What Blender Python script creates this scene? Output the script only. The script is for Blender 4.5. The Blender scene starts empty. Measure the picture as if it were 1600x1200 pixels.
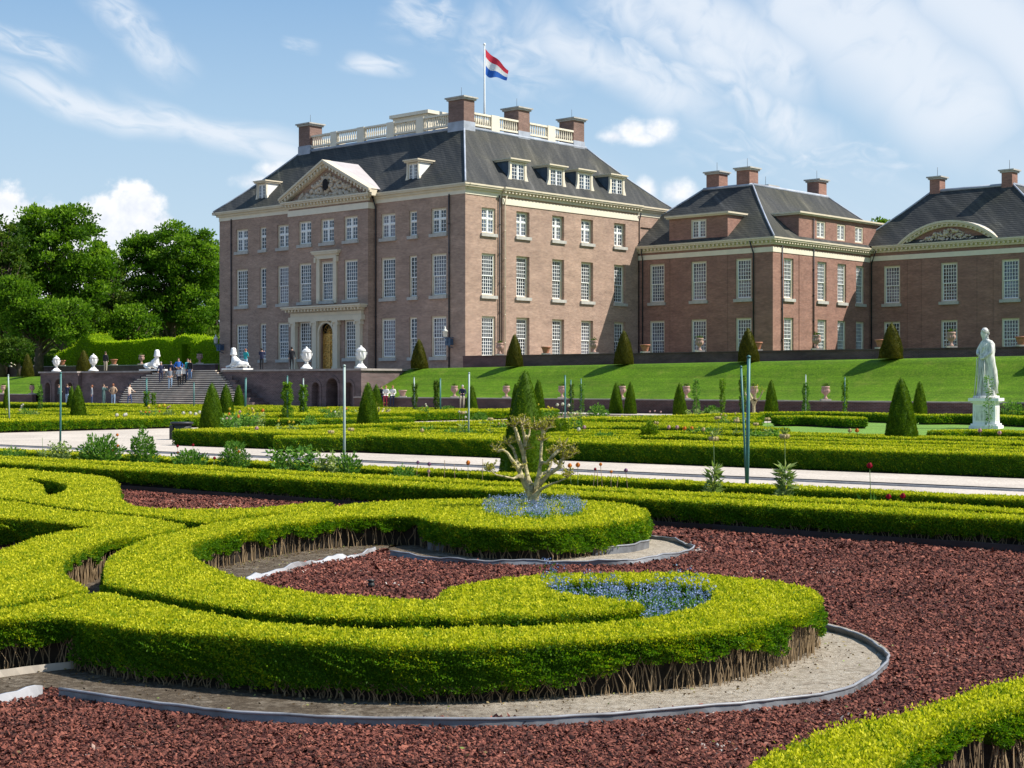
import bpy, math, random
import numpy as np
from mathutils import Vector, Matrix
from mathutils.geometry import tessellate_polygon
S = bpy.context.scene
COL = S.collection
rnd = random.Random(7)
rng = np.random.default_rng(11)
PI = math.pi

# ------------------------------------------------------------------ camera, sky, sun, exposure
cam_d = bpy.data.cameras.new('camera'); cam = bpy.data.objects.new('camera', cam_d); COL.objects.link(cam)
cam.location = (0, 0, 1.75); cam.rotation_euler = (PI/2, 0, 0)
cam_d.sensor_width = 36.0; cam_d.lens = 2446/1600*36.0; cam_d.clip_start = .1; cam_d.clip_end = 6000
S.camera = cam
S.render.resolution_x, S.render.resolution_y = 1024, 768
SUN = Vector((.87, -.135, 1.0)).normalized()
sun_el = math.asin(SUN.z); sun_az = math.atan2(SUN.x, SUN.y)
sd = bpy.data.lights.new('sun', 'SUN'); sd.energy = 5.0; sd.angle = math.radians(.5); sd.color = (1, .95, .87)
so = bpy.data.objects.new('sun', sd); COL.objects.link(so)
so.rotation_euler = (-SUN).to_track_quat('-Z', 'Y').to_euler()
S.view_settings.view_transform = 'Standard'; S.view_settings.look = 'None'
S.view_settings.exposure = .55; S.view_settings.gamma = 1.0

W = bpy.data.worlds.new('World'); S.world = W; W.use_nodes = True
nt = W.node_tree; nt.nodes.clear()
class G:
    """small node-graph helper"""
    def __init__(s, t): s.t = t
    def n(s, typ, **kw):
        x = s.t.nodes.new(typ)
        for k, v in kw.items(): setattr(x, k, v)
        return x
    def put(s, sock, v):
        if isinstance(v, bpy.types.NodeSocket): s.t.links.new(v, sock)
        elif v is not None: sock.default_value = v
    def m(s, op, a, b=None, c=None, clamp=False):
        x = s.n('ShaderNodeMath', operation=op, use_clamp=clamp)
        s.put(x.inputs[0], a)
        if b is not None: s.put(x.inputs[1], b)
        if c is not None: s.put(x.inputs[2], c)
        return x.outputs[0]
    def vec(s, x, y, z):
        c = s.n('ShaderNodeCombineXYZ'); s.put(c.inputs[0], x); s.put(c.inputs[1], y); s.put(c.inputs[2], z); return c.outputs[0]
    def noise(s, v, scale, detail=4, rough=.5, dist=0.0):
        x = s.n('ShaderNodeTexNoise'); s.put(x.inputs['Vector'], v); x.inputs['Scale'].default_value = scale
        x.inputs['Detail'].default_value = detail; x.inputs['Roughness'].default_value = rough; x.inputs['Distortion'].default_value = dist
        return x.outputs['Fac']
    def sstep(s, v, a, b):
        x = s.n('ShaderNodeMapRange', interpolation_type='SMOOTHSTEP'); s.put(x.inputs['Value'], v)
        x.inputs['From Min'].default_value = a; x.inputs['From Max'].default_value = b; return x.outputs['Result']
    def ramp(s, v, stops):
        x = s.n('ShaderNodeValToRGB'); s.put(x.inputs[0], v); e = x.color_ramp.elements
        while len(e) < len(stops): e.new(.5)
        for i, (p, c) in enumerate(stops): e[i].position = p; e[i].color = (*c, 1)
        return x.outputs[0]
    def mix(s, f, a, b, typ='MIX'):
        x = s.n('ShaderNodeMix', data_type='RGBA', blend_type=typ); s.put(x.inputs[0], f)
        s.put(x.inputs[6], (*a, 1) if isinstance(a, tuple) else a); s.put(x.inputs[7], (*b, 1) if isinstance(b, tuple) else b)
        return x.outputs[2]
g = G(nt)
sky = g.n('ShaderNodeTexSky', sky_type='NISHITA', sun_disc=False, sun_elevation=sun_el, sun_rotation=sun_az)
sky.air_density = 1.0; sky.dust_density = .6; sky.ozone_density = 1.6
tc = g.n('ShaderNodeTexCoord'); sp = g.n('ShaderNodeSeparateXYZ'); nt.links.new(tc.outputs['Generated'], sp.inputs[0])
dx, dy, dz = sp.outputs
AZ = g.m('ARCTAN2', dx, dy)                       # azimuth and elevation of the sky direction, radians
EL = g.m('ARCSINE', dz)
def pa(px): return math.atan((px-800)/2446)
def pe(px, py): return math.atan((600-py)/2446*math.cos(pa(px)))
def lin(a, sa, b, sb, c):                         # a*sa + b*sb + c
    return g.m('ADD', g.m('MULTIPLY', a, sa), g.m('MULTIPLY_ADD', b, sb, c))
wv = g.vec(AZ, EL, 0)
w1 = g.noise(wv, 9, 3); w2 = g.noise(g.vec(EL, AZ, 3.3), 9, 3)
AZd = g.m('MULTIPLY_ADD', g.m('SUBTRACT', w1, .5), .05, AZ); ELd = g.m('MULTIPLY_ADD', g.m('SUBTRACT', w2, .5), .035, EL)
def streak(x0, y0, x1, y1, wid, bend=0.0, fade=.25, sc=60, lo=.35, hi=.7):
    """one wisp of cirrus between two sky directions, feathered across and along"""
    a0, e0, a1, e1 = pa(x0), pe(x0, y0), pa(x1), pe(x1, y1)
    L = math.hypot(a1-a0, e1-e0); ux, uy = (a1-a0)/L, (e1-e0)/L
    t = lin(AZd, ux/L, ELd, uy/L, -(a0*ux+e0*uy)/L)
    n = lin(AZd, -uy, ELd, ux, (a0*uy-e0*ux))
    if bend: n = g.m('SUBTRACT', n, g.m('MULTIPLY', g.m('MULTIPLY', t, g.m('SUBTRACT', 1.0, t)), bend))
    wd = wid/2446
    cross = g.m('SUBTRACT', 1.0, g.sstep(g.m('ABSOLUTE', n), wd*.1, wd))
    along = g.m('MULTIPLY', g.sstep(t, -.05, fade), g.m('SUBTRACT', 1.0, g.sstep(t, 1-fade, 1.1)))
    fib = g.noise(g.vec(g.m('MULTIPLY', t, L*14), g.m('MULTIPLY', n, sc*.55), x0*.01), 3.0, 7, .52, .9)
    return g.m('MULTIPLY', g.m('MULTIPLY', cross, along), g.sstep(fib, lo-.12, hi+.05))
cir = None
for a in [(140, -30, 300, 120, 34, .0, .3, 70, .3, .66), (-80, 20, 160, 100, 26, .0, .35, 80, .35, .7), (-40, 90, 480, 225, 36, -.03, .25, 70, .2, .6),
          (200, 140, 520, 250, 30, -.03, .3, 80, .2, .6), (590, 20, 720, 50, 60, 0, .3, 60, .4, .75), (700, 50, 900, 110, 90, 0, .35, 50, .42, .8),
          (780, 0, 1130, 190, 55, -.02, .3, 22, .2, .62), (880, -30, 1240, 150, 70, .02, .3, 20, .22, .62), (1000, 40, 1330, 215, 60, -.02, .3, 20, .25, .66), (1180, -80, 1500, 130, 90, 0, .25, 18, .2, .6), (1280, -60, 1560, 240, 90, .03, .2, 16, .12, .5),
          (1430, -60, 1700, 160, 130, 0, .2, 16, .0, .42), (1180, -60, 1560, 215, 120, .02, .15, 14, .05, .5), (960, -60, 1300, 120, 90, 0, .25, 16, .12, .55), (520, 95, 640, 120, 18, 0, .4, 90, .35, .65), (850, 20, 1120, 170, 80, 0, .3, 50, .38, .75),
          (1000, 210, 1500, 250, 60, 0, .3, 60, .45, .85), (1550, 225, 1800, 245, 50, 0, .3, 60, .3, .75), (440, 60, 500, 74, 14, 0, .4, 90, .35, .7)]:
    s_ = streak(*a); cir = s_ if cir is None else g.m('MAXIMUM', cir, s_)
broad = g.m('MULTIPLY', g.sstep(g.noise(g.vec(g.m('ADD', g.m('MULTIPLY', AZ, 4), g.m('MULTIPLY', EL, 6)), g.m('SUBTRACT', g.m('MULTIPLY', EL, 14), g.m('MULTIPLY', AZ, -7)), 5), 1.3, 4, .5, .4), .3, .8), g.sstep(AZ, -.15, .3))
cir = g.m('MAXIMUM', g.m('MULTIPLY', cir, .86), g.m('MULTIPLY', broad, .42))
vn = g.noise(g.vec(AZ, EL, 9), 34, 8, .58); vn2 = g.noise(g.vec(AZ, EL, 2), 95, 5, .6)
lump = g.m('ADD', g.m('MULTIPLY', g.m('SUBTRACT', vn, .5), 2.1), g.m('MULTIPLY', g.m('SUBTRACT', vn2, .5), .55))
cum = None
def puff(px, py, rx, ry, soft=.35, flat=0.0):
    a0, e0 = pa(px), pe(px, py)
    u = g.m('MULTIPLY', g.m('SUBTRACT', AZ, a0), 2446/rx); v = g.m('MULTIPLY', g.m('SUBTRACT', EL, e0), 2446/ry)
    r = g.m('SQRT', g.m('ADD', g.m('MULTIPLY', u, u), g.m('MULTIPLY', v, v)))
    return g.sstep(g.m('SUBTRACT', g.m('MULTIPLY_ADD', lump, .75, 1.0), r), -.02, soft)
for p in [(15, 345, 62, 56), (80, 362, 60, 56), (140, 364, 60, 56), (212, 342, 58, 62), (246, 368, 40, 48), (175, 350, 50, 48), (100, 430, 165, 80), (-60, 360, 60, 60), (190, 470, 80, 90),
          (985, 206, 42, 24, .9), (1030, 204, 36, 22, .9), (960, 213, 30, 14, .9), (1000, 216, 66, 16, 1.0), (1062, 302, 34, 28, .9), (1080, 320, 40, 22, .9), (1010, 300, 22, 26, .9), (430, 268, 36, 22, .9), (405, 285, 50, 20, 1.0)]:
    c_ = puff(*p); cum = c_ if cum is None else g.m('MAXIMUM', cum, c_)
shade = g.ramp(g.m('ADD', g.m('MULTIPLY', vn2, .5), g.m('MULTIPLY', vn, .5)), [(.36, (7.6, 8.1, 9.0)), (.58, (9.9, 10, 10.2))])
clear = g.ramp(g.m('MULTIPLY', EL, 2.5), [(.0, (6.4, 7.6, 8.5)), (.22, (5.3, 6.9, 8.3)), (.42, (4.1, 6.0, 8.0)), (.62, (2.6, 4.55, 7.2)), (1, (1.7, 3.3, 6.2))])
skyc = g.mix(.92, sky.outputs[0], clear)
c1 = g.mix(cir, skyc, (7.9, 8.5, 9.3))
c2 = g.mix(cum, c1, shade)
bg = g.n('ShaderNodeBackground'); bg.inputs[1].default_value = .073
nt.links.new(c2, bg.inputs[0]); wo = g.n('ShaderNodeOutputWorld'); nt.links.new(bg.outputs[0], wo.inputs[0])

# ------------------------------------------------------------------ palace frame: a runs along the garden front to the right, b runs away behind it
_n = math.hypot(2660, 2446)
EX, EY = 2660/_n, -2446/_n
NX, NY = 2446/_n, 2660/_n
CX, CY = -3.74, 125.4
ROT = math.atan2(EY, EX)
def WP(a, b, z=0.0): return Vector((CX+a*EX+b*NX, CY+a*EY+b*NY, z))
def gp(px, py, z=0.0):
    """ground point: where a sight line of the survey photo meets the level z"""
    t = (z-1.75)/(-(py-600)/2446); return ((px-800)/2446*t, t)
def at(px, d): return ((px-800)/2446*d, d)
def toab(x, y): return ((x-CX)*EX+(y-CY)*EY, (x-CX)*NX+(y-CY)*NY)

# the parterres are laid out a few degrees off the palace: their own frame
_g = math.hypot(3000, 2446); GEX, GEY = 3000/_g, -2446/_g; GNX, GNY = 2446/_g, 3000/_g; GROT = math.atan2(GEY, GEX)
_p = WP(78.9, -74.31); GCX, GCY = _p.x-(78.9*GEX-74.31*GNX), _p.y-(78.9*GEY-74.31*GNY)
def WG(a, b, z=0.0): return Vector((GCX+a*GEX+b*GNX, GCY+a*GEY+b*GNY, z))
def toabg(x, y): return ((x-GCX)*GEX+(y-GCY)*GEY, (x-GCX)*GNX+(y-GCY)*GNY)
def px_bg(px, b):
    rx = (px-800)/2446; t = (GCX*GNX+GCY*GNY+b)/(rx*GNX+GNY); return rx*t, t
# ------------------------------------------------------------------ materials
MATS = {}
def newmat(name):
    m = bpy.data.materials.new(name); m.use_nodes = True; MATS[name] = m
    t = m.node_tree; p = t.nodes['Principled BSDF']; return m, G(t), p
def flat(name, col, rough=.6, var=.12, scale=3.0, metal=0.0, spec=.4, bump=0.0, bscale=40):
    m, g, p = newmat(name)
    tc = g.n('ShaderNodeTexCoord')
    f = g.noise(tc.outputs['Object'], scale, 6, .6)
    c = g.mix(1.0, col, g.ramp(f, [(.3, (1-var,)*3), (.7, (1+var,)*3)]), 'MULTIPLY')
    g.put(p.inputs['Base Color'], c); p.inputs['Roughness'].default_value = rough; p.inputs['Metallic'].default_value = metal
    p.inputs['Specular IOR Level'].default_value = spec
    if bump:
        b = g.n('ShaderNodeBump'); b.inputs['Strength'].default_value = bump; b.inputs['Distance'].default_value = .02
        g.put(b.inputs['Height'], g.noise(tc.outputs['Object'], bscale, 6, .6)); g.put(p.inputs['Normal'], b.outputs[0])
    return m
def brick(name, c1, c2, mort, scale=1.0, patch=(.8, 1.2)):
    m, g, p = newmat(name)
    tc = g.n('ShaderNodeTexCoord'); s = g.n('ShaderNodeSeparateXYZ'); g.put(s.inputs[0], tc.outputs['Object'])
    u = g.m('ADD', s.outputs[0], s.outputs[1])
    v = g.vec(u, s.outputs[2], 0)
    b = g.n('ShaderNodeTexBrick'); g.put(b.inputs['Vector'], v)
    b.inputs['Color1'].default_value = (*c1, 1); b.inputs['Color2'].default_value = (*c2, 1); b.inputs['Mortar'].default_value = (*mort, 1)
    b.inputs['Scale'].default_value = 1; b.inputs['Brick Width'].default_value = .23*scale; b.inputs['Row Height'].default_value = .075*scale
    b.inputs['Mortar Size'].default_value = .012*scale; b.inputs['Bias'].default_value = 0
    f1 = g.noise(g.vec(g.m('MULTIPLY', u, .5), g.m('MULTIPLY', s.outputs[2], 1.5), 0), .8, 6, .65)
    f2 = g.noise(g.vec(g.m('MULTIPLY', u, 1.6), g.m('MULTIPLY', s.outputs[2], 5), 4), 1.6, 5, .7)
    f3 = g.noise(g.vec(g.m('MULTIPLY', u, .25), g.m('MULTIPLY', s.outputs[2], .1), 4), 1.0, 3, .6)
    c = g.mix(1.0, b.outputs[0], g.ramp(f1, [(.3, (patch[0],)*3), (.7, (patch[1],)*3)]), 'MULTIPLY')
    c = g.mix(1.0, c, g.ramp(f2, [(.3, (.8, .78, .78)), (.7, (1.2, 1.2, 1.22))]), 'MULTIPLY')
    c = g.mix(1.0, c, g.ramp(f3, [(.3, (.9, .9, .92)), (.7, (1.08, 1.08, 1.06))]), 'MULTIPLY')
    g.put(p.inputs['Base Color'], c); p.inputs['Roughness'].default_value = .85; p.inputs['Specular IOR Level'].default_value = .2
    return m
def leafmat(name, stops, trans=.35, rough=.6):
    """foliage coloured leaf by leaf through the 'tint' attribute"""
    m, g, p = newmat(name)
    at_ = g.n('ShaderNodeAttribute', attribute_name='tint')
    c = g.ramp(at_.outputs['Fac'], stops)
    g.put(p.inputs['Base Color'], c); p.inputs['Roughness'].default_value = rough; p.inputs['Specular IOR Level'].default_value = .16
    tr = g.n('ShaderNodeBsdfTranslucent'); g.put(tr.inputs[0], g.mix(1.0, c, (1.15, 1.25, .6), 'MULTIPLY'))
    mx = g.n('ShaderNodeMixShader'); mx.inputs[0].default_value = trans
    out = [n for n in m.node_tree.nodes if n.type == 'OUTPUT_MATERIAL'][0]
    g.put(mx.inputs[1], p.outputs[0]); g.put(mx.inputs[2], tr.outputs[0]); g.put(out.inputs[0], mx.outputs[0])
    return m
def slate():
    m, g, p = newmat('slate')
    tc = g.n('ShaderNodeTexCoord'); s = g.n('ShaderNodeSeparateXYZ'); g.put(s.inputs[0], tc.outputs['Object'])
    u = g.m('ADD', s.outputs[0], s.outputs[1])
    st = g.noise(g.vec(g.m('MULTIPLY', g.m('ADD', u, g.m('MULTIPLY', s.outputs[2], .5)), .9), g.m('MULTIPLY', s.outputs[2], .22), 0), 1.0, 7, .68, .6)
    fine = g.noise(g.vec(g.m('MULTIPLY', u, 4), g.m('MULTIPLY', s.outputs[2], 9), 0), 1.0, 5, .7)
    big = g.noise(tc.outputs['Object'], .13, 4, .6)
    c = g.ramp(st, [(.28, (.020, .023, .026)), (.5, (.043, .044, .042)), (.62, (.066, .065, .060)), (.78, (.17, .165, .155))])
    c = g.mix(g.sstep(big, .45, .7), c, g.mix(1.0, c, (1.15, 1.1, .85), 'MULTIPLY'))
    c = g.mix(1.0, c, g.ramp(fine, [(.3, (.72,)*3), (.7, (1.3,)*3)]), 'MULTIPLY')
    g.put(p.inputs['Base Color'], c); p.inputs['Roughness'].default_value = .75; p.inputs['Specular IOR Level'].default_value = .22
    row = g.n('ShaderNodeTexWave', bands_direction='Z'); g.put(row.inputs[0], tc.outputs['Object']); row.inputs['Scale'].default_value = 1.6; row.inputs['Distortion'].default_value = .6
    b = g.n('ShaderNodeBump'); b.inputs['Strength'].default_value = .35; b.inputs['Distance'].default_value = .05; g.put(b.inputs['Height'], row.outputs[1]); g.put(p.inputs['Normal'], b.outputs[0])
    return m
brick('brick_palace', (.365, .218, .155), (.26, .155, .115), (.40, .33, .26))
brick('brick_chimney', (.22, .125, .095), (.155, .09, .07), (.25, .19, .16))
brick('brick_wing', (.30, .14, .10), (.215, .10, .076), (.29, .205, .16))
brick('brick_garden', (.12, .055, .048), (.085, .045, .042), (.14, .11, .10), 1.0, (.6, 1.3))
brick('brick_terrace', (.15, .09, .085), (.10, .065, .062), (.19, .16, .15), 1.2, (.6, 1.35))
slate()
flat('cream', (.62, .54, .40), .55, .07, 1.5)
flat('cream_light', (.72, .65, .51), .55, .06, 1.5)
flat('white_paint', (.80, .80, .77), .45, .05)
flat('grey_stone', (.42, .40, .36), .8, .2, 2.5)
flat('coping_stone', (.30, .26, .235), .85, .3, 1.2)
flat('lead', (.34, .37, .42), .6, .25, 1.0)
flat('pediment_sheet', (.44, .40, .39), .6, .12, .8)
flat('sandstone', (.55, .46, .35), .8, .2, 6)
flat('gold', (.55, .33, .09), .38, .35, 5, metal=.55)
flat('dark_interior', (.012, .011, .012), .9)
flat('black_iron', (.02, .022, .028), .5)
flat('dormer_blue', (.055, .085, .12), .5, .3, 2)
flat('blue_iron', (.05, .09, .15), .5)
m, g, p = newmat('white_marble'); tc = g.n('ShaderNodeTexCoord'); s_ = g.n('ShaderNodeSeparateXYZ'); g.put(s_.inputs[0], tc.outputs['Object'])
f = g.noise(g.vec(g.m('MULTIPLY', s_.outputs[0], 9), g.m('MULTIPLY', s_.outputs[1], 9), g.m('MULTIPLY', s_.outputs[2], 1.6)), 1.0, 6, .65); f2 = g.noise(tc.outputs['Object'], 6, 6, .7)
c = g.mix(g.sstep(f, .5, .72), (.80, .79, .76), (.36, .37, .33)); c = g.mix(g.m('MULTIPLY', g.sstep(f2, .58, .72), .5), c, (.22, .23, .17)); g.put(p.inputs['Base Color'], c); p.inputs['Roughness'].default_value = .75; p.inputs['Specular IOR Level'].default_value = .2
flat('terracotta', (.42, .17, .10), .8, .25, 5)
flat('terracotta_pale', (.40, .25, .20), .85, .25, 6)
flat('plinth_stone', (.48, .42, .34), .85, .2, 4)
flat('step_stone', (.68, .58, .47), .85, .25, 1.5)
flat('soil', (.10, .075, .05), .95, .4, 8, bump=.6)
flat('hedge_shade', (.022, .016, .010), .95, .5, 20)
flat('teal_pole', (.05, .165, .15), .45, .2, 3)
flat('grey_pole', (.34, .42, .38), .45, .15, 3)
flat('dry_stem', (.25, .175, .095), .9, .35, 12)
flat('edging_pale', (.36, .36, .37), .5, .2, 5)
flat('edging_grey', (.15, .155, .165), .4, .5, 4)
flat('edging_highlight', (.24, .245, .26), .4, .45, 5)  # paler than the strip: highlight painted along its top edge
flat('edging_black', (.014, .015, .018), .45, .3, 4)
flat('plastic_black', (.02, .024, .022), .5)
flat('glass_lamp', (.6, .6, .55), .2)
def glassmat(name, col, var):
    m, g, p = newmat(name)
    tc = g.n('ShaderNodeTexCoord'); oi = g.n('ShaderNodeObjectInfo')
    s = g.n('ShaderNodeSeparateXYZ'); g.put(s.inputs[0], tc.outputs['Object'])
    f = g.noise(g.vec(s.outputs[0], s.outputs[2], g.m('MULTIPLY', oi.outputs['Random'], 40)), 1.0, 3, .6)
    c = g.ramp(f, [(.35, tuple(x*(1-var) for x in col)), (.65, tuple(x*(1+var) for x in col))])
    g.put(p.inputs['Base Color'], c); p.inputs['Roughness'].default_value = .08; p.inputs['IOR'].default_value = 1.75
    return m
glassmat('glass_dark', (.022, .032, .045), .7)
glassmat('glass_sky', (.035, .06, .095), .7)  # blue base colour stands in for sky reflected in the panes
glassmat('glass_curtain', (.13, .13, .165), .5)
M = MATS
# foliage
Y = .0
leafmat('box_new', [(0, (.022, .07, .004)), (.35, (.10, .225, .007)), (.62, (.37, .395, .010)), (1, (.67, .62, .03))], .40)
leafmat('yew', [(0, (.025, .065, .002)), (.5, (.085, .165, .004)), (1, (.22, .31, .010))], .3)
leafmat('yew_olive', [(0, (.035, .045, .008)), (.5, (.10, .10, .008)), (1, (.22, .17, .02))], .2)
leafmat('tree_leaf', [(0, (.028, .072, .005)), (.5, (.088, .19, .010)), (1, (.23, .37, .025))], .46)
leafmat('tree_dark', [(0, (.02, .05, .006)), (.5, (.055, .115, .010)), (1, (.14, .20, .02))], .35)
leafmat('beech_hedge', [(0, (.10, .20, .004)), (.5, (.28, .42, .008)), (1, (.50, .62, .02))], .55)
leafmat('herb', [(0, (.03, .09, .012)), (.5, (.08, .20, .025)), (1, (.22, .36, .06))], .4)
leafmat('pale_herb', [(0, (.08, .14, .05)), (.5, (.20, .28, .08)), (1, (.42, .48, .16))], .35)
leafmat('blue_flower', [(0, (.10, .15, .34)), (.6, (.22, .30, .58)), (1, (.42, .48, .72))], .3)
leafmat('bud_leaf', [(0, (.14, .16, .02)), (.5, (.34, .33, .03)), (1, (.50, .42, .07))], .35)
for nm, c in dict(petal_orange=(.75, .25, .04), petal_red=(.35, .01, .03), petal_white=(.75, .70, .62), petal_pink=(.60, .36, .38), petal_yellow=(.70, .55, .05), petal_purple=(.28, .13, .24), petal_cream=(.62, .50, .25)).items():
    leafmat(nm, [(0, tuple(x*.75 for x in c)), (1, c)], .3)

# ------------------------------------------------------------------ mesh helpers
class MB:
    def __init__(s): s.v = []; s.f = []; s.m = []; s.cur = 0; s.sm = []
    def face(s, idx, sm=False): s.f.append(idx); s.m.append(s.cur); s.sm.append(sm)
    def quad(s, a, b, c, d):
        i = len(s.v); s.v += [a, b, c, d]; s.face((i, i+1, i+2, i+3))
    def box(s, x0, x1, y0, y1, z0, z1):
        if x0 > x1: x0, x1 = x1, x0
        if y0 > y1: y0, y1 = y1, y0
        i = len(s.v)
        s.v += [(x0, y0, z0), (x1, y0, z0), (x1, y1, z0), (x0, y1, z0), (x0, y0, z1), (x1, y0, z1), (x1, y1, z1), (x0, y1, z1)]
        for q in ((0, 3, 2, 1), (4, 5, 6, 7), (0, 1, 5, 4), (1, 2, 6, 5), (2, 3, 7, 6), (3, 0, 4, 7)): s.face(tuple(i+k for k in q))
    def loft(s, rings, cap=True, sm=True):
        n = len(rings[0]); i0 = len(s.v)
        for r in rings: s.v += [tuple(p) for p in r]
        for k in range(len(rings)-1):
            for j in range(n):
                a = i0+k*n+j; b = i0+k*n+(j+1) % n
                s.face((a, b, b+n, a+n), sm)
        if cap:
            s.face(tuple(i0+j for j in reversed(range(n)))); s.face(tuple(i0+(len(rings)-1)*n+j for j in range(n)))
    def lathe(s, prof, c=(0, 0, 0), n=16, sx=1, sy=1, sq=False):
        rings = []
        for r, z in prof:
            ring = []
            for j in range(n):
                t = 2*PI*(j+(.5 if sq else 0))/n
                k = r*(1/max(abs(math.cos(t)), abs(math.sin(t))) if sq else 1)
                ring.append((c[0]+k*math.cos(t)*sx, c[1]+k*math.sin(t)*sy, c[2]+z))
            rings.append(ring)
        s.loft(rings)
    def tube(s, pts, rads, n=6, cap=True):
        pts = [Vector(p) for p in pts]
        if not hasattr(rads, '__len__'): rads = [rads]*len(pts)
        rings = []
        for k, p in enumerate(pts):
            d = (pts[min(k+1, len(pts)-1)]-pts[max(k-1, 0)])
            d = d.normalized() if d.length > 1e-9 else Vector((0, 0, 1))
            u = d.cross(Vector((0, 0, 1)) if abs(d.z) < .9 else Vector((1, 0, 0))).normalized(); w = d.cross(u)
            rings.append([p+(u*math.cos(2*PI*j/n)+w*math.sin(2*PI*j/n))*rads[k] for j in range(n)])
        s.loft(rings, cap)
    def prism(s, poly, z0, z1, top=True, bottom=False):
        n = len(poly); i = len(s.v)
        s.v += [(p[0], p[1], z0) for p in poly]+[(p[0], p[1], z1) for p in poly]
        for j in range(n): s.face((i+j, i+(j+1) % n, i+n+(j+1) % n, i+n+j))
        if top: s.face(tuple(i+n+j for j in range(n)))
        if bottom: s.face(tuple(i+j for j in range(n)))
    def mesh(s, name, mats):
        me = bpy.data.meshes.new(name); me.from_pydata([tuple(p) for p in s.v], [], s.f)
        for m in mats: me.materials.append(M[m] if isinstance(m, str) else m)
        me.polygons.foreach_set('material_index', s.m); me.polygons.foreach_set('use_smooth', s.sm); me.update(); return me
    def build(s, name, mats, parent=None, loc=(0, 0, 0), rz=0.0):
        if not isinstance(mats, (list, tuple)): mats = [mats]
        o = bpy.data.objects.new(name, s.mesh(name, mats)); COL.objects.link(o)
        o.location = loc; o.rotation_euler = (0, 0, rz)
        if parent: o.parent = parent
        return o
def empty(name, loc=(0, 0, 0), rz=0.0, parent=None):
    o = bpy.data.objects.new(name, None); COL.objects.link(o); o.location = loc; o.rotation_euler = (0, 0, rz)
    o.empty_display_size = .2
    if parent: o.parent = parent
    return o
def tag(o, label=None, cat=None, group=None, kind=None):
    if label: o['label'] = label
    if cat: o['category'] = cat
    if group: o['group'] = group
    if kind: o['kind'] = kind
    return o
def child(name, me, parent, loc=(0, 0, 0), rz=0.0):
    o = bpy.data.objects.new(name, me); COL.objects.link(o); o.parent = parent; o.location = loc; o.rotation_euler = (0, 0, rz); return o
def copy_tree(o, parent=None):
    c = o.copy(); COL.objects.link(c); c.parent = parent
    for ch in o.children: copy_tree(ch, c)
    return c
def np_mesh(name, V, F, mats, midx=None, tint=None, smooth=False):
    """mesh from arrays: V (n,3), F (m,k)"""
    me = bpy.data.meshes.new(name); k = F.shape[1]
    me.vertices.add(len(V)); me.vertices.foreach_set('co', V.astype(np.float32).ravel())
    me.loops.add(F.size); me.loops.foreach_set('vertex_index', F.astype(np.int32).ravel())
    me.polygons.add(len(F)); me.polygons.foreach_set('loop_start', np.arange(0, F.size, k, dtype=np.int32))
    for m in mats: me.materials.append(M[m])
    if midx is not None: me.polygons.foreach_set('material_index', midx.astype(np.int32))
    if tint is not None:
        at_ = me.attributes.new('tint', 'FLOAT', 'FACE'); at_.data.foreach_set('value', tint.astype(np.float32))
    if smooth: me.polygons.foreach_set('use_smooth', np.ones(len(F), dtype=bool))
    me.update(calc_edges=True); return me
def unit(v): return v/np.maximum(np.linalg.norm(v, axis=1, keepdims=True), 1e-9)
def leaf_arrays(P, D, L, Wd, spread=.6):
    """one diamond leaf per row of P, pointing along D jittered"""
    n = len(P); D = unit(D+rng.normal(0, spread, (n, 3)))
    R = unit(np.cross(D, rng.normal(0, 1, (n, 3))))
    L = np.broadcast_to(L, n)[:, None]*rng.uniform(.7, 1.3, (n, 1)); Wd = np.broadcast_to(Wd, n)[:, None]
    Nn = np.cross(D, R)
    V = np.stack([P, P+D*L*.5+R*Wd*.5+Nn*L*.06, P+D*L, P+D*L*.5-R*Wd*.5+Nn*L*.06], 1).reshape(-1, 3)
    F = np.arange(4*n).reshape(n, 4)
    return V, F
def merge(parts):
    """parts: (V,F,midx,tint) all quads"""
    Vs, Fs, Ms, Ts = [], [], [], []; o = 0
    for V, F, mi, ti in parts:
        Vs.append(V); Fs.append(F+o); o += len(V)
        Ms.append(np.full(len(F), mi) if np.isscalar(mi) else mi); Ts.append(np.full(len(F), ti) if np.isscalar(ti) else ti)
    return np.concatenate(Vs), np.concatenate(Fs), np.concatenate(Ms), np.concatenate(Ts)
def vnoise(x, y, f, seed=0.0):
    return (np.sin(x*f*1.0+seed)+np.sin(y*f*1.13+seed*2.1+1)+np.sin((x+y)*f*.71+seed*.7)+np.sin((x-y)*f*1.37+seed*3.3))/4
def smooth_loop(pts, closed=True, sub=6):
    P = [np.array(p, float) for p in pts]; n = len(P); out = []
    rngk = range(n) if closed else range(n-1)
    for i in rngk:
        p0, p1, p2, p3 = (P[(i-1) % n], P[i], P[(i+1) % n], P[(i+2) % n]) if closed else (P[max(i-1, 0)], P[i], P[i+1], P[min(i+2, n-1)])
        for k in range(sub):
            t = k/sub
            out.append(.5*((2*p1)+(-p0+p2)*t+(2*p0-5*p1+4*p2-p3)*t*t+(-p0+3*p1-3*p2+p3)*t**3))
    if not closed: out.append(P[-1])
    return np.array(out)
def area(L): x, y = L[:, 0], L[:, 1]; return .5*np.sum(x*np.roll(y, -1)-np.roll(x, -1)*y)
def inside(P, L):
    x, y = P[:, 0], P[:, 1]; c = np.zeros(len(P), bool); n = len(L)
    for i in range(n):
        x0, y0 = L[i]; x1, y1 = L[(i+1) % n]
        if y0 == y1: continue
        k = ((y0 > y) != (y1 > y)) & (x < (x1-x0)*(y-y0)/(y1-y0)+x0); c ^= k
    return c
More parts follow.
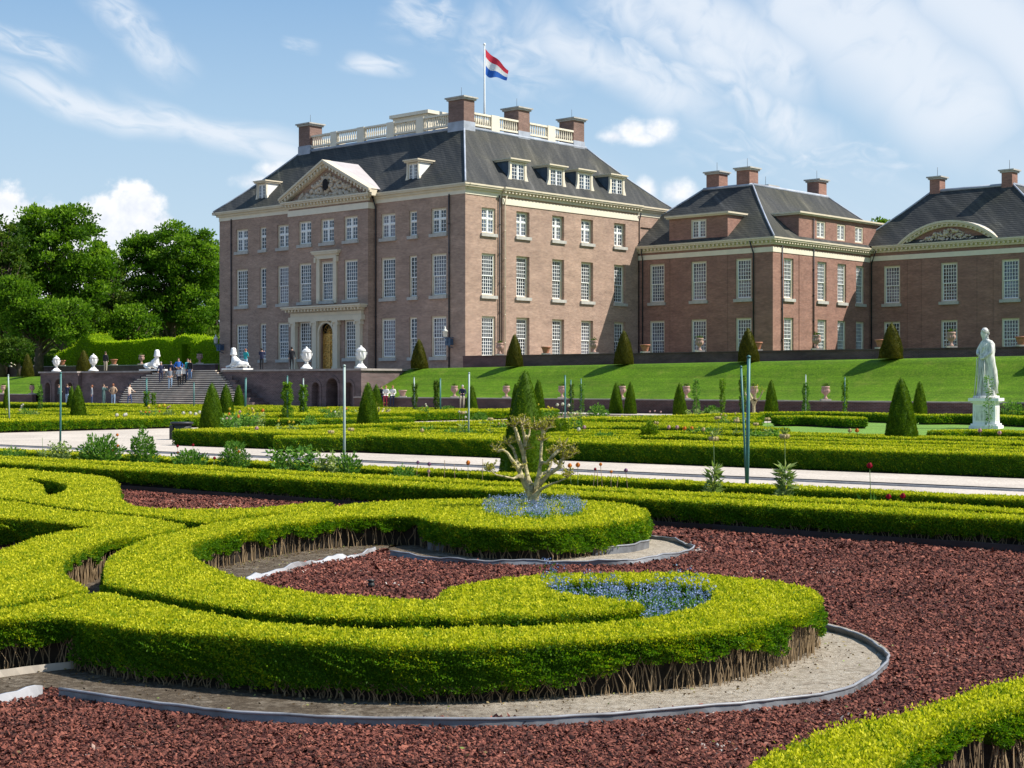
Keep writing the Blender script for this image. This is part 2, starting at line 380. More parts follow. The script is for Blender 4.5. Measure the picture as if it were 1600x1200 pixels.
def dist_to(P, L):
    d = np.full(len(P), 1e9); n = len(L)
    for i in range(n):
        a = L[i]; b = L[(i+1) % n]; ab = b-a; l2 = ab@ab
        if l2 < 1e-12: continue
        t = np.clip(((P-a)@ab)/l2, 0, 1); q = P-(a+t[:, None]*ab)
        d = np.minimum(d, q[:, 0]**2+q[:, 1]**2)
    return np.sqrt(d)
def offset(L, d):
    """move a ccw loop inwards by d"""
    t = np.roll(L, -1, 0)-np.roll(L, 1, 0); t = t/np.maximum(np.linalg.norm(t, axis=1, keepdims=True), 1e-9)
    return L+np.stack([-t[:, 1], t[:, 0]], 1)*d

# ------------------------------------------------------------------ ground, paths, lawns, bank
def ground_mat(name, stops, scale, fine, bump=.5, rough=.95, dist=.01, det=8):
    m, g, p = newmat(name); tc = g.n('ShaderNodeTexCoord')
    f = g.noise(tc.outputs['Object'], fine, det, .7); big = g.noise(tc.outputs['Object'], scale, 5, .6)
    c = g.mix(1.0, g.ramp(f, stops), g.ramp(big, [(.3, (.85,)*3), (.7, (1.15,)*3)]), 'MULTIPLY')
    g.put(p.inputs['Base Color'], c); p.inputs['Roughness'].default_value = rough; p.inputs['Specular IOR Level'].default_value = .15
    b = g.n('ShaderNodeBump'); b.inputs['Strength'].default_value = bump; b.inputs['Distance'].default_value = dist
    g.put(b.inputs['Height'], f); g.put(p.inputs['Normal'], b.outputs[0]); return m
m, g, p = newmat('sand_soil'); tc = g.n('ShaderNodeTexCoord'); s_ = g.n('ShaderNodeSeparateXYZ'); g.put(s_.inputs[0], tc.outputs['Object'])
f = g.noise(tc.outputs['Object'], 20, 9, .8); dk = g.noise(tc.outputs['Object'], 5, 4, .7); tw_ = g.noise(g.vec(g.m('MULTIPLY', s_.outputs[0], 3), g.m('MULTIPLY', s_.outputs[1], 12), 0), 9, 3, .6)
dry = g.ramp(f, [(.3, (.22, .17, .12)), (.5, (.42, .36, .28)), (.7, (.56, .50, .41))]); dark_soil = g.ramp(f, [(.3, (.045, .034, .024)), (.5, (.11, .085, .06)), (.7, (.22, .18, .13))])
c = g.mix(g.m('ADD', g.sstep(s_.outputs[0], -1.2, .7), g.m('MULTIPLY', g.m('SUBTRACT', dk, .5), 1.6), clamp=True), dark_soil, dry)  # dark brown at left blends to pale sand at right, broken by noise
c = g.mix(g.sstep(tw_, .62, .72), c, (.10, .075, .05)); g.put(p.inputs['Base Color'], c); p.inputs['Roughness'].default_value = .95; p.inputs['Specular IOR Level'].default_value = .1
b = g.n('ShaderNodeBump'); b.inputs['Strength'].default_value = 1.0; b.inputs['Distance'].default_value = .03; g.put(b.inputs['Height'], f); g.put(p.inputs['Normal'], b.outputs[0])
ground_mat('bed_soil', [(.3, (.05, .038, .026)), (.5, (.10, .075, .05)), (.7, (.16, .12, .085))], 1.2, 14, .8, dist=.03)
ground_mat('pale_gravel', [(.3, (.33, .285, .235)), (.5, (.47, .41, .345)), (.7, (.62, .55, .47))], .5, 18, .6)
ground_mat('red_bed', [(.3, (.02, .008, .007)), (.5, (.07, .020, .017)), (.7, (.13, .038, .03))], .9, 45, 1.0, dist=.02)
ground_mat('red_chip', [(.25, (.06, .022, .020)), (.5, (.16, .052, .043)), (.75, (.27, .10, .085))], 1.1, 9, .4)
ground_mat('terrace_paving', [(.3, (.30, .25, .22)), (.7, (.42, .37, .33))], .5, 5, .3)
def lawn_mat(name, a, b, c_, stripe):
    m, g, p = newmat(name); tc = g.n('ShaderNodeTexCoord'); s = g.n('ShaderNodeSeparateXYZ'); g.put(s.inputs[0], tc.outputs['Object'])
    f = g.noise(tc.outputs['Object'], 9, 9, .8); big = g.noise(tc.outputs['Object'], .35, 5, .6)
    row = g.noise(g.vec(g.m('MULTIPLY', s.outputs[0], .10), g.m('MULTIPLY', s.outputs[1], 1.9), 0), 1.0, 3, .6)
    col = g.ramp(f, [(.3, a), (.5, b), (.7, c_)])
    col = g.mix(1.0, col, g.ramp(big, [(.3, (.85,)*3), (.7, (1.15,)*3)]), 'MULTIPLY')
    col = g.mix(g.m('MULTIPLY', g.sstep(g.noise(tc.outputs['Object'], 1.3, 6, .7), .5, .75), .45), col, (.19, .22, .03))
    col = g.mix(1.0, col, g.ramp(row, [(.35, (1-stripe,)*3), (.65, (1+stripe,)*3)]), 'MULTIPLY')
    g.put(p.inputs['Base Color'], col); p.inputs['Roughness'].default_value = .8; p.inputs['Specular IOR Level'].default_value = .15
    bp = g.n('ShaderNodeBump'); bp.inputs['Strength'].default_value = .8; bp.inputs['Distance'].default_value = .06
    g.put(bp.inputs['Height'], f); g.put(p.inputs['Normal'], bp.outputs[0]); return m
lawn_mat('bank_grass', (.030, .070, .002), (.075, .155, .003), (.15, .26, .008), .20)
lawn_mat('lawn_grass', (.09, .17, .025), (.15, .27, .045), (.20, .34, .06), .12)

def sheet(name, poly, z, mat, frame=False):
    mb = MB(); mb.v = [(p[0], p[1], z) for p in poly]; mb.face(tuple(range(len(poly))))
    o = mb.build(name, mat, loc=(GCX, GCY, 0) if frame == 'g' else (CX, CY, 0) if frame else (0, 0, 0), rz=GROT if frame == 'g' else ROT if frame else 0); tag(o, kind='structure'); return o
sheet('ground', [(-1500, -60), (1500, -60), (1500, 3000), (-1500, 3000)], -.008, 'bed_soil')

B_ROW1 = -74.31          # b of the near straight hedge's front face
B_PN, B_PF = -67.3, toabg(*gp(1412, 741.5))[1]  # near and far edge of the cross path
A_AX0, A_AX1 = None, None
c0 = toabg(*gp(268, 699)); c1 = toabg(*gp(60, 675.3))
A_AX1 = toabg(*px_bg(268, B_PF+.1))[0]; A_AX0 = c1[0]
sheet('gravel_path', [(-60, B_PN), (130, B_PN), (130, B_PF), (A_AX1, B_PF), (A_AX1, -20), (A_AX0, -20), (A_AX0, B_PF), (-60, B_PF)], .012, 'pale_gravel', 'g')
sheet('gravel_walk', [(-90, -20.5), (110, -20.5), (110, -16.6), (-90, -16.6)], .016, 'pale_gravel', True)

# the grass bank: low wall at its foot, slope, crest, level strip up to the palace
def crest(a): return 2.86+.0078*(a-3)
def bank(name, a0, a1, step=1.0):
    mb = MB(); prof = [(-16.25, .80, 0), (-15.6, .86, 0), (-14.6, 1.22, 0), (-12.6, 2.10, .15), (-11.7, 2.62, .8), (-11.2, 2.81, .97), (-10.4, 2.86, 1), (-8.5, 2.89, 1), (-4, 2.95, 1), (.4, 2.98, 1), (40, 3.0, 1)]
    na = int((a1-a0)/step)+1
    for i in range(na):
        a = a0+(a1-a0)*i/(na-1)
        for b, z, k in prof: mb.v.append((a, b, z+k*(crest(a)-2.86)))
    m = len(prof)
    for i in range(na-1):
        for j in range(m-1): mb.face((i*m+j, (i+1)*m+j, (i+1)*m+j+1, i*m+j+1), True)
    return tag(mb.build(name, 'bank_grass', loc=(CX, CY, 0), rz=ROT), kind='structure')
bank('grass_bank', 5.2, 105); bank('grass_bank', -110, -37.2)
sheet('terrace_floor', [(-37.2, -15.4), (5.2, -15.4), (5.2, 40), (-37.2, 40)], 2.83, 'terrace_paving', True)
sheet('park_ground', [(-700, .5), (-37.3, .5), (-37.3, 900), (-700, 900)], 2.7, 'bank_grass', True)

# ------------------------------------------------------------------ box hedges
LOOPS = []   # footprints of everything hedge-like, kept so that the lava chips stay out
def box_hedge(label, outer, holes=(), top=.33, bare=None, stems=True, group=None, cover=2.3, clip=.40, lsize=None, smooth=True, cat='box hedge', shoot=.6):
    loops = [np.array(outer, float)]+[np.array(h, float) for h in holes]
    if area(loops[0]) < 0: loops[0] = loops[0][::-1]
    for i in range(1, len(loops)):
        if area(loops[i]) > 0: loops[i] = loops[i][::-1]
    cen = loops[0].mean(0); root = empty('box_hedge', (cen[0], cen[1], 0))
    tag(root, label, cat, group)
    LOOPS.append(loops[0])
    def ztop(x, y): return top+.008*vnoise(x, y, 5.0, 1)+.010*vnoise(x, y, 1.3, 2)+.006*vnoise(x, y, 14., 3)
    def low(x, y):
        k = bare(x, y) if bare else .25
        return np.clip(.02+.18*k+.09*k*vnoise(x, y, 9, 4)+.05*vnoise(x, y, 27, 5)*(.3+k), .0, top*.75)
    # inner growth
    V, F, Mi, n0 = [], [], [], 0
    zt = top-.03
    polys = []
    for L in loops:
        n = len(L); lo = low(L[:, 0], L[:, 1])
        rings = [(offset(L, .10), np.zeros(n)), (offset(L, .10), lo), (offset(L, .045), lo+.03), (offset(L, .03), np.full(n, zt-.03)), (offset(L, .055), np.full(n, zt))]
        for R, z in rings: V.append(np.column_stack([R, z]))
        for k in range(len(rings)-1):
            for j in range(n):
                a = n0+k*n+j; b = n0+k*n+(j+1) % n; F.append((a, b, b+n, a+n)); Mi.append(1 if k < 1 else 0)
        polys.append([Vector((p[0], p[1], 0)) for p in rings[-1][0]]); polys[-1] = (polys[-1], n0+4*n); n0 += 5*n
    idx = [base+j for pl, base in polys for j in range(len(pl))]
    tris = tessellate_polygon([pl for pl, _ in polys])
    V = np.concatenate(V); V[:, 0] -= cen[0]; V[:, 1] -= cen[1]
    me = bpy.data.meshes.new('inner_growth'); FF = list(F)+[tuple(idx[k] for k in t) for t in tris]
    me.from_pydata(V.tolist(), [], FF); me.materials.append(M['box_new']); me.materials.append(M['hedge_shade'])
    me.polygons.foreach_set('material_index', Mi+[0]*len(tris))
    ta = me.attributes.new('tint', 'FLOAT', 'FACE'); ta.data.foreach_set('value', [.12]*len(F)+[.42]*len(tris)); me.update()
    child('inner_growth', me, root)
    # leaves on top
    mn, mx = loops[0].min(0), loops[0].max(0)
    allL = np.concatenate([loops[0]]); d = max(4.5, np.percentile(np.hypot(allL[:, 0], allL[:, 1]), 20))
    parts = []
    def inview(P, m=clip): return (np.abs(P[:, 0]) < m*P[:, 1]+.6) & (P[:, 1] > 3)
    A = (mx[0]-mn[0])*(mx[1]-mn[1])
    # sample in depth bands so that the leaf size follows the distance a little
    y0 = mn[1]; bands = []
    while y0 < mx[1]:
        h = max(1.5, y0*.12); bands.append((y0, min(mx[1], y0+h))); y0 += h
    segs = []
    for L in loops:
        t = np.roll(L, -1, 0)-L; ln = np.hypot(t[:, 0], t[:, 1]); segs.append((L, t, ln))
    for ya, yb in bands:
        dd = max(4.0, (ya+yb)/2); ls = lsize or min(.075, max(.016, .0010*dd+.0085))
        lw = ls*.62; den = cover/(ls*lw*.5)
        x0 = max(mn[0], -clip*yb-.6); x1 = min(mx[0], clip*yb+.6)
        if x1 <= x0: continue
        n = int(den*(x1-x0)*(yb-ya)); 
        if n > 0:
            P = np.column_stack([rng.uniform(x0, x1, n), rng.uniform(ya, yb, n)])
            k = inside(P, loops[0])
            for h in loops[1:]: k &= ~inside(P, h)
            P = P[k]
            if len(P):
                # clump leaves into shoots
                de = np.minimum.reduce([dist_to(P, L) for L in loops])
                z = ztop(P[:, 0], P[:, 1])+(.010+.004*shoot)*vnoise(P[:, 0], P[:, 1], 62, 9)-np.clip(.035-de, 0, .035)**2*10-rng.exponential(.010+ls*.12, len(P))
                up = rng.random(len(P)) < .16
                z[up] += rng.uniform(0, shoot*ls+.004, up.sum())
                Dn = np.column_stack([rng.normal(0, .5, len(P)), rng.normal(0, .5, len(P)), np.full(len(P), .85)])
                V_, F_ = leaf_arrays(np.column_stack([P, z]), Dn, ls, lw, .35)
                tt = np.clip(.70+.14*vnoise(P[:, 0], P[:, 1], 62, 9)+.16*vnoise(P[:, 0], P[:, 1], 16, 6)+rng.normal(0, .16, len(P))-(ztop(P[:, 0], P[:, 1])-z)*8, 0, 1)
                parts.append((V_, F_, 0, tt))
        for L, t, ln in segs:
            mid = L+t*.5; s_ = (mid[:, 1] >= ya) & (mid[:, 1] < yb)
            if not s_.any(): continue
            Ls, ts, lns = L[s_], t[s_], ln[s_]
            n = int(den*.8*lns.sum()*top)
            if n < 1: continue
            i = rng.choice(len(Ls), n, p=lns/lns.sum()); u = rng.random(n)[:, None]
            P = Ls[i]+ts[i]*u; nr = np.column_stack([ts[i][:, 1], -ts[i][:, 0]])/np.maximum(lns[i][:, None], 1e-6)
            lo = low(P[:, 0], P[:, 1]); z = lo+(top-lo)*rng.random(n)**.9
            fs_ = np.clip((top-.03-z)/.05, .15, 1); lump = fs_*(.030*vnoise(P[:, 0]*1.0+z*2, P[:, 1]+z, 13, 8)+.034*vnoise(P[:, 0]+z*3, P[:, 1]-z*2, 41, 9)+.012)
            ins = .02-lump+rng.exponential(.008, n)+np.clip(z-(top-.03), 0, .03)**2*6
            keep = rng.random(n) < np.clip((z-lo)/.03+.35, 0, 1)
            P3 = np.column_stack([P-nr*ins[:, None], z])[keep]; nr3 = np.column_stack([nr[keep], np.full(keep.sum(), .45)])
            k2 = inview(P3); P3 = P3[k2]; nr3 = nr3[k2]; zz = P3[:, 2]
            if not len(P3): continue
            V_, F_ = leaf_arrays(P3, nr3, ls, lw, .55)
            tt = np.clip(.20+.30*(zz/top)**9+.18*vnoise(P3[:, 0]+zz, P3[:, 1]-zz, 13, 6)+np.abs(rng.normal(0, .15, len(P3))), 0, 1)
            parts.append((V_, F_, 0, tt))
    if parts:
        V, F, mi, ti = merge(parts); V[:, 0] -= cen[0]; V[:, 1] -= cen[1]
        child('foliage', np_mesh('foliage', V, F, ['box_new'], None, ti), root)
    if stems:
        mb = MB()
        for L, t, ln in segs:
            for j in range(len(L)):
                q = L[j]
                if q[1] > 24 or abs(q[0]) > clip*q[1]+.4: continue
                lo = float(low(q[0:1], q[1:2])[0])
                if lo < .045: continue
                nrm = np.array([t[j][1], -t[j][0]])/max(ln[j], 1e-6); tg = t[j]/max(ln[j], 1e-6)
                for r in range(max(1, int(ln[j]/(.0125 if q[1] < 14 else .035)+rnd.random()))):
                    p = q+tg*rnd.uniform(0, ln[j]); w = rnd.uniform(.015, .10); w2 = rnd.uniform(.015, .07)
                    s2 = rnd.uniform(-.09, .09); s0 = s2*.1+rnd.uniform(-.018, .018); s1 = s2*.45+rnd.uniform(-.02, .02)
                    h = lo+.05; r0 = rnd.uniform(.0016, .0046)*(1 if q[1] < 13 else 1.6)
                    pts = []
                    for (f, ww, ss) in ((0, w, 0), (.35, w*.8+.2*w2, s0), (.7, (w+w2)/2, s1), (1, w2, s2)):
                        pp = p-nrm*ww+tg*ss; pts.append((pp[0]-cen[0], pp[1]-cen[1], h*f-.005*(f == 0)))
                    mb.tube(pts, [r0*1.3, r0, r0*.85, r0*.6], 3, False)
        if mb.f: tag(mb.build('stems', 'dry_stem', root), kind='stuff')
    return root
def px_loop(pts, z, sub=5): return smooth_loop([gp(x, y, z) for x, y in pts], True, sub)
HT = .33
P1 = [(-170, 985), (-60, 972), (20, 968), (94, 966), (150, 973), (225, 984), (319, 990), (412, 999), (500, 1004), (600, 1010), (747, 1010), (879, 1004), (1010, 997), (1122, 988), (1187, 976), (1262, 955), (1285, 938), (1277, 926), (1240, 914), (1161, 905), (1090, 898), (1010, 896), (897, 897), (800, 903), (740, 912), (700, 921), (684, 932), (682, 950), (690, 966), (747, 966), (871, 961), (1002, 951), (975, 938), (900, 932), (856, 922), (858, 913), (900, 909), (980, 911), (1060, 913), (1100, 920), (1112, 934), (1085, 950), (1040, 961), (1002, 967), (871, 978), (747, 982), (600, 984), (487, 980), (375, 967), (225, 940), (180, 930), (150, 929), (94, 938), (0, 954), (-170, 966)]
P2 = [(740, 964), (680, 965), (600, 967), (487, 963), (375, 951), (225, 924), (169, 913), (163, 897), (167, 877), (188, 860), (236, 842), (312, 824), (356, 815), (425, 807), (500, 797), (560, 788), (614, 785), (700, 782), (800, 782), (916, 785), (957, 788), (995, 793), (1014, 800), (1009, 808), (978, 815), (909, 823), (841, 827), (737, 823), (672, 813), (640, 807), (562, 808), (511, 812), (442, 820), (390, 828), (342, 838), (308, 850), (298, 860), (306, 872), (340, 890), (392, 909), (476, 926), (560, 934), (640, 937), (690, 937), (745, 933), (765, 948)]
P3 = [(-170, 962), (0, 949), (37, 940), (105, 930), (138, 924), (122, 912), (101, 896), (98, 884), (110, 870), (150, 853), (180, 845), (240, 836), (290, 824), (270, 818), (225, 811), (150, 803), (100, 799), (50, 791), (0, 785), (-170, 778), (-170, 806), (0, 809), (50, 812), (100, 818), (143, 824), (120, 829), (88, 833), (50, 843), (0, 861), (-80, 885), (-170, 905)]
P4 = [(-170, 730), (0, 733), (60, 737), (100, 740), (150, 745), (178, 751), (187, 762), (188, 779), (205, 790), (250, 796), (300, 798), (400, 795), (470, 789), (520, 788), (505, 794), (459, 801), (425, 803), (356, 811), (325, 816), (280, 812), (225, 805), (150, 798), (100, 793), (50, 785), (0, 779), (-170, 770)]
P4h = [(37, 747), (62, 749), (85, 752), (105, 758), (104, 766), (90, 773), (74, 776), (69, 768), (66, 759), (50, 753)]
P8 = [(1150, 1290), (1165, 1205), (1225, 1172), (1281, 1150), (1337, 1131), (1394, 1120), (1442, 1105), (1487, 1090), (1544, 1071), (1600, 1059), (1720, 1030), (1800, 1050), (1720, 1072), (1600, 1106), (1506, 1132), (1461, 1150), (1415, 1180), (1385, 1230), (1370, 1300)]
def bare1(x, y):
    px = 800+2446*x/y; return np.clip((px-780)/260, .22, 1)*np.where(y > 10.2, .4, 1)+np.where((px < 110) & (y < 9.6), .7, 0)
def bare2(x, y):
    px = 800+2446*x/y; return np.where((px > 290) & (px < 655), np.where(y > 11.3, .9, .9), .3)*1.0+np.where((px >= 655) & (px < 900), .1, 0)
h1 = box_hedge('broad front scroll hedge curling round the nearer blue flowers, bare stems below', px_loop(P1, HT, 6), bare=bare1)
h2 = box_hedge('C-shaped box hedge amid the red bed, gnarled shrub on its upper end', px_loop(P2, HT, 6), bare=bare2)
h3 = box_hedge('forked box hedge at the left edge, bare brown stems at its tip', px_loop(P3, HT, 6), bare=lambda x, y: np.where(800+2446*x/y > 90, 1.1, .2))
h4 = box_hedge('looped box hedge at far left with a dark hole in its clipped top', px_loop(P4, HT, 6), [px_loop(P4h, HT, 6)], bare=lambda x, y: np.full(np.shape(x), .15))
h8 = box_hedge('box hedge cut by the lower right corner, loose leafy top over dry stems', px_loop(P8, HT, 6), bare=lambda x, y: np.full(np.shape(x), .95), shoot=1.9)
def ab_rect(a0, a1, b0, b1, step=.6, wob=.012):
    pts = []
    na = max(2, int((a1-a0)/step)); nb = max(2, int((b1-b0)/step)+1)
    for i in range(na): pts.append((a0+(a1-a0)*i/na, b0))
    for i in range(nb): pts.append((a1, b0+(b1-b0)*i/nb))
    for i in range(na): pts.append((a1-(a1-a0)*i/na, b1))
    for i in range(nb): pts.append((a0, b1-(b1-b0)*i/nb))
    out = []
    for a, b in pts:
        w = WG(a+rnd.uniform(-wob, wob), b+rnd.uniform(-wob, wob)); out.append((w.x, w.y))
    return np.array(out)
box_hedge('long straight box hedge directly behind the red bed, over a black edging', ab_rect(44, 94, B_ROW1, B_ROW1+.58, .12), bare=lambda x, y: .42+.25*vnoise(x, y, .9, 3), group=None, cover=2.0)
box_hedge('long low box hedge second behind the red bed, before the flower strip', ab_rect(44, 96, B_ROW1+.98, B_ROW1+1.4, .3), stems=False)
box_hedge('long low box hedge between the flower strip and the gravel path', ab_rect(40, 96, -71.25, -70.75, .3), stems=False, top=.31)

# red lava bed: one sheet with sand islands, and loose chips over it
sheet('red_gravel_bed', [(20, -110), (120, -110), (120, B_ROW1-.02), (20, B_ROW1-.02)], .006, 'red_bed', 'g')
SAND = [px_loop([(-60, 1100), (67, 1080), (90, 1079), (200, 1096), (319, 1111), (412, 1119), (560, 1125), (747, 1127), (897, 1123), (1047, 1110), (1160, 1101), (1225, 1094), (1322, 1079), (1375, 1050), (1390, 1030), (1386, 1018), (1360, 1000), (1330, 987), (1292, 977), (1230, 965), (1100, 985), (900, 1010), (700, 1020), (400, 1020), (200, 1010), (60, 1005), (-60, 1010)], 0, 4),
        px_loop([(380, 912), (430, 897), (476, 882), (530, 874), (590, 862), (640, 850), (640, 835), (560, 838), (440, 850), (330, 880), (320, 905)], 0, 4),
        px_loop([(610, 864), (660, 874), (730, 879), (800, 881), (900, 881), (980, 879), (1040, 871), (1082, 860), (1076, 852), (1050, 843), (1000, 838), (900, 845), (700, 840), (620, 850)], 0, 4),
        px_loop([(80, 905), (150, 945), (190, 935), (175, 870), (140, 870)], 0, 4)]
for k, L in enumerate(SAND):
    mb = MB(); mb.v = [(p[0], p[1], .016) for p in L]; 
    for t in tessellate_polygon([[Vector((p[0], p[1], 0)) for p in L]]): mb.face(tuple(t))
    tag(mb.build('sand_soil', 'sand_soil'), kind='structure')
def chips(y0, y1, size, den):
    x0, x1 = -.40*y1-1.4, .40*y1+1.4; n = int(den*(x1-x0)*(y1-y0))
    P = np.column_stack([rng.uniform(x0, x1, n), rng.uniform(y0, y1, n)])
    k = (np.abs(P[:, 0]) < .39*P[:, 1]+1.5)
    b = (P[:, 0]-GCX)*GNX+(P[:, 1]-GCY)*GNY
    k &= b < B_ROW1-.05
    P = P[k]
    k = np.ones(len(P), bool)
    for L in SAND: k &= ~inside(P, L)
    for L in LOOPS[:5]: k &= ~(inside(P, L) & (dist_to(P, L) > .12))
    P = P[k]; n = len(P)
    s = size*np.where(rng.random(n) < .04, rng.uniform(1.4, 2.1, n), rng.uniform(.4, 1.35, n))[:, None]*np.array([1, .66, .42])*rng.uniform(.7, 1.3, (n, 3))
    pyr = np.array([(1, .25, -.4), (-.25, 1, -.4), (-1, -.2, -.4), (.3, -1, -.4), (.1, -.05, .6)])*.5
    Vv = pyr[None]*s[:, None, :]+rng.normal(0, .10, (n, 5, 3))*s[:, None, :]
    q = unit(np.column_stack([np.ones(n), rng.normal(0, .28, n), rng.normal(0, .28, n), np.zeros(n)])); th = rng.uniform(0, PI, n)
    q2 = np.column_stack([np.cos(th), np.zeros(n), np.zeros(n), np.sin(th)])
    w1_, x1_, y1_, z1_ = q.T; w2_, _, _, z2_ = q2.T
    w, x, y, z = w1_*w2_-z1_*z2_, x1_*w2_+y1_*z2_, y1_*w2_-x1_*z2_, w1_*z2_+z1_*w2_
    R = np.stack([1-2*(y*y+z*z), 2*(x*y-z*w), 2*(x*z+y*w), 2*(x*y+z*w), 1-2*(x*x+z*z), 2*(y*z-x*w), 2*(x*z-y*w), 2*(y*z+x*w), 1-2*(x*x+y*y)], 1).reshape(n, 3, 3)
    Vv = np.einsum('nij,nkj->nki', R, Vv)
    Vv[:, :, 0] += P[:, 0:1]; Vv[:, :, 1] += P[:, 1:2]; Vv[:, :, 2] += .012+rng.uniform(0, size*.4, (n, 1))+.010*vnoise(P[:, 0:1], P[:, 1:2], 3.1, 2)
    f = np.array([(0, 1, 4), (1, 2, 4), (2, 3, 4), (3, 0, 4)])
    return Vv.reshape(-1, 3), (f[None]+np.arange(n)[:, None, None]*5).reshape(-1, 3), np.repeat(np.clip(rng.random(n)*.93+.10*vnoise(P[:, 0], P[:, 1], 1.9, 4)+.08*vnoise(P[:, 0], P[:, 1], 6.3, 2)+.07*(rng.random(n) < .01), 0, 1), 4)
m, g, p = newmat('lava_chip'); at_ = g.n('ShaderNodeAttribute', attribute_name='tint'); tc = g.n('ShaderNodeTexCoord')
c = g.ramp(at_.outputs['Fac'], [(0, (.026, .011, .009)), (.3, (.095, .032, .022)), (.65, (.175, .055, .037)), (.95, (.27, .098, .065)), (.99, (.32, .17, .12)), (1, (.42, .39, .35))])
c = g.mix(1.0, c, g.ramp(g.noise(tc.outputs['Object'], .9, 5, .65), [(.3, (.72,)*3), (.7, (1.28, 1.26, 1.24))]), 'MULTIPLY')
g.put(p.inputs['Base Color'], c); p.inputs['Roughness'].default_value = .85; p.inputs['Specular IOR Level'].default_value = .25
Vs, Fs, Ts, o_ = [], [], [], 0
for y0, y1, sz, de in ((5.2, 8.5, .0215, 5600), (8.5, 12, .024, 3600), (12, 16, .030, 2000), (16, 28, .042, 950)):
    V, F, T = chips(y0, y1, sz, de); Vs.append(V); Fs.append(F+o_); Ts.append(T); o_ += len(V)
oc = bpy.data.objects.new('lava_chips', np_mesh('lava_chips', np.concatenate(Vs), np.concatenate(Fs), ['lava_chip'], None, np.concatenate(Ts))); COL.objects.link(oc)
tag(oc, 'loose red-brown volcanic chips covering the bed between the scroll hedges', 'gravel', kind='stuff')

# edging strips standing in the soil
def strip(label, pts, h, mat, th=.006, z0=.0, lean=0.0, wave=.0, frame=False):
    L = smooth_loop(pts, False, 5); t = np.gradient(L, axis=0); t /= np.maximum(np.linalg.norm(t, axis=1, keepdims=True), 1e-9); nr = np.column_stack([-t[:, 1], t[:, 0]])
    mb = MB(); n = len(L); cen = L.mean(0)
    for i in range(n):
        hh = h*(1+wave*math.sin(i*.9)+wave*.7*math.sin(i*2.3+1)); lx = lean+wave*.15*math.sin(i*.5)
        for (w, z) in ((0, z0-.01), (th, z0-.01), (th+lx+.004*math.sin(i*1.7), hh), (lx+.004*math.sin(i*1.7), hh)):
            mb.v.append((L[i][0]-cen[0]+nr[i][0]*w, L[i][1]-cen[1]+nr[i][1]*w, z))
    for i in range(n-1):
        for k in range(4): mb.face((i*4+k, (i+1)*4+k, (i+1)*4+(k+1) % 4, i*4+(k+1) % 4), k in (0, 2))
    mb.face((0, 1, 2, 3)); mb.face(tuple((n-1)*4+k for k in range(4)))
    if mat == 'edging_grey':
        mb.cur = 1; mb.tube([(mb.v[i*4+3][0], mb.v[i*4+3][1], mb.v[i*4+3][2]) for i in range(n)], .009, 6)
    o = mb.build('edging_strip', [mat, 'edging_highlight'], loc=(cen[0], cen[1], 0)); return tag(o, label, 'edging strip')
strip('long grey plastic edging strip curving in front of the front scroll hedge', [gp(*q, .05) for q in ((90, 1078), (200, 1094), (319, 1109), (412, 1117), (560, 1123), (747, 1125), (897, 1121), (1047, 1109), (1160, 1100), (1225, 1093), (1322, 1078), (1375, 1049), (1390, 1029), (1386, 1018), (1360, 1000), (1330, 987), (1292, 977), (1255, 968))], .054, 'edging_grey', lean=.012, wave=.025, th=.010)
strip('short pale edging strip at the lower left corner', [gp(*q, .04) for q in ((-90, 1117), (0, 1093), (67, 1077))], .062, 'edging_pale', wave=.1, lean=.02, th=.02)
strip('white curling edging strip inside the C-shaped hedge, bent up at its end', [gp(*q, .03) for q in ((392, 909), (430, 895), (476, 881), (530, 873), (560, 868), (590, 858))], .05, 'edging_pale', wave=.3, lean=.03, th=.02)
strip('grey edging strip below the shrub bed, curling up at its right end', [gp(*q, .04) for q in ((608, 864), (660, 872), (730, 877), (800, 879), (900, 879), (980, 877), (1040, 870), (1082, 858), (1076, 851), (1050, 843), (1010, 838))], .055, 'edging_grey', wave=.15, lean=.015, th=.012)
strip('second grey edging board close under the shrub bed hedge', [gp(*q, .06) for q in ((668, 852), (720, 857), (800, 863), (900, 862), (980, 857), (1014, 850))], .10, 'edging_grey', wave=.08)
strip('brown edging board beneath the forked hedge at lower left', [gp(*q, .03) for q in ((-60, 1066), (0, 1055), (60, 1047), (115, 1041))], .06, 'plinth_stone')
strip('straight black edging strip at the foot of the long hedge', [tuple(WG(a, B_ROW1-.10+.01*math.sin(a), 0).xy) for a in range(46, 97, 2)], .085, 'edging_black', th=.02, wave=.03)
BE = toabg(*gp(1412, 760))[1]
strip('pale steel edging line along the near side of the gravel path', [tuple(WG(a, BE-.16, 0).xy) for a in range(34, 100, 4)], .045, 'edging_pale', th=.05)
strip('dark edging line set in the gravel just behind the pale one', [tuple(WG(a, BE, 0).xy) for a in range(34, 100, 4)], .055, 'edging_black', th=.03)
mb = MB(); mb.lathe([(.0, 0), (.028, 0), (.03, .03), (.024, .035), (.024, .05), (.028, .055), (.028, .065), (.0, .07)], n=12)
q = gp(580, 920, 0); tag(mb.build('sprinkler_head', 'plastic_black', loc=(q[0], q[1], .012)), 'small black sprinkler head standing in the red chips inside the C-shaped hedge', 'sprinkler')

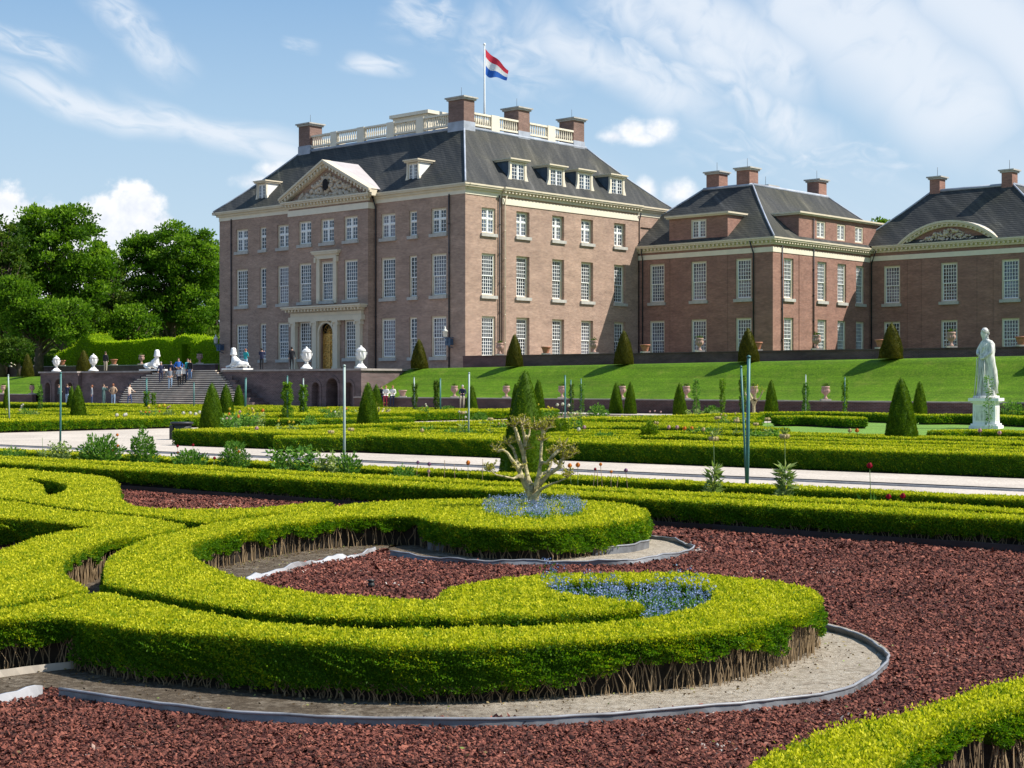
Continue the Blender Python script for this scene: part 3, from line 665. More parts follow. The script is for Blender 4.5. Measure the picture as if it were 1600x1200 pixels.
# ------------------------------------------------------------------ buildings
# every building is built in the palace frame (x = a, y = b) under an Empty at the palace corner
def facade(mb, axis, c, u0, u1, z0, z1, holes, depth=.24):
    """wall sheet in the plane b=c (axis 'b', faces -b) or a=c (axis 'a', faces +a), with real openings and reveals"""
    us = sorted({u0, u1, *[h[0] for h in holes], *[h[1] for h in holes]}); zs = sorted({z0, z1, *[h[2] for h in holes], *[h[3] for h in holes]})
    us = [u for u in us if u0 <= u <= u1]; zs = [z for z in zs if z0 <= z <= z1]
    P = (lambda u, d, z: (u, c+d, z)) if axis == 'b' else (lambda u, d, z: (c-d, u, z))
    for i in range(len(us)-1):
        for j in range(len(zs)-1):
            um, zm = (us[i]+us[i+1])/2, (zs[j]+zs[j+1])/2
            if any(h[0] < um < h[1] and h[2] < zm < h[3] for h in holes): continue
            mb.quad(P(us[i], 0, zs[j]), P(us[i+1], 0, zs[j]), P(us[i+1], 0, zs[j+1]), P(us[i], 0, zs[j+1]))
    for h in holes:
        a, b_, z, w = h[:4]
        mb.quad(P(a, 0, z), P(a, depth, z), P(a, depth, w), P(a, 0, w)); mb.quad(P(b_, 0, z), P(b_, depth, z), P(b_, depth, w), P(b_, 0, w))
        mb.quad(P(a, 0, z), P(b_, 0, z), P(b_, depth, z), P(a, depth, z)); mb.quad(P(a, 0, w), P(b_, 0, w), P(b_, depth, w), P(a, depth, w))
WIN = {}
def window_mesh(w, h, kind):
    """frame + glazing bars, local: x across, y into the wall, origin bottom centre"""
    key = (round(w, 2), round(h, 2), kind)
    if key in WIN: return WIN[key]
    mb = MB(); fw = .13 if w > 1.1 else .09; e = .002
    mb.cur = 0                                      # cream outer case
    mb.box(-w/2, -w/2+fw, 0, .16, 0, h); mb.box(w/2-fw, w/2, 0, .16, 0, h); mb.box(-w/2+fw, w/2-fw, .0, .16, h-fw, h); mb.box(-w/2+fw, w/2-fw, .0, .16, 0, fw*.8)
    mb.cur = 1                                      # white sash
    x0, x1, z0, z1 = -w/2+fw, w/2-fw, fw*.8, h-fw
    def bars(x0, x1, z0, z1, nc, nr, y, st=.065, bt=.036):
        mb.box(x0, x0+st, y, y+.05, z0, z1); mb.box(x1-st, x1, y, y+.05, z0, z1); mb.box(x0+st, x1-st, y+.001, y+.049, z0, z0+st*1.1); mb.box(x0+st, x1-st, y+.001, y+.049, z1-st, z1)
        ax, bx = x0+st, x1-st; az, bz = z0+st*1.1, z1-st
        for i in range(1, nc): x = ax+(bx-ax)*i/nc; mb.box(x-bt/2, x+bt/2, y+.006, y+.046, az, bz)
        for i in range(1, nr): z = az+(bz-az)*i/nr; mb.box(ax, bx, y+.010, y+.043, z-bt/2, z+bt/2)
    if kind == 'sash':
        nc = 5 if w > 1.1 else 2; zm = z0+(z1-z0)*.47; nr = 5
        bars(x0, x1, zm, z1, nc, nr, .05); bars(x0, x1, z0, zm+.05, nc, nr, .105)
    elif kind == 'cross':
        zm = z0+(z1-z0)*.6
        if w > 1.1:
            mb.box(-.07, .07, .02, .14, z0, z1)
            for s_ in (-1, 1):
                xa, xb = (x0, -.07) if s_ < 0 else (.07, x1)
                bars(xa, xb, z0, zm-.04, 2, 3, .06); bars(xa, xb, zm+.04, z1, 2, 2, .06)
            mb.box(x0, -.07, .025, .13, zm-.04, zm+.04); mb.box(.07, x1, .025, .13, zm-.04, zm+.04)
        else:
            bars(x0, x1, z0, zm-.04, 2, 3, .06); bars(x0, x1, zm+.04, z1, 2, 2, .06); mb.box(x0, x1, .025, .13, zm-.04, zm+.04)
    elif kind == 'casement':
        mb.box(-.06, .06, .02, .14, z0, z1)
        bars(x0, -.06, z0, z1, 2, 5 if h > 1.6 else 4, .06); bars(.06, x1, z0, z1, 2, 5 if h > 1.6 else 4, .06)
    me = mb.mesh('window', ['cream', 'white_paint'])
    pm = MB(); pm.box(-w/2+fw, w/2-fw, .118 if kind != 'sash' else .158, .19, fw*.8, h-fw)
    sl = MB(); sl.box(-w/2-.14, w/2+.14, -.16, .12, -.26, -.002) if kind != 'casement' else sl.box(-w/2-.04, w/2+.04, -.10, .1, -.09, -.002)
    WIN[key] = (me, {g_: pm.mesh('pane', [g_]) for g_ in ('glass_dark', 'glass_sky', 'glass_curtain')}, sl.mesh('sill', ['grey_stone'])); return WIN[key]
def add_window(parent, axis, c, u, z, w, h, kind='sash', glass='glass_sky', sill=True, rec=.10):
    me, pm, sm = window_mesh(w, h, kind)
    loc, rz = ((u, c+rec, z), 0) if axis == 'b' else ((c-rec, u, z), PI/2)
    o = child('window', me, parent, loc, rz)
    child('pane', pm[glass], o)
    if sill: child('sill', sm, o, (0, -rec, 0))
    return o
def gl(i): return ('glass_sky', 'glass_dark', 'glass_sky', 'glass_curtain')[i % 4]
def cornice_run(mb, axis, c, u0, u1, zt, h=.62, out=.5, dent=True, e0=0.0, e1=0.0, sgn=1):
    """moulded eaves: three steps plus dentil blocks. axis b: faces -b ; axis a: faces +a"""
    def bx(ua, ub, d0, d1, za, zb):
        if axis == 'b': mb.box(ua, ub, c-d1, c-d0, za, zb)
        else: mb.box(c+d0, c+d1, ua, ub, za, zb)
    k = out/.5
    bx(u0-e0*out, u1+e1*out, -.1, out, zt-.13, zt)
    bx(u0-e0*out*.86, u1+e1*out*.86, -.1, out*.86, zt-.26, zt-.132)
    bx(u0-e0*out*.45, u1+e1*out*.45, -.1, out*.45, zt-.36 if dent else zt-.46, zt-.262)
    if dent:
        bx(u0-e0*out*.25, u1+e1*out*.25, -.1, out*.22, zt-h, zt-.362)
        n = int((u1-u0)/.42); 
        for i in range(n+1):
            u = u0+(u1-u0)*i/n if n else u0
            bx(u-.09, u+.09, out*.22+.002, out*.70, zt-.46, zt-.264)
def chimney(parent, a0, a1, b0, b1, z0, z1, mat='brick_chimney', flash=.9, cap=.12):
    mb = MB(); mb.box(a0, a1, b0, b1, z0, z1)
    o = mb.build('chimney', mat, parent)
    if flash: f = MB(); f.box(a0-.05, a1+.05, b0-.05, b1+.05, z0, z0+flash); f.build('flashing', 'lead', o)
    c = MB(); c.box(a0-.12, a1+.12, b0-.12, b1+.12, z1-.16, z1-.002); c.box(a0-.24, a1+.24, b0-.24, b1+.24, z1, z1+cap); c.build('cap', 'grey_stone', o)
    r = MB(); r.tube([((a0+a1)/2, (b0+b1)/2, z1+cap), ((a0+a1)/2, (b0+b1)/2, z1+cap+.9)], .02, 4); r.build('rod', 'black_iron', o)
    return o
def pipe(parent, pts, r=.06, mat='black_iron'):
    mb = MB(); mb.tube(pts, r, 6)
    for p in range(len(pts)-1):
        a, b = Vector(pts[p]), Vector(pts[p+1]); n = int((b-a).length/2.2)
        for i in range(1, n): q = a.lerp(b, i/n); mb.lathe([(r*1.4, -.04), (r*1.4, .04)], (q.x, q.y, q.z), 6)
    return mb.build('downpipe', mat, parent)
def hip_roof(name, parent, a0, a1, b0, b1, z0, ta0, ta1, tb0, tb1, z1, mat='slate', curve=.25):
    """truncated hipped roof with a slightly flared foot; the flat top is closed with lead"""
    mb = MB(); N_ = 6; rings = []
    for k in range(N_+1):
        t = k/N_; s_ = t; zz = z0+(z1-z0)*(t-curve*t*(1-t)*.5)
        rings.append([(a0+(ta0-a0)*s_, b0+(tb0-b0)*s_, zz), (a1+(ta1-a1)*s_, b0+(tb0-b0)*s_, zz), (a1+(ta1-a1)*s_, b1+(tb1-b1)*s_, zz), (a0+(ta0-a0)*s_, b1+(tb1-b1)*s_, zz)])
    mb.loft(rings, True, False); o = mb.build(name, mat, parent)
    h = MB()
    for j in range(4): h.tube([Vector(r[j])+Vector((0, 0, .04)) for r in rings], .08, 5)
    top = rings[-1]
    for j in range(4): h.tube([Vector(top[j])+Vector((0, 0, .02)), Vector(top[(j+1) % 4])+Vector((0, 0, .02))], .16, 5)
    h.build('ridge_flashing', 'lead', o)
    return o, rings
def relief(mb, pts, dmax, axis='b', c=0.0, seed=1, n=150, hmin=.06, hmax=.26):
    """carved relief: many overlapping rounded lumps and scrolls inside a polygon (u,z)"""
    r = random.Random(seed); L = np.array(pts); mn, mx = L.min(0), L.max(0); k = 0
    while k < n:
        u, z = r.uniform(mn[0], mx[0]), r.uniform(mn[1], mx[1])
        if not inside(np.array([[u, z]]), L)[0]: continue
        k += 1; s_ = r.uniform(hmin, hmax); th = r.uniform(0, PI); e = r.uniform(.35, .8)
        rings = []
        for q in range(4):
            rr = math.cos(q/3*PI/2*.95); ring = []
            for j in range(7):
                t = 2*PI*j/7; x, y = s_*rr*math.cos(t), s_*e*rr*math.sin(t)
                ring.append((u+x*math.cos(th)-y*math.sin(th), c-dmax*math.sin(q/3*PI/2)*s_/hmax, z+x*math.sin(th)+y*math.cos(th)))
            rings.append(ring)
        mb.loft(rings, True, True)

# ---- main palace
ZG, EAVE = 2.84, 17.86
pal = empty('palace', (CX, CY, 0), ROT)
tag(pal, 'large three-storey brick palace with slate hipped roof, balustrade and golden front door', 'palace')
AL, BB, PR = -32.3, 26.9, .77
ROWS = ((3.95, 3.32, 'sash'), (8.95, 3.42, 'sash'), (14.0, 2.08, 'cross'))
front = [(-28.9, 1.75), (-25.8, .92), (-22.85, 1.7), (-9.05, 1.75), (-6.05, .92), (-3.02, 1.75)]
ris = [(-18.95, 1.7), (-15.95, 1.75), (-12.9, 1.72)]
RA0, RA1 = -21.2, -10.72
w = MB()
hl = [(u-ww/2, u+ww/2, z, z+h) for u, ww in front for z, h, k in ROWS]
facade(w, 'b', 0, AL, RA0, ZG, EAVE-.2, [x for x in hl if x[1] < RA0]); facade(w, 'b', 0, RA1, 0, ZG, EAVE-.2, [x for x in hl if x[0] > RA1])
hr = [(u-ww/2, u+ww/2, z, z+h) for u, ww in ris for z, h, k in ROWS if not (abs(u+15.95) < .1 and z < 5)]+[(-16.85, -15.05, ZG, 7.1)]
facade(w, 'b', -PR, RA0, RA1, ZG, EAVE-.2, hr)
for a_ in (RA0, RA1): w.quad((a_, -PR, ZG), (a_, 0, ZG), (a_, 0, EAVE-.2), (a_, -PR, EAVE-.2))
w.quad((AL, 0, ZG), (AL, BB, ZG), (AL, BB, EAVE-.2), (AL, 0, EAVE-.2)); w.quad((AL, BB, ZG), (0, BB, ZG), (0, BB, EAVE-.2), (AL, BB, EAVE-.2))
w.build('wall', 'brick_palace', pal)
w = MB(); SIDE = [(2.72, 1.62), (6.72, 1.62), (11.2, 1.55), (15.05, 1.62), (19.6, 1.62)]; PS = .14
hs = [(u-ww/2, u+ww/2, z, z+h) for u, ww in SIDE for z, h, k in ROWS]
facade(w, 'a', 0, 0, 4.24, ZG, EAVE-.2, [x for x in hs if x[1] < 4.24]); facade(w, 'a', PS, 4.24, 22.2, ZG, EAVE-.2, [x for x in hs if x[0] > 4.24], .32)
facade(w, 'a', 0, 22.2, BB, ZG, EAVE-.2, [(22.75, 24.3, 14.2, 16.0)], .12); w.quad((-.12, 22.75, 14.2), (-.12, 24.3, 14.2), (-.12, 24.3, 16.0), (-.12, 22.75, 16.0))
for b_ in (4.24, 22.2): w.quad((0, b_, ZG), (PS, b_, ZG), (PS, b_, EAVE-.2), (0, b_, EAVE-.2))
w.build('wall', 'brick_palace', pal)
i = 0
for u, ww in front:
    for z, h, k in ROWS: add_window(pal, 'b', 0, u, z, ww, h, k, 'glass_curtain' if (u > -4 and z > 8 and z < 9) or (z < 5 and u > -10 and u < -8) else gl(i)); i += 1
for u, ww in ris:
    for z, h, k in ROWS:
        if abs(u+15.95) < .1 and z < 5: continue
        add_window(pal, 'b', -PR, u, z, ww, h, k, 'glass_dark' if z < 5 else 'glass_sky')
for n_, (u, ww) in enumerate(SIDE):
    for z, h, k in ROWS: add_window(pal, 'a', PS if n_ else 0, u, z, ww, h, k, 'glass_curtain' if (n_ == 3 and z < 5) else ('glass_dark' if z < 12 else 'glass_sky'), rec=.26 if n_ else .12)
# friezes and eaves
f = MB()
f.box(AL-.03, RA0-.002, -.05, .1, 17.02, EAVE-.46); f.box(RA1+.002, .05, -.05, .1, 17.02, EAVE-.46); f.box(-.1, .05, .102, 4.2, 17.02, EAVE-.46); f.box(-.1, .05, 22.25, BB, 17.02, EAVE-.46)
f.box(RA0-.06, RA1+.06, -PR-.06, -PR+.1, 16.58, 17.1); f.box(RA0-.06, RA0+.05, -PR+.102, .1, 16.58, 17.1); f.box(RA1-.05, RA1+.06, -PR+.102, .1, 16.58, 17.1)
f.box(.1, PS+.06, 4.2, 22.24, 16.5, 17.0)
f.build('frieze', 'cream_light', pal)
f = MB()
cornice_run(f, 'b', 0, AL, RA0-.1, EAVE, dent=False, e0=1); cornice_run(f, 'b', 0, RA1+.1, 0, EAVE, dent=False, e1=1)
cornice_run(f, 'b', -PR, RA0, RA1, EAVE-.0, out=.55, e0=1, e1=1)
cornice_run(f, 'a', 0, 0, 4.1, EAVE+.003, dent=False); cornice_run(f, 'a', PS, 4.24, 22.2, EAVE+.006, h=.7, out=.55, e0=.4, e1=.4); cornice_run(f, 'a', 0, 22.4, BB, EAVE+.003, dent=False, e1=1)
f.box(AL-.5, AL, -.5, BB+.5, 17.6, EAVE-.004); f.box(AL, .5, BB, BB+.5, 17.6, EAVE-.004)
f.build('cornice', 'cream', pal)
IN = 5.4; ZT = 23.55
ro, rings = hip_roof('roof', pal, AL-.42, .42, -.42, BB+.42, EAVE+.02, AL+IN, -IN, IN, BB-IN, ZT)
# balustrade round the flat top
def balus(ax, c, u0, u1, z):
    bl = MB()
    def bx(ua, ub, d, za, zb):
        if ax == 'b': bl.box(ua, ub, c-d, c+d, za, zb)
        else: bl.box(c-d, c+d, ua, ub, za, zb)
    bx(u0, u1, .16, z, z+.16); bx(u0, u1, .15, z+.98, z+1.14)
    n = max(2, int((u1-u0)/.27))
    for i in range(n):
        u = u0+(u1-u0)*(i+.5)/n; cc = (u, c, z+.162) if ax == 'b' else (c, u, z+.162)
        bl.lathe([(.07, 0), (.05, .08), (.09, .28), (.05, .55), (.05, .66), (.08, .74), (.08, .815)], cc, 6)
    bl.build('balustrade', 'cream_light', pal)
def bpost(*a):
    q = MB(); q.box(*a); q.build('balustrade_pier', 'cream_light', pal)
zb = ZT+.30
seg = [(-25.4, -22.6), (-21.75, -18.95), (-18.0, -15.0), (-14.05, -11.2), (-10.3, -7.0)]
for u0, u1 in seg: balus('b', IN+.1, u0, u1, zb); balus('b', BB-IN-.1, u0, u1, zb)
for (u, v) in ((-22.6, -21.75), (-18.95, -18.0), (-15.0, -14.05), (-11.2, -10.3)):
    bpost(u+.002, v-.002, IN-.1, IN+.3, zb-.25, zb+1.17); bpost(u+.002, v-.002, BB-IN-.3, BB-IN+.1, zb-.25, zb+1.17)
for u0, u1 in ((6.5, 8.7), (9.7, 12.2), (13.7, 16.1), (17.1, 19.7)): balus('a', -IN-.1, u0, u1, zb); balus('a', AL+IN+.1, u0, u1, zb)
for u, v in ((8.7, 9.7), (16.1, 17.1)): bpost(-IN-.3, -IN+.1, u+.002, v-.002, zb-.25, zb+1.17); bpost(AL+IN-.1, AL+IN+.3, u+.002, v-.002, zb-.25, zb+1.17)
for a_, b_, c_, d_ in ((-7.1, -5.25, 5.2, 6.5), (-7.1, -5.35, 12.2, 13.65), (-7.1, -5.35, 19.7, 21.2), (AL+IN-.1, -25.4, 5.2, 6.7), (AL+IN-.1, -25.4, 19.7, 21.2)): chimney(pal, a_, b_, c_, d_, ZT-.35, ZT+2.55)
lt = MB(); lt.box(-18.0, -13.9, 9.4, 17.5, ZT, 25.9)
lt.box(-18.25, -13.65, 9.15, 17.75, 25.9, 26.2); lt.box(-18.5, -13.4, 8.9, 18.0, 26.2, 26.5)
for x in (-17.7, -16.5, -15.3): lt.box(x, x+.95, 9.33, 9.398, ZT+.6, 25.7)
lt.build('roof_pavilion', 'cream_light', pal)
# dormers
def dormer(parent, axis, c, u, z0, w=1.65, h=2.0, run=1.9, side='lead', wmat='cream_light', slope=1.08):
    """curved-cheek dormer; local x across, y into the roof"""
    loc, rz = ((u, c, z0), 0) if axis == 'b' else ((c, u, z0), PI/2)
    mb = MB(); W2 = w/2
    prof = [(1.46, 0), (1.46, .14), (1.37, .34), (1.19, .66), (1.05, 1.0), (1.0, 1.4), (1.0, h)]
    for s_ in (-1, 1):
        for k in range(len(prof)-1):
            (r0, za), (r1, zb_) = prof[k], prof[k+1]; xi = W2*.80
            for y in (0, .2): mb.quad((s_*xi, y, za), (s_*W2*r0*.98, y, za), (s_*W2*r1*.98, y, zb_), (s_*xi, y, zb_))
            mb.quad((s_*W2*r0*.98, 0, za), (s_*W2*r0*.98, .2, za), (s_*W2*r1*.98, .2, zb_), (s_*W2*r1*.98, 0, zb_))
    mb.box(-W2*.8, W2*.8, .002, .19, -.02, .16)
    o = mb.build('dormer', wmat, parent, loc, rz)
    ck = MB()
    for s_ in (-1, 1):
        x = s_*W2*.97
        i = len(ck.v); ck.v += [(x, .2, -.0), (x, .2, h), (x, h/slope+.2, h), (x*.9, .2, 0), (x*.9, .2, h), (x*.9, h/slope+.2, h)]
        ck.face((i, i+1, i+2)); ck.face((i+3, i+4, i+5))
    ck.build('cheek', side, o)
    rf = MB(); rf.box(-W2-.12, W2+.12, -.18, h/slope+.25, h+.003, h+.13); rf.box(-W2-.2, W2+.2, -.28, h/slope+.3, h+.131, h+.24); rf.build('dormer_roof', 'cream', o)
    me, pm, sm = window_mesh(w*.86, h-.2, 'casement'); wn = child('window', me, o, (0, .03, .18), 0); child('pane', pm['glass_sky'], wn)
for u in (6.99, 11.9, 15.7, 20.2): dormer(pal, 'a', -.62, u, EAVE+.36, 2.08, 2.1, side='dormer_blue')
for u in (-26.8, -6.75): dormer(pal, 'b', .62, u, EAVE+.36, 1.45, 2.0, side='white_paint')
# triangular pediment
pt = MB(); Bp = -PR; ap = -15.95; hw = 5.75; zp = EAVE; hp = 2.95
pt.v = [(ap-hw+.4, Bp+.12, zp), (ap+hw-.4, Bp+.12, zp), (ap, Bp+.12, zp+hp-.25), (ap-hw+.4, Bp+.2, zp), (ap+hw-.4, Bp+.2, zp), (ap, Bp+.2, zp+hp-.25)]; pt.face((0, 1, 2)); pt.face((3, 4, 5))
po = pt.build('pediment', 'brick_palace', pal)
rk = MB()
for s_ in (-1, 1):
    x0, x1 = ap+s_*(hw+.25), ap
    for (d0, d1, t0, t1) in ((-.62, .35, .16, .34), (-.5, .3, .0, .158), (-.28, .3, -.26, -.002)):
        for (ya, yb) in ((Bp+d0, Bp+d1),):
            i = len(rk.v); dz = hp
            rk.v += [(x0, ya, zp+t0), (x1, ya, zp+dz+t0), (x1, ya, zp+dz+t1), (x0, ya, zp+t1), (x0, yb, zp+t0), (x1, yb, zp+dz+t0), (x1, yb, zp+dz+t1), (x0, yb, zp+t1)]
            for q in ((0, 1, 2, 3), (4, 5, 6, 7), (3, 2, 6, 7), (0, 1, 5, 4), (0, 3, 7, 4), (1, 2, 6, 5)): rk.face(tuple(i+k for k in q))
    for k in range(1, 15):
        t = k/15; x = x0+(x1-x0)*t; z = zp+hp*t
        rk.box(x-.09, x+.09, Bp-.47, Bp-.282, z-.26, z-.03)
rk.build('raking_cornice', 'cream', po)
rl = MB(); relief(rl, [(ap-4.4, zp+.08), (ap+4.4, zp+.08), (ap+1.6, zp+1.45), (ap, zp+2.35), (ap-1.6, zp+1.45)], .34, 'b', Bp+.12, 3, 260, .08, .34); rl.box(ap-4.2, ap+4.2, Bp-.1, Bp+.11, zp+.02, zp+.14)
rl.build('relief', 'sandstone', po)
ov = MB(); ov.lathe([(.36, 0), (.36, .05)], n=14); o = ov.build('oval_window', 'dark_interior', po); o.rotation_euler = (PI/2, 0, 0); o.scale = (1, 1.4, 1); o.location = (ap, Bp-.22, zp+1.15)
pr = MB(); yb = 2.8
pr.v = [(ap-hw-.3, Bp-.3, zp+.3), (ap+hw+.3, Bp-.3, zp+.3), (ap, Bp-.3, zp+hp+.32), (ap, yb, zp+hp+.32), (ap-hw-.3, .1, zp+.3), (ap+hw+.3, .1, zp+.3)]
pr.face((0, 2, 3, 4)); pr.face((1, 5, 3, 2)); pr.build('pediment_roof', 'pediment_sheet', po)
# door, portico, window surround
dr = MB(); y = -PR+.30
dr.box(-16.85, -15.05, y, y+.1, ZG, 5.95); 
do = dr.build('front_door', 'gold', pal)
dd = MB(); relief(dd, [(-16.75, ZG+.1), (-15.15, ZG+.1), (-15.15, 5.85), (-16.75, 5.85)], .09, 'b', y, 8, 170, .05, .16)
for x in (-16.8, -15.98, -15.2): dd.box(x, x+.1, y-.07, y-.001, ZG, 5.9)
dd.build('ornament', 'gold', do)
tr = MB(); tr.box(-16.85, -15.05, y, y+.1, 5.96, 6.1)
for k in range(9):
    t = PI*k/8; tr.tube([(-15.95, y, 6.15), (-15.95+.8*math.cos(t), y, 6.15+.8*math.sin(t))], .035, 4)
for rr in (.35, .8): tr.tube([(-15.95+rr*math.cos(PI*k/12), y-.02, 6.15+rr*math.sin(PI*k/12)) for k in range(13)], .05, 4)
tr.build('fanlight', 'gold', do); bk = MB(); bk.quad((-16.85, y+.11, 5.9), (-15.05, y+.11, 5.9), (-15.05, y+.11, 7.1), (-16.85, y+.11, 7.1)); bk.build('fanlight_glass', 'dark_interior', do)
pc = MB(); yf = -PR
for x in (-20.2, -17.35, -14.55, -11.65):
    pc.box(x-.36, x+.36, yf-.42, yf-.002, ZG, ZG+.42); pc.box(x-.27, x+.27, yf-.34, yf-.003, ZG+.42, 7.05)
    pc.box(x-.36, x+.36, yf-.42, yf-.002, 7.05, 7.2); pc.lathe([(.0, -.02), (.15, -.02), (.15, .02), (0, .02)], (x-.32, yf-.34, 7.0), 8)
    pc.box(x-.42, x-.26, yf-.44, yf-.01, 6.82, 7.049); pc.box(x+.26, x+.42, yf-.44, yf-.01, 6.82, 7.049)
pc.build('pilasters', 'cream', pal) if False else None
for x in (-20.2, -17.35, -14.55, -11.65):
    q = MB(); q.box(x-.36, x+.36, yf-.42, yf-.002, ZG, ZG+.42); q.box(x-.27, x+.27, yf-.34, yf-.003, ZG+.421, 7.05); q.box(x-.42, x-.24, yf-.44, yf-.01, 6.82, 7.049); q.box(x+.24, x+.42, yf-.44, yf-.01, 6.82, 7.048); q.box(x-.37, x+.37, yf-.42, yf-.002, 7.051, 7.2)
    q.build('column', 'cream', pal)
en = MB(); en.box(-20.75, -11.1, yf-.42, yf-.002, 7.2, 7.62); en.box(-20.6, -11.25, yf-.30, yf-.002, 7.621, 7.98)
en.build('entablature', 'cream', pal)
en = MB(); cornice_run(en, 'b', yf-.2, -20.7, -11.15, 8.52, h=.5, out=.8, e0=.6, e1=.6); en.build('portico_cornice', 'cream', pal)
ar = MB(); N_ = 14
def arch_strip(mb, cx, cz, r0, r1, y0, y1, n=14, full=PI):
    for k in range(n):
        t0, t1 = full*k/n, full*(k+1)/n
        pts = [(cx+r*math.cos(t), y, cz+r*math.sin(t)) for y in (y0, y1) for (r, t) in ((r0, t0), (r1, t0), (r1, t1), (r0, t1))]
        i = len(mb.v); mb.v += pts
        for q in ((0, 1, 2, 3), (4, 5, 6, 7), (1, 2, 6, 5), (0, 3, 7, 4)): mb.face(tuple(i+j for j in q))
arch_strip(ar, -15.95, 6.1, .92, 1.12, yf-.2, yf-.003)
for s_ in (-1, 1):
    ar.box(-15.95+s_*.90, -15.95+s_*1.12, yf-.2, yf-.003, ZG, 6.1-.01)
    # spandrels of the cream door surround
    for k in range(8):
        x0 = -15.95+s_*1.12*k/8; x1 = -15.95+s_*1.12*(k+1)/8
        z0 = 6.1+math.sqrt(max(0, 1.12**2-(1.12*k/8)**2)); z1 = 6.1+math.sqrt(max(0, 1.12**2-(1.12*(k+1)/8)**2))
        ar.quad((x0, yf-.06, z0), (x1, yf-.06, z1), (x1, yf-.06, 7.2), (x0, yf-.06, 7.2))
ar.build('door_arch', 'cream', pal)
sr = MB()
for s_ in (-1, 1): sr.box(-15.95+s_*.90, -15.95+s_*1.30, yf-.16, yf-.003, 8.75, 12.6); sr.box(-15.95+s_*1.26, -15.95+s_*1.48, yf-.3, yf-.003, 12.3, 12.75)
sr.box(-17.3, -14.6, yf-.2, yf-.003, 12.6, 12.98); cornice_run(sr, 'b', yf, -17.3, -14.6, 13.3, out=.42, dent=False, e0=1, e1=1); sr.box(-17.5, -14.4, yf-.34, yf-.003, 12.98, 13.04)
sr.build('window_surround', 'cream', pal)
pipe(pal, [(RA1+.18, -.45, 17.6), (RA1+.22, -.10, 16.7), (RA1+.22, -.10, ZG)]); pipe(pal, [(-1.75, -.10, 17.1), (-1.75, -.10, ZG)]); pipe(pal, [(-30.4, -.10, 17.1), (-30.4, -.10, ZG)])
pipe(pal, [(.12, 3.9, 17.2), (.12, 3.9, ZG)]); pipe(pal, [(PS+.3, 4.45, 17.2), (PS+.12, 4.4, 16.6), (PS+.12, 4.4, ZG)], .05, 'cream'); pipe(pal, [(PS+.3, 22.3, 17.2), (.13, 22.4, 16.5), (.13, 22.4, ZG)])
for a_ in (-1.35, -31.6):
    lm = MB(); zc = 5.15; lm.box(a_-.05, a_+.05, -1.15, -.002, zc+.3, zc+.36); lm.box(a_-.04, a_+.04, -.7, -.05, zc-.25, zc+.26); lm.tube([(a_, -.05, zc-.5), (a_, -.5, zc-.35), (a_, -1.0, zc+.2)], .04, 5); lm.box(a_-.28, a_+.28, -.66, -.6, zc-.3, zc+.3)
    lo_ = lm.build('wall_lamp', 'blue_iron', pal)
    lg = MB(); lg.lathe([(.10, .38), (.17, .42), (.20, .8), (.26, .84), (.10, 1.0), (.05, 1.06), (.08, 1.12), (0, 1.25)], (a_, -.95, zc), 8); lg.build('lantern', 'glass_lamp', lo_)

# ---- wings
def wing(label, A1, B0, A0, B1, z0, fz, fronts, sides, dn=True):
    r_ = empty('palace_wing', (CX, CY, 0), ROT); tag(r_, label, 'palace wing', 'side wings of the palace')
    return r_
BW, AW = 22.38, 14.41; EW = 14.17; B3 = 38.49
wg = tag(empty('palace_wing', (CX, CY, 0), ROT), 'two-storey brick wing with brick attic blocks, joined to the right of the tall palace', 'palace wing')
WR = ((4.0, 3.42, 'sash'), (9.05, 3.46, 'sash'))
wf = [(2.17, 1.66), (6.75, 1.66), (11.45, 1.62)]; ws = [(24.83, 1.5), (30.2, 1.5), (33.54, 1.48), (36.75, 1.5)]
w = MB(); facade(w, 'b', BW, .0, AW, ZG, EW-.2, [(u-x/2, u+x/2, z, z+h) for u, x in wf for z, h, k in WR])
for a_ in (3.6, 9.8): w.box(a_-.02, a_+.02, BW-.03, BW+.02, ZG, 12.95)
facade(w, 'a', AW, BW, B3+.2, ZG, EW-.2, [(u-x/2, u+x/2, z, z+h) for u, x in ws for z, h, k in WR])
for b_ in (26.45, 28.6): w.box(AW-.02, AW+.04, b_-.02, b_+.02, ZG, 12.95)
w.build('wall', 'brick_wing', wg)
for i, (u, x) in enumerate(wf):
    for z, h, k in WR: add_window(wg, 'b', BW, u, z, x, h, k, 'glass_curtain')
for i, (u, x) in enumerate(ws):
    for z, h, k in WR: add_window(wg, 'a', AW, u, z, x, h, k, gl(i+1), rec=.12)
f = MB(); f.box(.05, AW+.05, BW-.05, BW+.1, 12.93, 13.35); f.box(AW-.1, AW+.05, BW+.102, B3-.05, 12.93, 13.35); f.build('frieze', 'cream_light', wg)
f = MB(); cornice_run(f, 'b', BW, .1, AW, EW, out=.5, e1=1); cornice_run(f, 'a', AW, BW, B3-.1, EW+.003, out=.5); f.build('cornice', 'cream', wg)
wro, _r = hip_roof('roof', wg, -4.2, AW+.4, BW-.4, 47.5, EW+.01, 2.9, 8.3, BW+6.1, 41.2, 19.65)
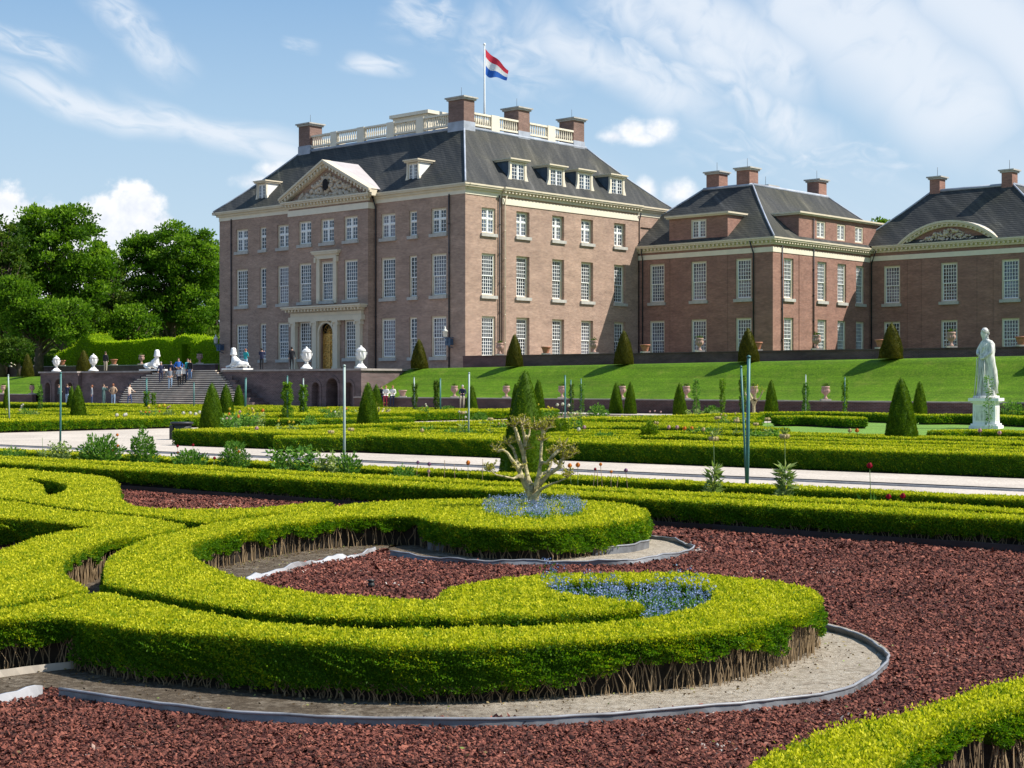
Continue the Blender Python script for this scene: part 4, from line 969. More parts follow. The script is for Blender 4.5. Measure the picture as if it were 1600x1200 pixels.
def attic(parent, axis, c, u0, u1, z0, z1, run, holes, mat='brick_wing'):
    mb = MB(); facade(mb, axis, c, u0, u1, z0, z1-.2, holes, .12)
    for u in (u0, u1):
        if axis == 'b': mb.v += [(u, c, z0), (u, c, z1-.2), (u, c+run, z1-.2)]
        else: mb.v += [(c, u, z0), (c, u, z1-.2), (c-run, u, z1-.2)]
        mb.face((len(mb.v)-3, len(mb.v)-2, len(mb.v)-1))
    o = mb.build('attic_block', mat, parent)
    r = MB()
    if axis == 'b': r.box(u0-.2, u1+.2, c-.22, c+run+.3, z1-.2, z1-.08); r.box(u0-.3, u1+.3, c-.34, c+run+.5, z1-.079, z1+.06)
    else: r.box(c-run-.3, c+.22, u0-.2, u1+.2, z1-.2, z1-.08); r.box(c-run-.5, c+.34, u0-.3, u1+.3, z1-.079, z1+.06)
    r.build('coping', 'cream', o)
    fl = MB()
    for u in (u0-.04, u1+.04):
        fl.tube([(u, c+.05, z0+.05), (u, c+run, z1-.2)] if axis == 'b' else [(c-.05, u, z0+.05), (c-run, u, z1-.2)], .08, 4)
    fl.build('flashing', 'lead', o)
    for h in holes: add_window(o, axis, c, (h[0]+h[1])/2, h[2], h[1]-h[0], h[3]-h[2], 'casement', 'glass_curtain', False, .05)
    return o
attic(wg, 'b', BW+.02, 3.53, 9.8, EW+.02, 16.6, 2.6, [(5.9, 7.55, 14.52, 16.2)])
attic(wg, 'a', AW-.02, 26.45, 40.5, EW+.02, 16.6, 2.6, [(29.35, 30.82, 14.58, 16.08), (32.76, 34.2, 14.58, 16.06), (35.86, 37.32, 14.58, 16.06)])
for a_, b_, c_, d_, z1 in ((3.2, 4.6, 28.5, 29.9, 21.45), (6.6, 8.0, 28.4, 29.8, 21.5), (4.6, 6.0, 34.4, 35.8, 20.6), (6.9, 8.2, 39.8, 41.2, 21.5)): chimney(wg, a_, b_, c_, d_, 19.3, z1-.3, 'brick_wing', 0, .12)
pipe(wg, [(AW-2.0, BW-.5, 13.9), (AW-1.9, BW-.09, 12.9), (AW-1.9, BW-.09, ZG)]); pipe(wg, [(.75, BW-.5, 13.9), (.6, BW-.09, 12.9), (.6, BW-.09, ZG)], .05)
pipe(wg, [(AW+.09, 23.7, 13.5), (AW+.09, 23.7, ZG)]); pipe(wg, [(AW+.09, 28.7, 16.2), (AW+.09, 28.7, ZG)])
# ---- far pavilion on the right
pv = tag(empty('palace_pavilion', (CX, CY, 0), ROT), 'brick pavilion at the right edge with a curved carved pediment', 'palace wing')
w = MB(); pf = [(16.65, 1.66), (22.28, 1.6), (27.98, 1.62)]; BP = B3; AP1 = 32.6
facade(w, 'b', BP, AW-.1, AP1, ZG, EW, [(u-x/2, u+x/2, z, z+h) for u, x in pf for z, h, k in WR])
w.quad((AP1, BP, ZG), (AP1, BP+20, ZG), (AP1, BP+20, EW), (AP1, BP, EW))
for a_ in (18.2, 19.6, 24.9, 26.4): w.box(a_-.02, a_+.02, BP-.03, BP+.02, ZG, 12.95)
w.build('wall', 'brick_wing', pv)
for i, (u, x) in enumerate(pf):
    for z, h, k in WR: add_window(pv, 'b', BP, u, z, x, h, k, ('glass_curtain', 'glass_dark', 'glass_sky')[i] if z > 5 else 'glass_dark')
f = MB(); f.box(AW+.1, AP1+.05, BP-.05, BP+.1, 13.02, 13.45); f.build('frieze', 'cream_light', pv)
f = MB(); cornice_run(f, 'b', BP, AW+.45, AP1, EW+.2, out=.5, e1=1); f.build('cornice', 'cream', pv)
hip_roof('roof', pv, AW-2, AP1+.4, BP-.4, 58, EW+.21, 18.3, 26.2, BP+4.4, 52, 19.5)
for a_, b_, c_, d_ in ((18.2, 19.2, BP+4.2, BP+5.3), (25.2, 26.2, BP+4.2, BP+5.3)): chimney(pv, a_, b_, c_, d_, 19.2, 20.75, 'brick_wing', 0, .12)
sg = MB(); ac, hw, hh = 22.28, 4.35, 1.55; R_ = (hw*hw+hh*hh)/(2*hh); zc = EW+.2+hh-R_; tm = math.asin(hw/R_)
pts = [(ac+R_*math.sin(-tm+2*tm*k/20), zc+R_*math.cos(-tm+2*tm*k/20)) for k in range(21)]
sg.v = [(x, BP-.02, z) for x, z in pts]; sg.face(tuple(range(21))); sgo = sg.build('curved_pediment', 'brick_wing', pv)
sc = MB()
for (r0, r1, y0, y1) in ((R_+.12, R_+.30, BP-.55, BP+.6), (R_-.02, R_+.118, BP-.45, BP+.5), (R_-.24, R_-.022, BP-.22, BP+.4)):
    for k in range(20):
        t0, t1 = -tm*1.06+2.12*tm*k/20, -tm*1.06+2.12*tm*(k+1)/20
        p8 = [(ac+r*math.sin(t), y, zc+r*math.cos(t)) for y in (y0, y1) for (r, t) in ((r0, t0), (r1, t0), (r1, t1), (r0, t1))]
        i = len(sc.v); sc.v += p8
        for q in ((0, 1, 2, 3), (4, 5, 6, 7), (1, 2, 6, 5), (0, 3, 7, 4)): sc.face(tuple(i+j for j in q))
for k in range(21): t = -tm+2*tm*k/20; x, z = ac+(R_-.1)*math.sin(t), zc+(R_-.1)*math.cos(t); sc.box(x-.08, x+.08, BP-.42, BP-.222, z-.08, z+.09)
sc.build('arched_cornice', 'cream', sgo)
sr = MB(); relief(sr, [(ac-2.9, EW+.3), (ac+2.9, EW+.3), (ac+1.4, EW+.95), (ac, EW+1.35), (ac-1.4, EW+.95)], .3, 'b', BP-.03, 5, 170, .06, .24); sr.box(ac-3.1, ac+3.1, BP-.2, BP-.022, EW+.22, EW+.34); sr.build('relief', 'sandstone', sgo)
sv = MB(); rings = [[(ac+(R_+.3)*math.sin(-tm+2*tm*k/16), y, zc+(R_+.3)*math.cos(-tm+2*tm*k/16)) for k in range(17)] for y in (BP-.5, BP+2.2)]
for k in range(16): sv.quad(rings[0][k], rings[0][k+1], rings[1][k+1], rings[1][k])
sv.build('pediment_roof', 'lead', sgo)
pipe(pv, [(AW+.9, BP-.5, 13.9), (AW+.2, BP-.09, 12.8), (AW+.2, BP-.09, ZG)])

# ---- flag
fp = MB(); fa, fb = -10.0, 12.72; q = WP(fa, fb)
fp.lathe([(.11, ZT), (.09, ZT+4), (.06, 32.3), (.05, 32.32), (.12, 32.4), (.12, 32.5), (0, 32.6)], n=8); tag(fp.build('flagpole', 'white_paint', loc=(q.x, q.y, 0)), 'tall white flagpole rising from the palace roof platform', 'flagpole')
fl = empty('flag', (q.x, q.y, 0)); tag(fl, 'waving tricolour flag of red, white and blue bands on the roof flagpole', 'flag')
flat('flag_red', (.62, .03, .06), .8, .05); flat('flag_white', (.75, .75, .75), .8, .05); flat('flag_blue', (.015, .11, .45), .8, .05)
nx, nz = 18, 4
def fpt(u, v):   # u along the fly, v down the hoist
    hh = 2.25-1.25*u+.12*math.sin(u*6); top = 1.85*u**.92+.06*math.sin(u*9)
    return (.08+2.15*u-.28*v*u+.05*math.sin(v*3+u*5), .26*math.sin(u*8+v*1.6)*u**.6+.2*u, 32.05-top-v*hh)
for k, m_ in enumerate(('flag_red', 'flag_white', 'flag_blue')):
    mb = MB()
    for j in range(nz+1):
        for i in range(nx+1): mb.v.append(fpt(i/nx, (k+j/nz)/3))
    for j in range(nz):
        for i in range(nx): a = j*(nx+1)+i; mb.face((a, a+1, a+nx+2, a+nx+1), True)
    mb.build('stripe', m_, fl)

# ------------------------------------------------------------------ garden walls, terrace, steps
def frame_thing(name, mb, mat, label, cat, group=None):
    o = mb.build(name, mat, loc=(CX, CY, 0), rz=ROT); return tag(o, label, cat, group)
def wall_with_cap(name, a0, a1, b0, b1, z0, z1, label, mat='brick_garden', cap=.10, capmat='coping_stone'):
    r = tag(empty(name, (CX, CY, 0), ROT), label, 'wall')
    w = MB(); w.box(a0, a1, b0, b1, z0, z1-cap); w.build('wall_face', mat, r)
    c = MB(); n = max(1, int((a1-a0)/1.6))
    for i in range(n): u0 = a0+(a1-a0)*i/n; u1 = a0+(a1-a0)*(i+1)/n; c.box(u0+.006, u1-.006, b0-.05, b1+.05, z1-cap+.001, z1+rnd.uniform(-.006, .006))
    c.build('coping', capmat, r); return r
wall_with_cap('parapet_wall', .15, 70, -.42, -.05, 2.6, 4.0, 'low dark brick parapet wall on the bank, running along the palace to the right', cap=.08, capmat='brick_garden')
wall_with_cap('parapet_wall', -110, AL-.1, -.42, -.05, 2.3, 3.66, 'low brick parapet wall on the far left before the clipped green hedge', cap=.08)
wall_with_cap('retaining_wall', 5.3, 105, -16.6, -16.2, -.01, .86, 'low brick retaining wall at the foot of the right-hand grass bank', cap=.07)
wall_with_cap('retaining_wall', -110, -37.3, -16.6, -16.2, -.01, .86, 'low brick retaining wall at the foot of the left-hand grass bank', cap=.07)
tw = tag(empty('terrace_wall', (CX, CY, 0), ROT), 'brick terrace wall with a round-headed passage and niches, to the right of the steps', 'wall')
def arched_front(parent, axis_c, a0, a1, z0, z1, arches):
    """front at b=axis_c; arches: (centre, half width, spring z, depth, material)"""
    w = MB(); xs = [a0]
    cur = a0
    for (c, hw, zs_, dep, mt) in sorted(arches):
        w.quad((cur, axis_c, z0), (c-hw, axis_c, z0), (c-hw, axis_c, z1), (cur, axis_c, z1)); N_ = 10
        for k in range(N_):
            t0, t1 = PI-PI*k/N_, PI-PI*(k+1)/N_
            xa, xb = c+hw*math.cos(t0), c+hw*math.cos(t1); za, zb_ = zs_+hw*math.sin(t0), zs_+hw*math.sin(t1)
            w.quad((xa, axis_c, za), (xb, axis_c, zb_), (xb, axis_c, z1), (xa, axis_c, z1)); w.quad((xa, axis_c, za), (xb, axis_c, zb_), (xb, axis_c+dep, zb_), (xa, axis_c+dep, za))
        w.quad((c-hw, axis_c, z0), (c-hw, axis_c+dep, z0), (c-hw, axis_c+dep, zs_), (c-hw, axis_c, zs_)); w.quad((c+hw, axis_c, z0), (c+hw, axis_c+dep, z0), (c+hw, axis_c+dep, zs_), (c+hw, axis_c, zs_))
        b = MB(); b.quad((c-hw-.1, axis_c+dep, z0), (c+hw+.1, axis_c+dep, z0), (c+hw+.1, axis_c+dep, zs_+hw+.1), (c-hw-.1, axis_c+dep, zs_+hw+.1)); b.build('passage' if mt == 'dark_interior' else 'niche', mt, parent)
        t = MB(); arch_strip(t, c, zs_, hw+.02, hw+.22, axis_c-.05, axis_c-.003, 12)
        for s_ in (-1, 1): t.box(c+s_*(hw+.02), c+s_*(hw+.22), axis_c-.05, axis_c-.003, z0, zs_-.004)
        t.build('arch_surround', 'brick_terrace', parent)
        cur = c+hw
    w.quad((cur, axis_c, z0), (a1, axis_c, z0), (a1, axis_c, z1), (cur, axis_c, z1)); return w
TB = -15.5
w = arched_front(tw, TB-.35, -.9, 5.2, -.01, 2.7, [(.35, .42, 1.45, .5, 'brick_terrace'), (2.15, .62, 1.55, 3.0, 'dark_interior'), (3.95, .42, 1.45, .5, 'brick_terrace')])
w.box(-11.2, -.9, TB, TB+.5, -.01, 2.7); w.quad((-.9, TB-.35, -.01), (-.9, TB, -.01), (-.9, TB, 2.7), (-.9, TB-.35, 2.7))
w.box(4.8, 5.22, TB-.34, -.5, -.01, 2.7)
w.build('wall_face', 'brick_terrace', tw)
c = MB(); c.box(-11.3, -.95, TB-.12, TB+.6, 2.702, 2.84); c.box(-.95, 5.35, TB-.48, TB+.6, 2.704, 2.846); c.box(4.72, 5.36, TB+.602, -.45, 2.703, 2.843); c.build('coping', 'coping_stone', tw)
tl = tag(empty('terrace_wall', (CX, CY, 0), ROT), 'brick terrace wall with an arched passage, to the left of the steps', 'wall')
w = arched_front(tl, TB-.35, -37.2, -31.1, -.01, 2.7, [(-35.95, .42, 1.45, .5, 'brick_terrace'), (-34.15, .62, 1.55, 3.0, 'dark_interior'), (-32.35, .42, 1.45, .5, 'brick_terrace')])
w.box(-31.1, -20.8, TB, TB+.5, -.01, 2.7); w.quad((-31.1, TB-.35, -.01), (-31.1, TB, -.01), (-31.1, TB, 2.7), (-31.1, TB-.35, 2.7)); w.box(-37.22, -36.8, TB-.34, -.5, -.01, 2.7)
w.build('wall_face', 'brick_terrace', tl)
c = MB(); c.box(-31.05, -20.7, TB-.12, TB+.6, 2.702, 2.84); c.box(-37.35, -31.05, TB-.48, TB+.6, 2.704, 2.846); c.build('coping', 'coping_stone', tl)
st = tag(empty('garden_steps', (CX, CY, 0), ROT), 'broad flight of stone garden steps with brick risers, people standing on them', 'steps')
NS = 17; rise = 2.83/NS; AC = -15.0
tread, riser = MB(), MB()
def step_shape(k):
    """half width and front edge of tread k (0 = lowest); the flight fans out downwards"""
    t = k/(NS-1); aL, aR = -23.3+3.8*t**4, -6.3-5.8*t
    return (aR-aL)/2, TB-1.9+1.9*t, (aR+aL)/2
for k in range(NS):
    hw, bf, AC = step_shape(k); z1 = rise*(k+1)
    for mb, (e, za, zb_) in ((riser, (0, z1-rise, z1-.075)), (tread, (.06, z1-.074, z1))):
        pts = []
        for q in range(13):
            t = -1+2*q/12; pts.append((AC+(hw+e)*t, bf-e+.5*t*t*(1-k/(NS-1))))
        pts += [(AC+hw+e, TB+.6), (AC-hw-e, TB+.6)]
        mb.prism(pts, za, zb_)
tread.build('treads', 'step_stone', st); riser.build('risers', 'brick_terrace', st)
for s_ in (-1, 1):
    sb = MB()
    for k in range(0, NS, 2):
        hw, bf, AC = step_shape(k); sb.box(AC+s_*(hw+.07), AC+s_*(hw+.8), bf+.35, TB+.45, -.01, rise*(k+1)+.22)
    sb.build('stepped_side', 'brick_terrace', st)
hr = MB()
for a_ in (AC,): 
    for k in (0, 8, 16): hw, bf, _ = step_shape(k); hr.tube([(a_+.5, bf, rise*k), (a_+.5, bf, rise*k+1.0)], .02, 5)
    hr.tube([(a_+.5, step_shape(0)[1], 1.0), (a_+.5, step_shape(16)[1], 2.7+1.0)], .02, 5)


# ------------------------------------------------------------------ clipped yews
def px_b(px, b):
    """point of the line b=const seen at photo column px"""
    rx = (px-800)/2446; t = (CX*NX+CY*NY+b)/(rx*NX+NY); return rx*t, t
def yew(px, loc, h, w, mat='yew', label='', group=None, pw=.75, lean=0.0):
    x, y, z0 = loc; root = tag(empty('yew_cone', loc), label, 'topiary', group)
    d = y; ls = min(.06, max(.028, .0009*d)); 
    def rad(t): return w/2*np.clip((1-t**1.55), 0, 1)**.82*(1+.0*t)+.012
    nr_, ns = 18, 22; mb = MB(); rings = []
    for k in range(nr_+1):
        t = k/nr_; rr = float(rad(np.array(t)))*.93
        rings.append([(rr*math.cos(2*PI*j/ns)+lean*t, rr*math.sin(2*PI*j/ns), .02+(h-.04)*t) for j in range(ns)])
    mb.loft(rings); core = mb.mesh('inner_growth', [mat]); at_ = core.attributes.new('tint', 'FLOAT', 'FACE'); at_.data.foreach_set('value', [.35]*len(core.polygons)); child('inner_growth', core, root)
    n = int(3.0*h*w*PI*.6/(ls*ls*.3)); n = min(n, 26000)
    t = 1-np.sqrt(rng.random(n))*.999; th = rng.uniform(0, 2*PI, n)
    lump = 1+.055*np.sin(th*3+t*5+px*1.7)+.035*np.sin(th*5+t*11+px)+.03*np.sin(th*9-t*17)
    r = rad(t)*lump-rng.exponential(.012, n)
    P = np.column_stack([r*np.cos(th)+lean*t, r*np.sin(th), t*h]); D = np.column_stack([np.cos(th), np.sin(th), np.full(n, .9)])
    V, F = leaf_arrays(P, D, ls, ls*.38, .45)
    tt = np.clip(.5+.14*np.sin(th*3+t*6+px)+.1*np.sin(th*13+t*31)+rng.normal(0, .15, n), 0, 1)
    child('foliage', np_mesh('foliage', V, F, [mat], None, tt), root); return root
YEWS = [(820, 25.5, 577, 74, 'tallest-looking yew cone, close behind the gnarled shrub beyond the red bed'), (1408, 40.4, 589, 48, 'dark green yew cone right of centre beyond the gravel path, before the lawn'),
        (575, 51, 597, 34, 'yew cone just right of the tallest centre-left pole'), (331, 54, 598, 35, 'yew cone beside the black bin, largest of the three by the steps'),
        (353, 73, 600, 25, 'yew cone second from the black bin, before the steps'), (373, 92, 601, 18, 'small yew cone third from the black bin, at the foot of the steps'),
        (122, 70, 601, 23, 'yew cone on the left before the arched passage'), (112, 86, 603, 15, 'small yew cone half hidden behind the left yew cone'),
        (588, 94, 600, 19, 'small yew cone behind the one right of the pole, beside the two seated people'), (963, 97, 597, 19, 'left of two small neighbouring yew cones before the bank'),
        (985, 104, 596, 17, 'right of two small neighbouring yew cones before the bank'), (1062, 99, 597, 19, 'small yew cone alone before the bank, below the middle of the palace wing'),
        (1205, 98, 593, 19, 'small yew cone just right of the two crossed green poles'), (1437, 96, 595, 21, 'small yew cone between the large right cone and the statue'),
        (737, 99, 601, 17, 'small yew cone beside the seated person before the bank'), (841, 84, 592, 20, 'yew cone peeping out on the right of the tallest-looking cone'), (806, 88, 598, 14, 'yew cone peeping out on the left of the tallest-looking cone'), (10, 100, 603, 9, 'thin yew cone at the left edge before the bank')]
for px, d, ty, w, lb in YEWS:
    d = min(d, px_b(px, -18.4)[1]); x, y = at(px, d); yew(px, (x, y, 0), 1.75+(600-ty)*d/2446, w*d/2446*1.05, 'yew', lb, 'yew cones in the garden')
UP = [(655, 530, 23, 'olive yew cone on the bank nearest the golden door'), (804, 522, 23, 'olive yew cone on the bank below the second window column of the sunlit palace side'), (975, 516, 26, 'olive yew cone on the bank where palace and wing meet'),
      (1169, 512, 28, 'olive yew cone on the bank above the crossed green poles'), (1393, 504, 31, 'olive yew cone on the bank before the curved-pediment pavilion'), (1672, 490, 34, 'olive yew cone on the bank past the right edge, its shadow reaching in'),
      (43, 552, 17, 'olive yew cone on the left bank, leftmost of all'), (131, 547, 20, 'olive yew cone on the left terrace between the two white urns')]
for px, ty, w, lb in UP:
    x, y = px_b(px, -11.0); a, b = toab(x, y); z = (crest(a) if a > 0 else (2.83 if px > 80 else crest(a)))-.03
    yew(px, (x, y, z), 1.75+(600-ty)*y/2446-z, w*y/2446*1.12, 'yew_olive', lb, 'yew cones on the bank')

# ------------------------------------------------------------------ parterre hedges beyond the path
LAWN = np.array([gp(1180, 656), gp(1205, 692), gp(1740, 700), gp(1740, 655)])
mb = MB(); mb.v = [(p[0], p[1], .004) for p in LAWN]; mb.face((0, 1, 2, 3)); tag(mb.build('lawn', 'lawn_grass'), kind='structure')
def poly_hedge(label, pts, width, top, group, closed=False):
    """hedge along a world polyline"""
    L = smooth_loop(pts, closed, 6); t = np.gradient(L, axis=0); t /= np.maximum(np.linalg.norm(t, axis=1, keepdims=True), 1e-9); nr = np.column_stack([-t[:, 1], t[:, 0]])
    if closed: return box_hedge(label, L+nr*-width/2 if area(L) > 0 else L+nr*width/2, [L+nr*width/2 if area(L) > 0 else L-nr*width/2], top=top, stems=False, group=group, cover=1.5, shoot=.15)
    return box_hedge(label, np.concatenate([L+nr*width/2, (L-nr*width/2)[::-1]]), top=top, stems=False, group=group, cover=1.5, shoot=.15)
def px_hedge(label, pp, width=.55, top=.40, group='low box hedges of the parterre beyond the path'):
    return poly_hedge(label, [gp(x, y, top) for x, y in pp], width, top, group)
A1 = A_AX1
box_hedge('clipped straight box hedge along the far side of the gravel path', ab_rect(A1, 100, B_PF+.15, B_PF+.85, .5), top=.43, stems=False, bare=lambda x, y: np.zeros(np.shape(x)), cover=2.0)
box_hedge('low box hedge right behind the clipped one along the far side of the path', ab_rect(A1+1, 100, B_PF+2.1, B_PF+2.6, .6), top=.40, stems=False, bare=lambda x, y: np.zeros(np.shape(x)))
for i, (pp, w_) in enumerate([([(1212, 651), (1270, 651), (1341, 654)], .8), ([(1440, 649), (1520, 649), (1640, 653)], .9), ([(1461, 674), (1530, 673), (1660, 678)], .6), ([(1195, 684), (1290, 686), (1400, 691)], .6), ([(1432, 684), (1520, 686), (1660, 697)], .7),
        ([(1424, 641), (1500, 641), (1620, 644)], .7), ([(1190, 645), (1300, 645), (1430, 648)], .6), ([(640, 672), (720, 674), (830, 668)], .6), ([(860, 677), (1000, 677), (1160, 686)], .6), ([(1040, 666), (1130, 667), (1222, 671)], .6),
        ([(880, 664), (1040, 664), (1200, 669)], .6), ([(905, 652), (1060, 655), (1180, 651)], .7), ([(390, 668), (440, 675), (520, 673), (600, 670)], .6), ([(430, 683), (640, 683), (840, 684)], .5), ([(395, 655), (520, 655), (640, 653)], .6)]):
    px_hedge(['curved stretch of low box hedge left of the right-hand lawn', 'low box hedge behind the statue pedestal', 'low box hedge curving before the statue pedestal', 'low box hedge along the near edge of the lawn', 'low scroll hedge near the right edge, before the statue', 'far box hedge right behind the statue', 'far box hedge behind the lawn',
              'low scroll hedge left of the tallest-looking yew cone', 'low scroll hedge right of the tallest-looking yew cone', 'short hedge bulb at the left end of the lawn', 'hedge line crossing behind the twin poles', 'far curling hedge below the two neighbouring small cones',
              'scroll hedge curling right of the black bin', 'long low hedge behind the tallest-looking yew cone', 'low hedge before the terrace passage'][i], pp, w_)
ORD = ['first', 'second', 'third', 'fourth', 'fifth', 'sixth', 'seventh', 'eighth', 'ninth', 'tenth', 'eleventh', 'twelfth', 'thirteenth', 'fourteenth', 'fifteenth', 'sixteenth', 'seventeenth', 'eighteenth', 'nineteenth', 'twentieth']
MARK = [(40, 'the left edge'), (130, 'the left white urns'), (240, 'the steps'), (330, 'the sphinx by the palace'), (450, 'the terrace wall'), (560, 'the golden door'), (680, 'the seated pair'), (780, 'the grey pole'), (900, 'the gnarled shrub'), (1020, 'the twin small cones'), (1130, 'the lone small cone'), (1230, 'the green poles'), (1340, 'the lawn'), (1450, 'the right large cone'), (1700, 'the statue')]
def mark(px): return next((t for x, t in MARK if px < x), MARK[-1][1])
k = 0; rowi = -1
lw = LAWN.mean(0)+(LAWN-LAWN.mean(0))*1.08
for b in np.arange(-57.6, -25.0, 2.15):
    segs_ = []; cur = None; rowi += 1
    for a in np.arange(-24, 104, .5):
        p = WG(a, b+.3); P_ = np.array([[p.x, p.y]]); px = 800+2446*p.x/p.y
        ok = a > 10 and not inside(P_, lw)[0] and not (A_AX0-1 < a < A1+1) and (-60 < px < 1660) and math.sin(a*.9+b*1.7)+math.sin(a*.37+b*2.3) > -1.0
        if b > -30: ok = ok or (a <= 10 and -60 < px)
        if ok and cur is None: cur = a
        if (not ok or a > 103) and cur is not None:
            if a-cur > 1.5: segs_.append((cur, a))
            cur = None
    for a0, a1 in segs_:
        wv_ = rnd.uniform(.38, .7); k += 1; n = max(2, int((a1-a0)/2.5)); am = rnd.uniform(.1, .45); ph = rnd.uniform(0, 6)
        pts = [tuple(WG(a0+(a1-a0)*j/n, b+am*math.sin(ph+j*1.1)).xy) for j in range(n+1)]
        pm = WG((a0+a1)/2, b); side = 'left' if 800+2446*pm.x/pm.y < 640 else 'right'
        poly_hedge('%s low hedge row back from the %s, in line with %s' % (ORD[rowi], 'gravel' if (a0+a1)/2 < A_AX0 else 'path', mark(800+2446*pm.x/pm.y)), pts, wv_, rnd.uniform(.36, .42), 'low box hedges in the dense parterre rows')
box_hedge('broad low box hedge facing the pale gravel at the left edge', np.array([tuple(WG(a, b).xy) for a, b in ((A_AX0-.9, -62), (A_AX0, -62), (A_AX0, -26), (A_AX0-.9, -26))]), top=.40, stems=False, smooth=False)
box_hedge('second low box hedge behind the broad one at the left edge', np.array([tuple(WG(a, b).xy) for a, b in ((A_AX0-3, -62), (A_AX0-2.3, -62), (A_AX0-2.3, -26), (A_AX0-3, -26))]), top=.40, stems=False)
box_hedge('low box hedge running back from the corner beside the black bin', np.array([tuple(WG(a, b).xy) for a, b in ((A1, B_PF+.9), (A1+.7, B_PF+.9), (A1+.7, -30), (A1, -30))]), top=.42, stems=False)

# ------------------------------------------------------------------ herbs, flowers, climbers, poles
def herb(loc, h, w, n, ls, mat, label, cat='plant', group=None, name='garden_plant', shape='bush', stem_mat='herb', flowers=None):
    root = tag(empty(name, loc), label, cat, group)
    if shape in ('bush', 'spike', 'climber'): n = int(n*2.4)
    if shape == 'bush':
        u = unit(rng.normal(0, 1, (n, 3))); lobe = 1+.22*np.sin(u[:, 0]*7+loc[0]*3)*np.cos(u[:, 2]*6+loc[1]); r = rng.random(n)**.4*lobe; P = u*r[:, None]*np.array([w/2, w/2, h/2])+np.array([0, 0, h/2]); P[:, 2] = np.abs(P[:, 2]); D = u+np.array([0, 0, .5])
    elif shape == 'spike':      # upright leaves round several stems
        m = max(3, n//22); c = rng.uniform(-w/2, w/2, (m, 2))*.8; i = rng.integers(0, m, n); t = rng.random(n); P = np.column_stack([c[i]+rng.normal(0, .012+w*.03, (n, 2))+c[i]*t[:, None]*.35, t*h*(.75+.25*rng.random(m)[i])]); D = np.column_stack([rng.normal(0, 1, (n, 2)), rng.uniform(.2, 1.1, n)])
    elif shape == 'whorl':      # crown imperial: drooping narrow leaves up the stalk
        t = rng.random(n)*.55; th = rng.uniform(0, 2*PI, n); P = np.column_stack([np.cos(th)*.01, np.sin(th)*.01, .02+t*h]); D = np.column_stack([np.cos(th), np.sin(th), rng.uniform(-.1, .9, n)])
    elif shape == 'blade':      # tulip leaves
        th = rng.uniform(0, 2*PI, n); P = np.column_stack([rng.uniform(-w/2, w/2, n), rng.uniform(-w/2, w/2, n), np.zeros(n)]); D = np.column_stack([np.cos(th)*.35, np.sin(th)*.35, np.ones(n)])
    elif shape == 'climber':
        t = rng.random(n)**.8; th = rng.uniform(0, 2*PI, n); rr = w/2*(.35+.65*np.abs(np.sin(t*7+loc[0])))*rng.random(n)**.6; P = np.column_stack([rr*np.cos(th), rr*np.sin(th), .12+t*(h-.12)]); D = np.column_stack([np.cos(th), np.sin(th), rng.normal(.2, .6, n)])
    V, F = leaf_arrays(P, D, ls, ls*(.22 if shape in ('whorl', 'blade') else .5), .35)
    tt = np.clip(.5+rng.normal(0, .22, n)+.25*(P[:, 2]/h-.5), 0, 1)
    child('foliage', np_mesh('foliage', V, F, [mat], None, tt), root)
    if shape in ('whorl', 'climber', 'spike', 'bush'):
        mb = MB()
        for k in range(1 if shape in ('whorl', 'climber') else 5):
            dx_, dy_ = (0, 0) if shape in ('whorl', 'climber') else (rnd.uniform(-w, w)*.22, rnd.uniform(-w, w)*.22)
            mb.tube([(dx_*.4, dy_*.4, -.01), (dx_*.8+.01, dy_*.8, h*.5), (dx_*1.2, dy_*1.2, h*(.97 if shape in ('whorl', 'climber') else .8))], [.012 if shape == 'climber' else .006, .008 if shape == 'climber' else .005, .004], 5)
        mb.build('stem', 'dry_stem' if shape == 'climber' else 'stem_green', root)
    if flowers:
        fm, pts, fs = flowers
        for (fx, fy, fz) in pts:
            stm = MB(); stm.tube([(fx*.4, fy*.4, 0), (fx*.9, fy*.9, fz*.6), (fx, fy, fz)], .004, 4); stm.build('stalk', 'stem_green', root)
            bloom(root, (fx, fy, fz), fs, fm)
    return root
flat('stem_green', (.10, .16, .05), .7, .2)
def bloom(parent, loc, s, mat, droop=False, name='flower'):
    """cup of six overlapping petals"""
    mb = MB(); 
    for k in range(6):
        th = k*PI/3; c, s_ = math.cos(th), math.sin(th); o = .92 if k % 2 else 1.05
        pr = [(0.0, 0), (.45*o, .18), (.62*o, .7), (.30*o, 1.35)]
        rows = []
        for (r, z) in pr:
            wd = .34*math.sin(min(1, z/1.35*.8+.15)*PI)*1.1+.06
            rows.append([(r*c-wd*s_, r*s_+wd*c, z), (r*c*1.1, r*s_*1.1, z), (r*c+wd*s_, r*s_-wd*c, z)])
        i = len(mb.v)
        for r_ in rows: mb.v += [(p[0]*s, p[1]*s, (-p[2] if droop else p[2])*s) for p in r_]
        for q in range(3):
            for e in range(2): a = i+q*3+e; mb.face((a, a+1, a+4, a+3), True)
    me = mb.mesh(name, [mat]); at_ = me.attributes.new('tint', 'FLOAT', 'FACE'); at_.data.foreach_set('value', list(rng.random(len(me.polygons))))
    return child(name, me, parent, loc)
def on(px, d, z=0.0): x, y = at(px, min(d, px_b(px, -17.6)[1])); return (x, y, z)
SB = -72.2     # the flower strip
def strip_pt(px, b=SB): x, y = px_bg(px, b); return (x, y, 0.0)
def zpx(py, y): return 1.75+(600-py)*y/2446
GF = 'plants in the flower strip'
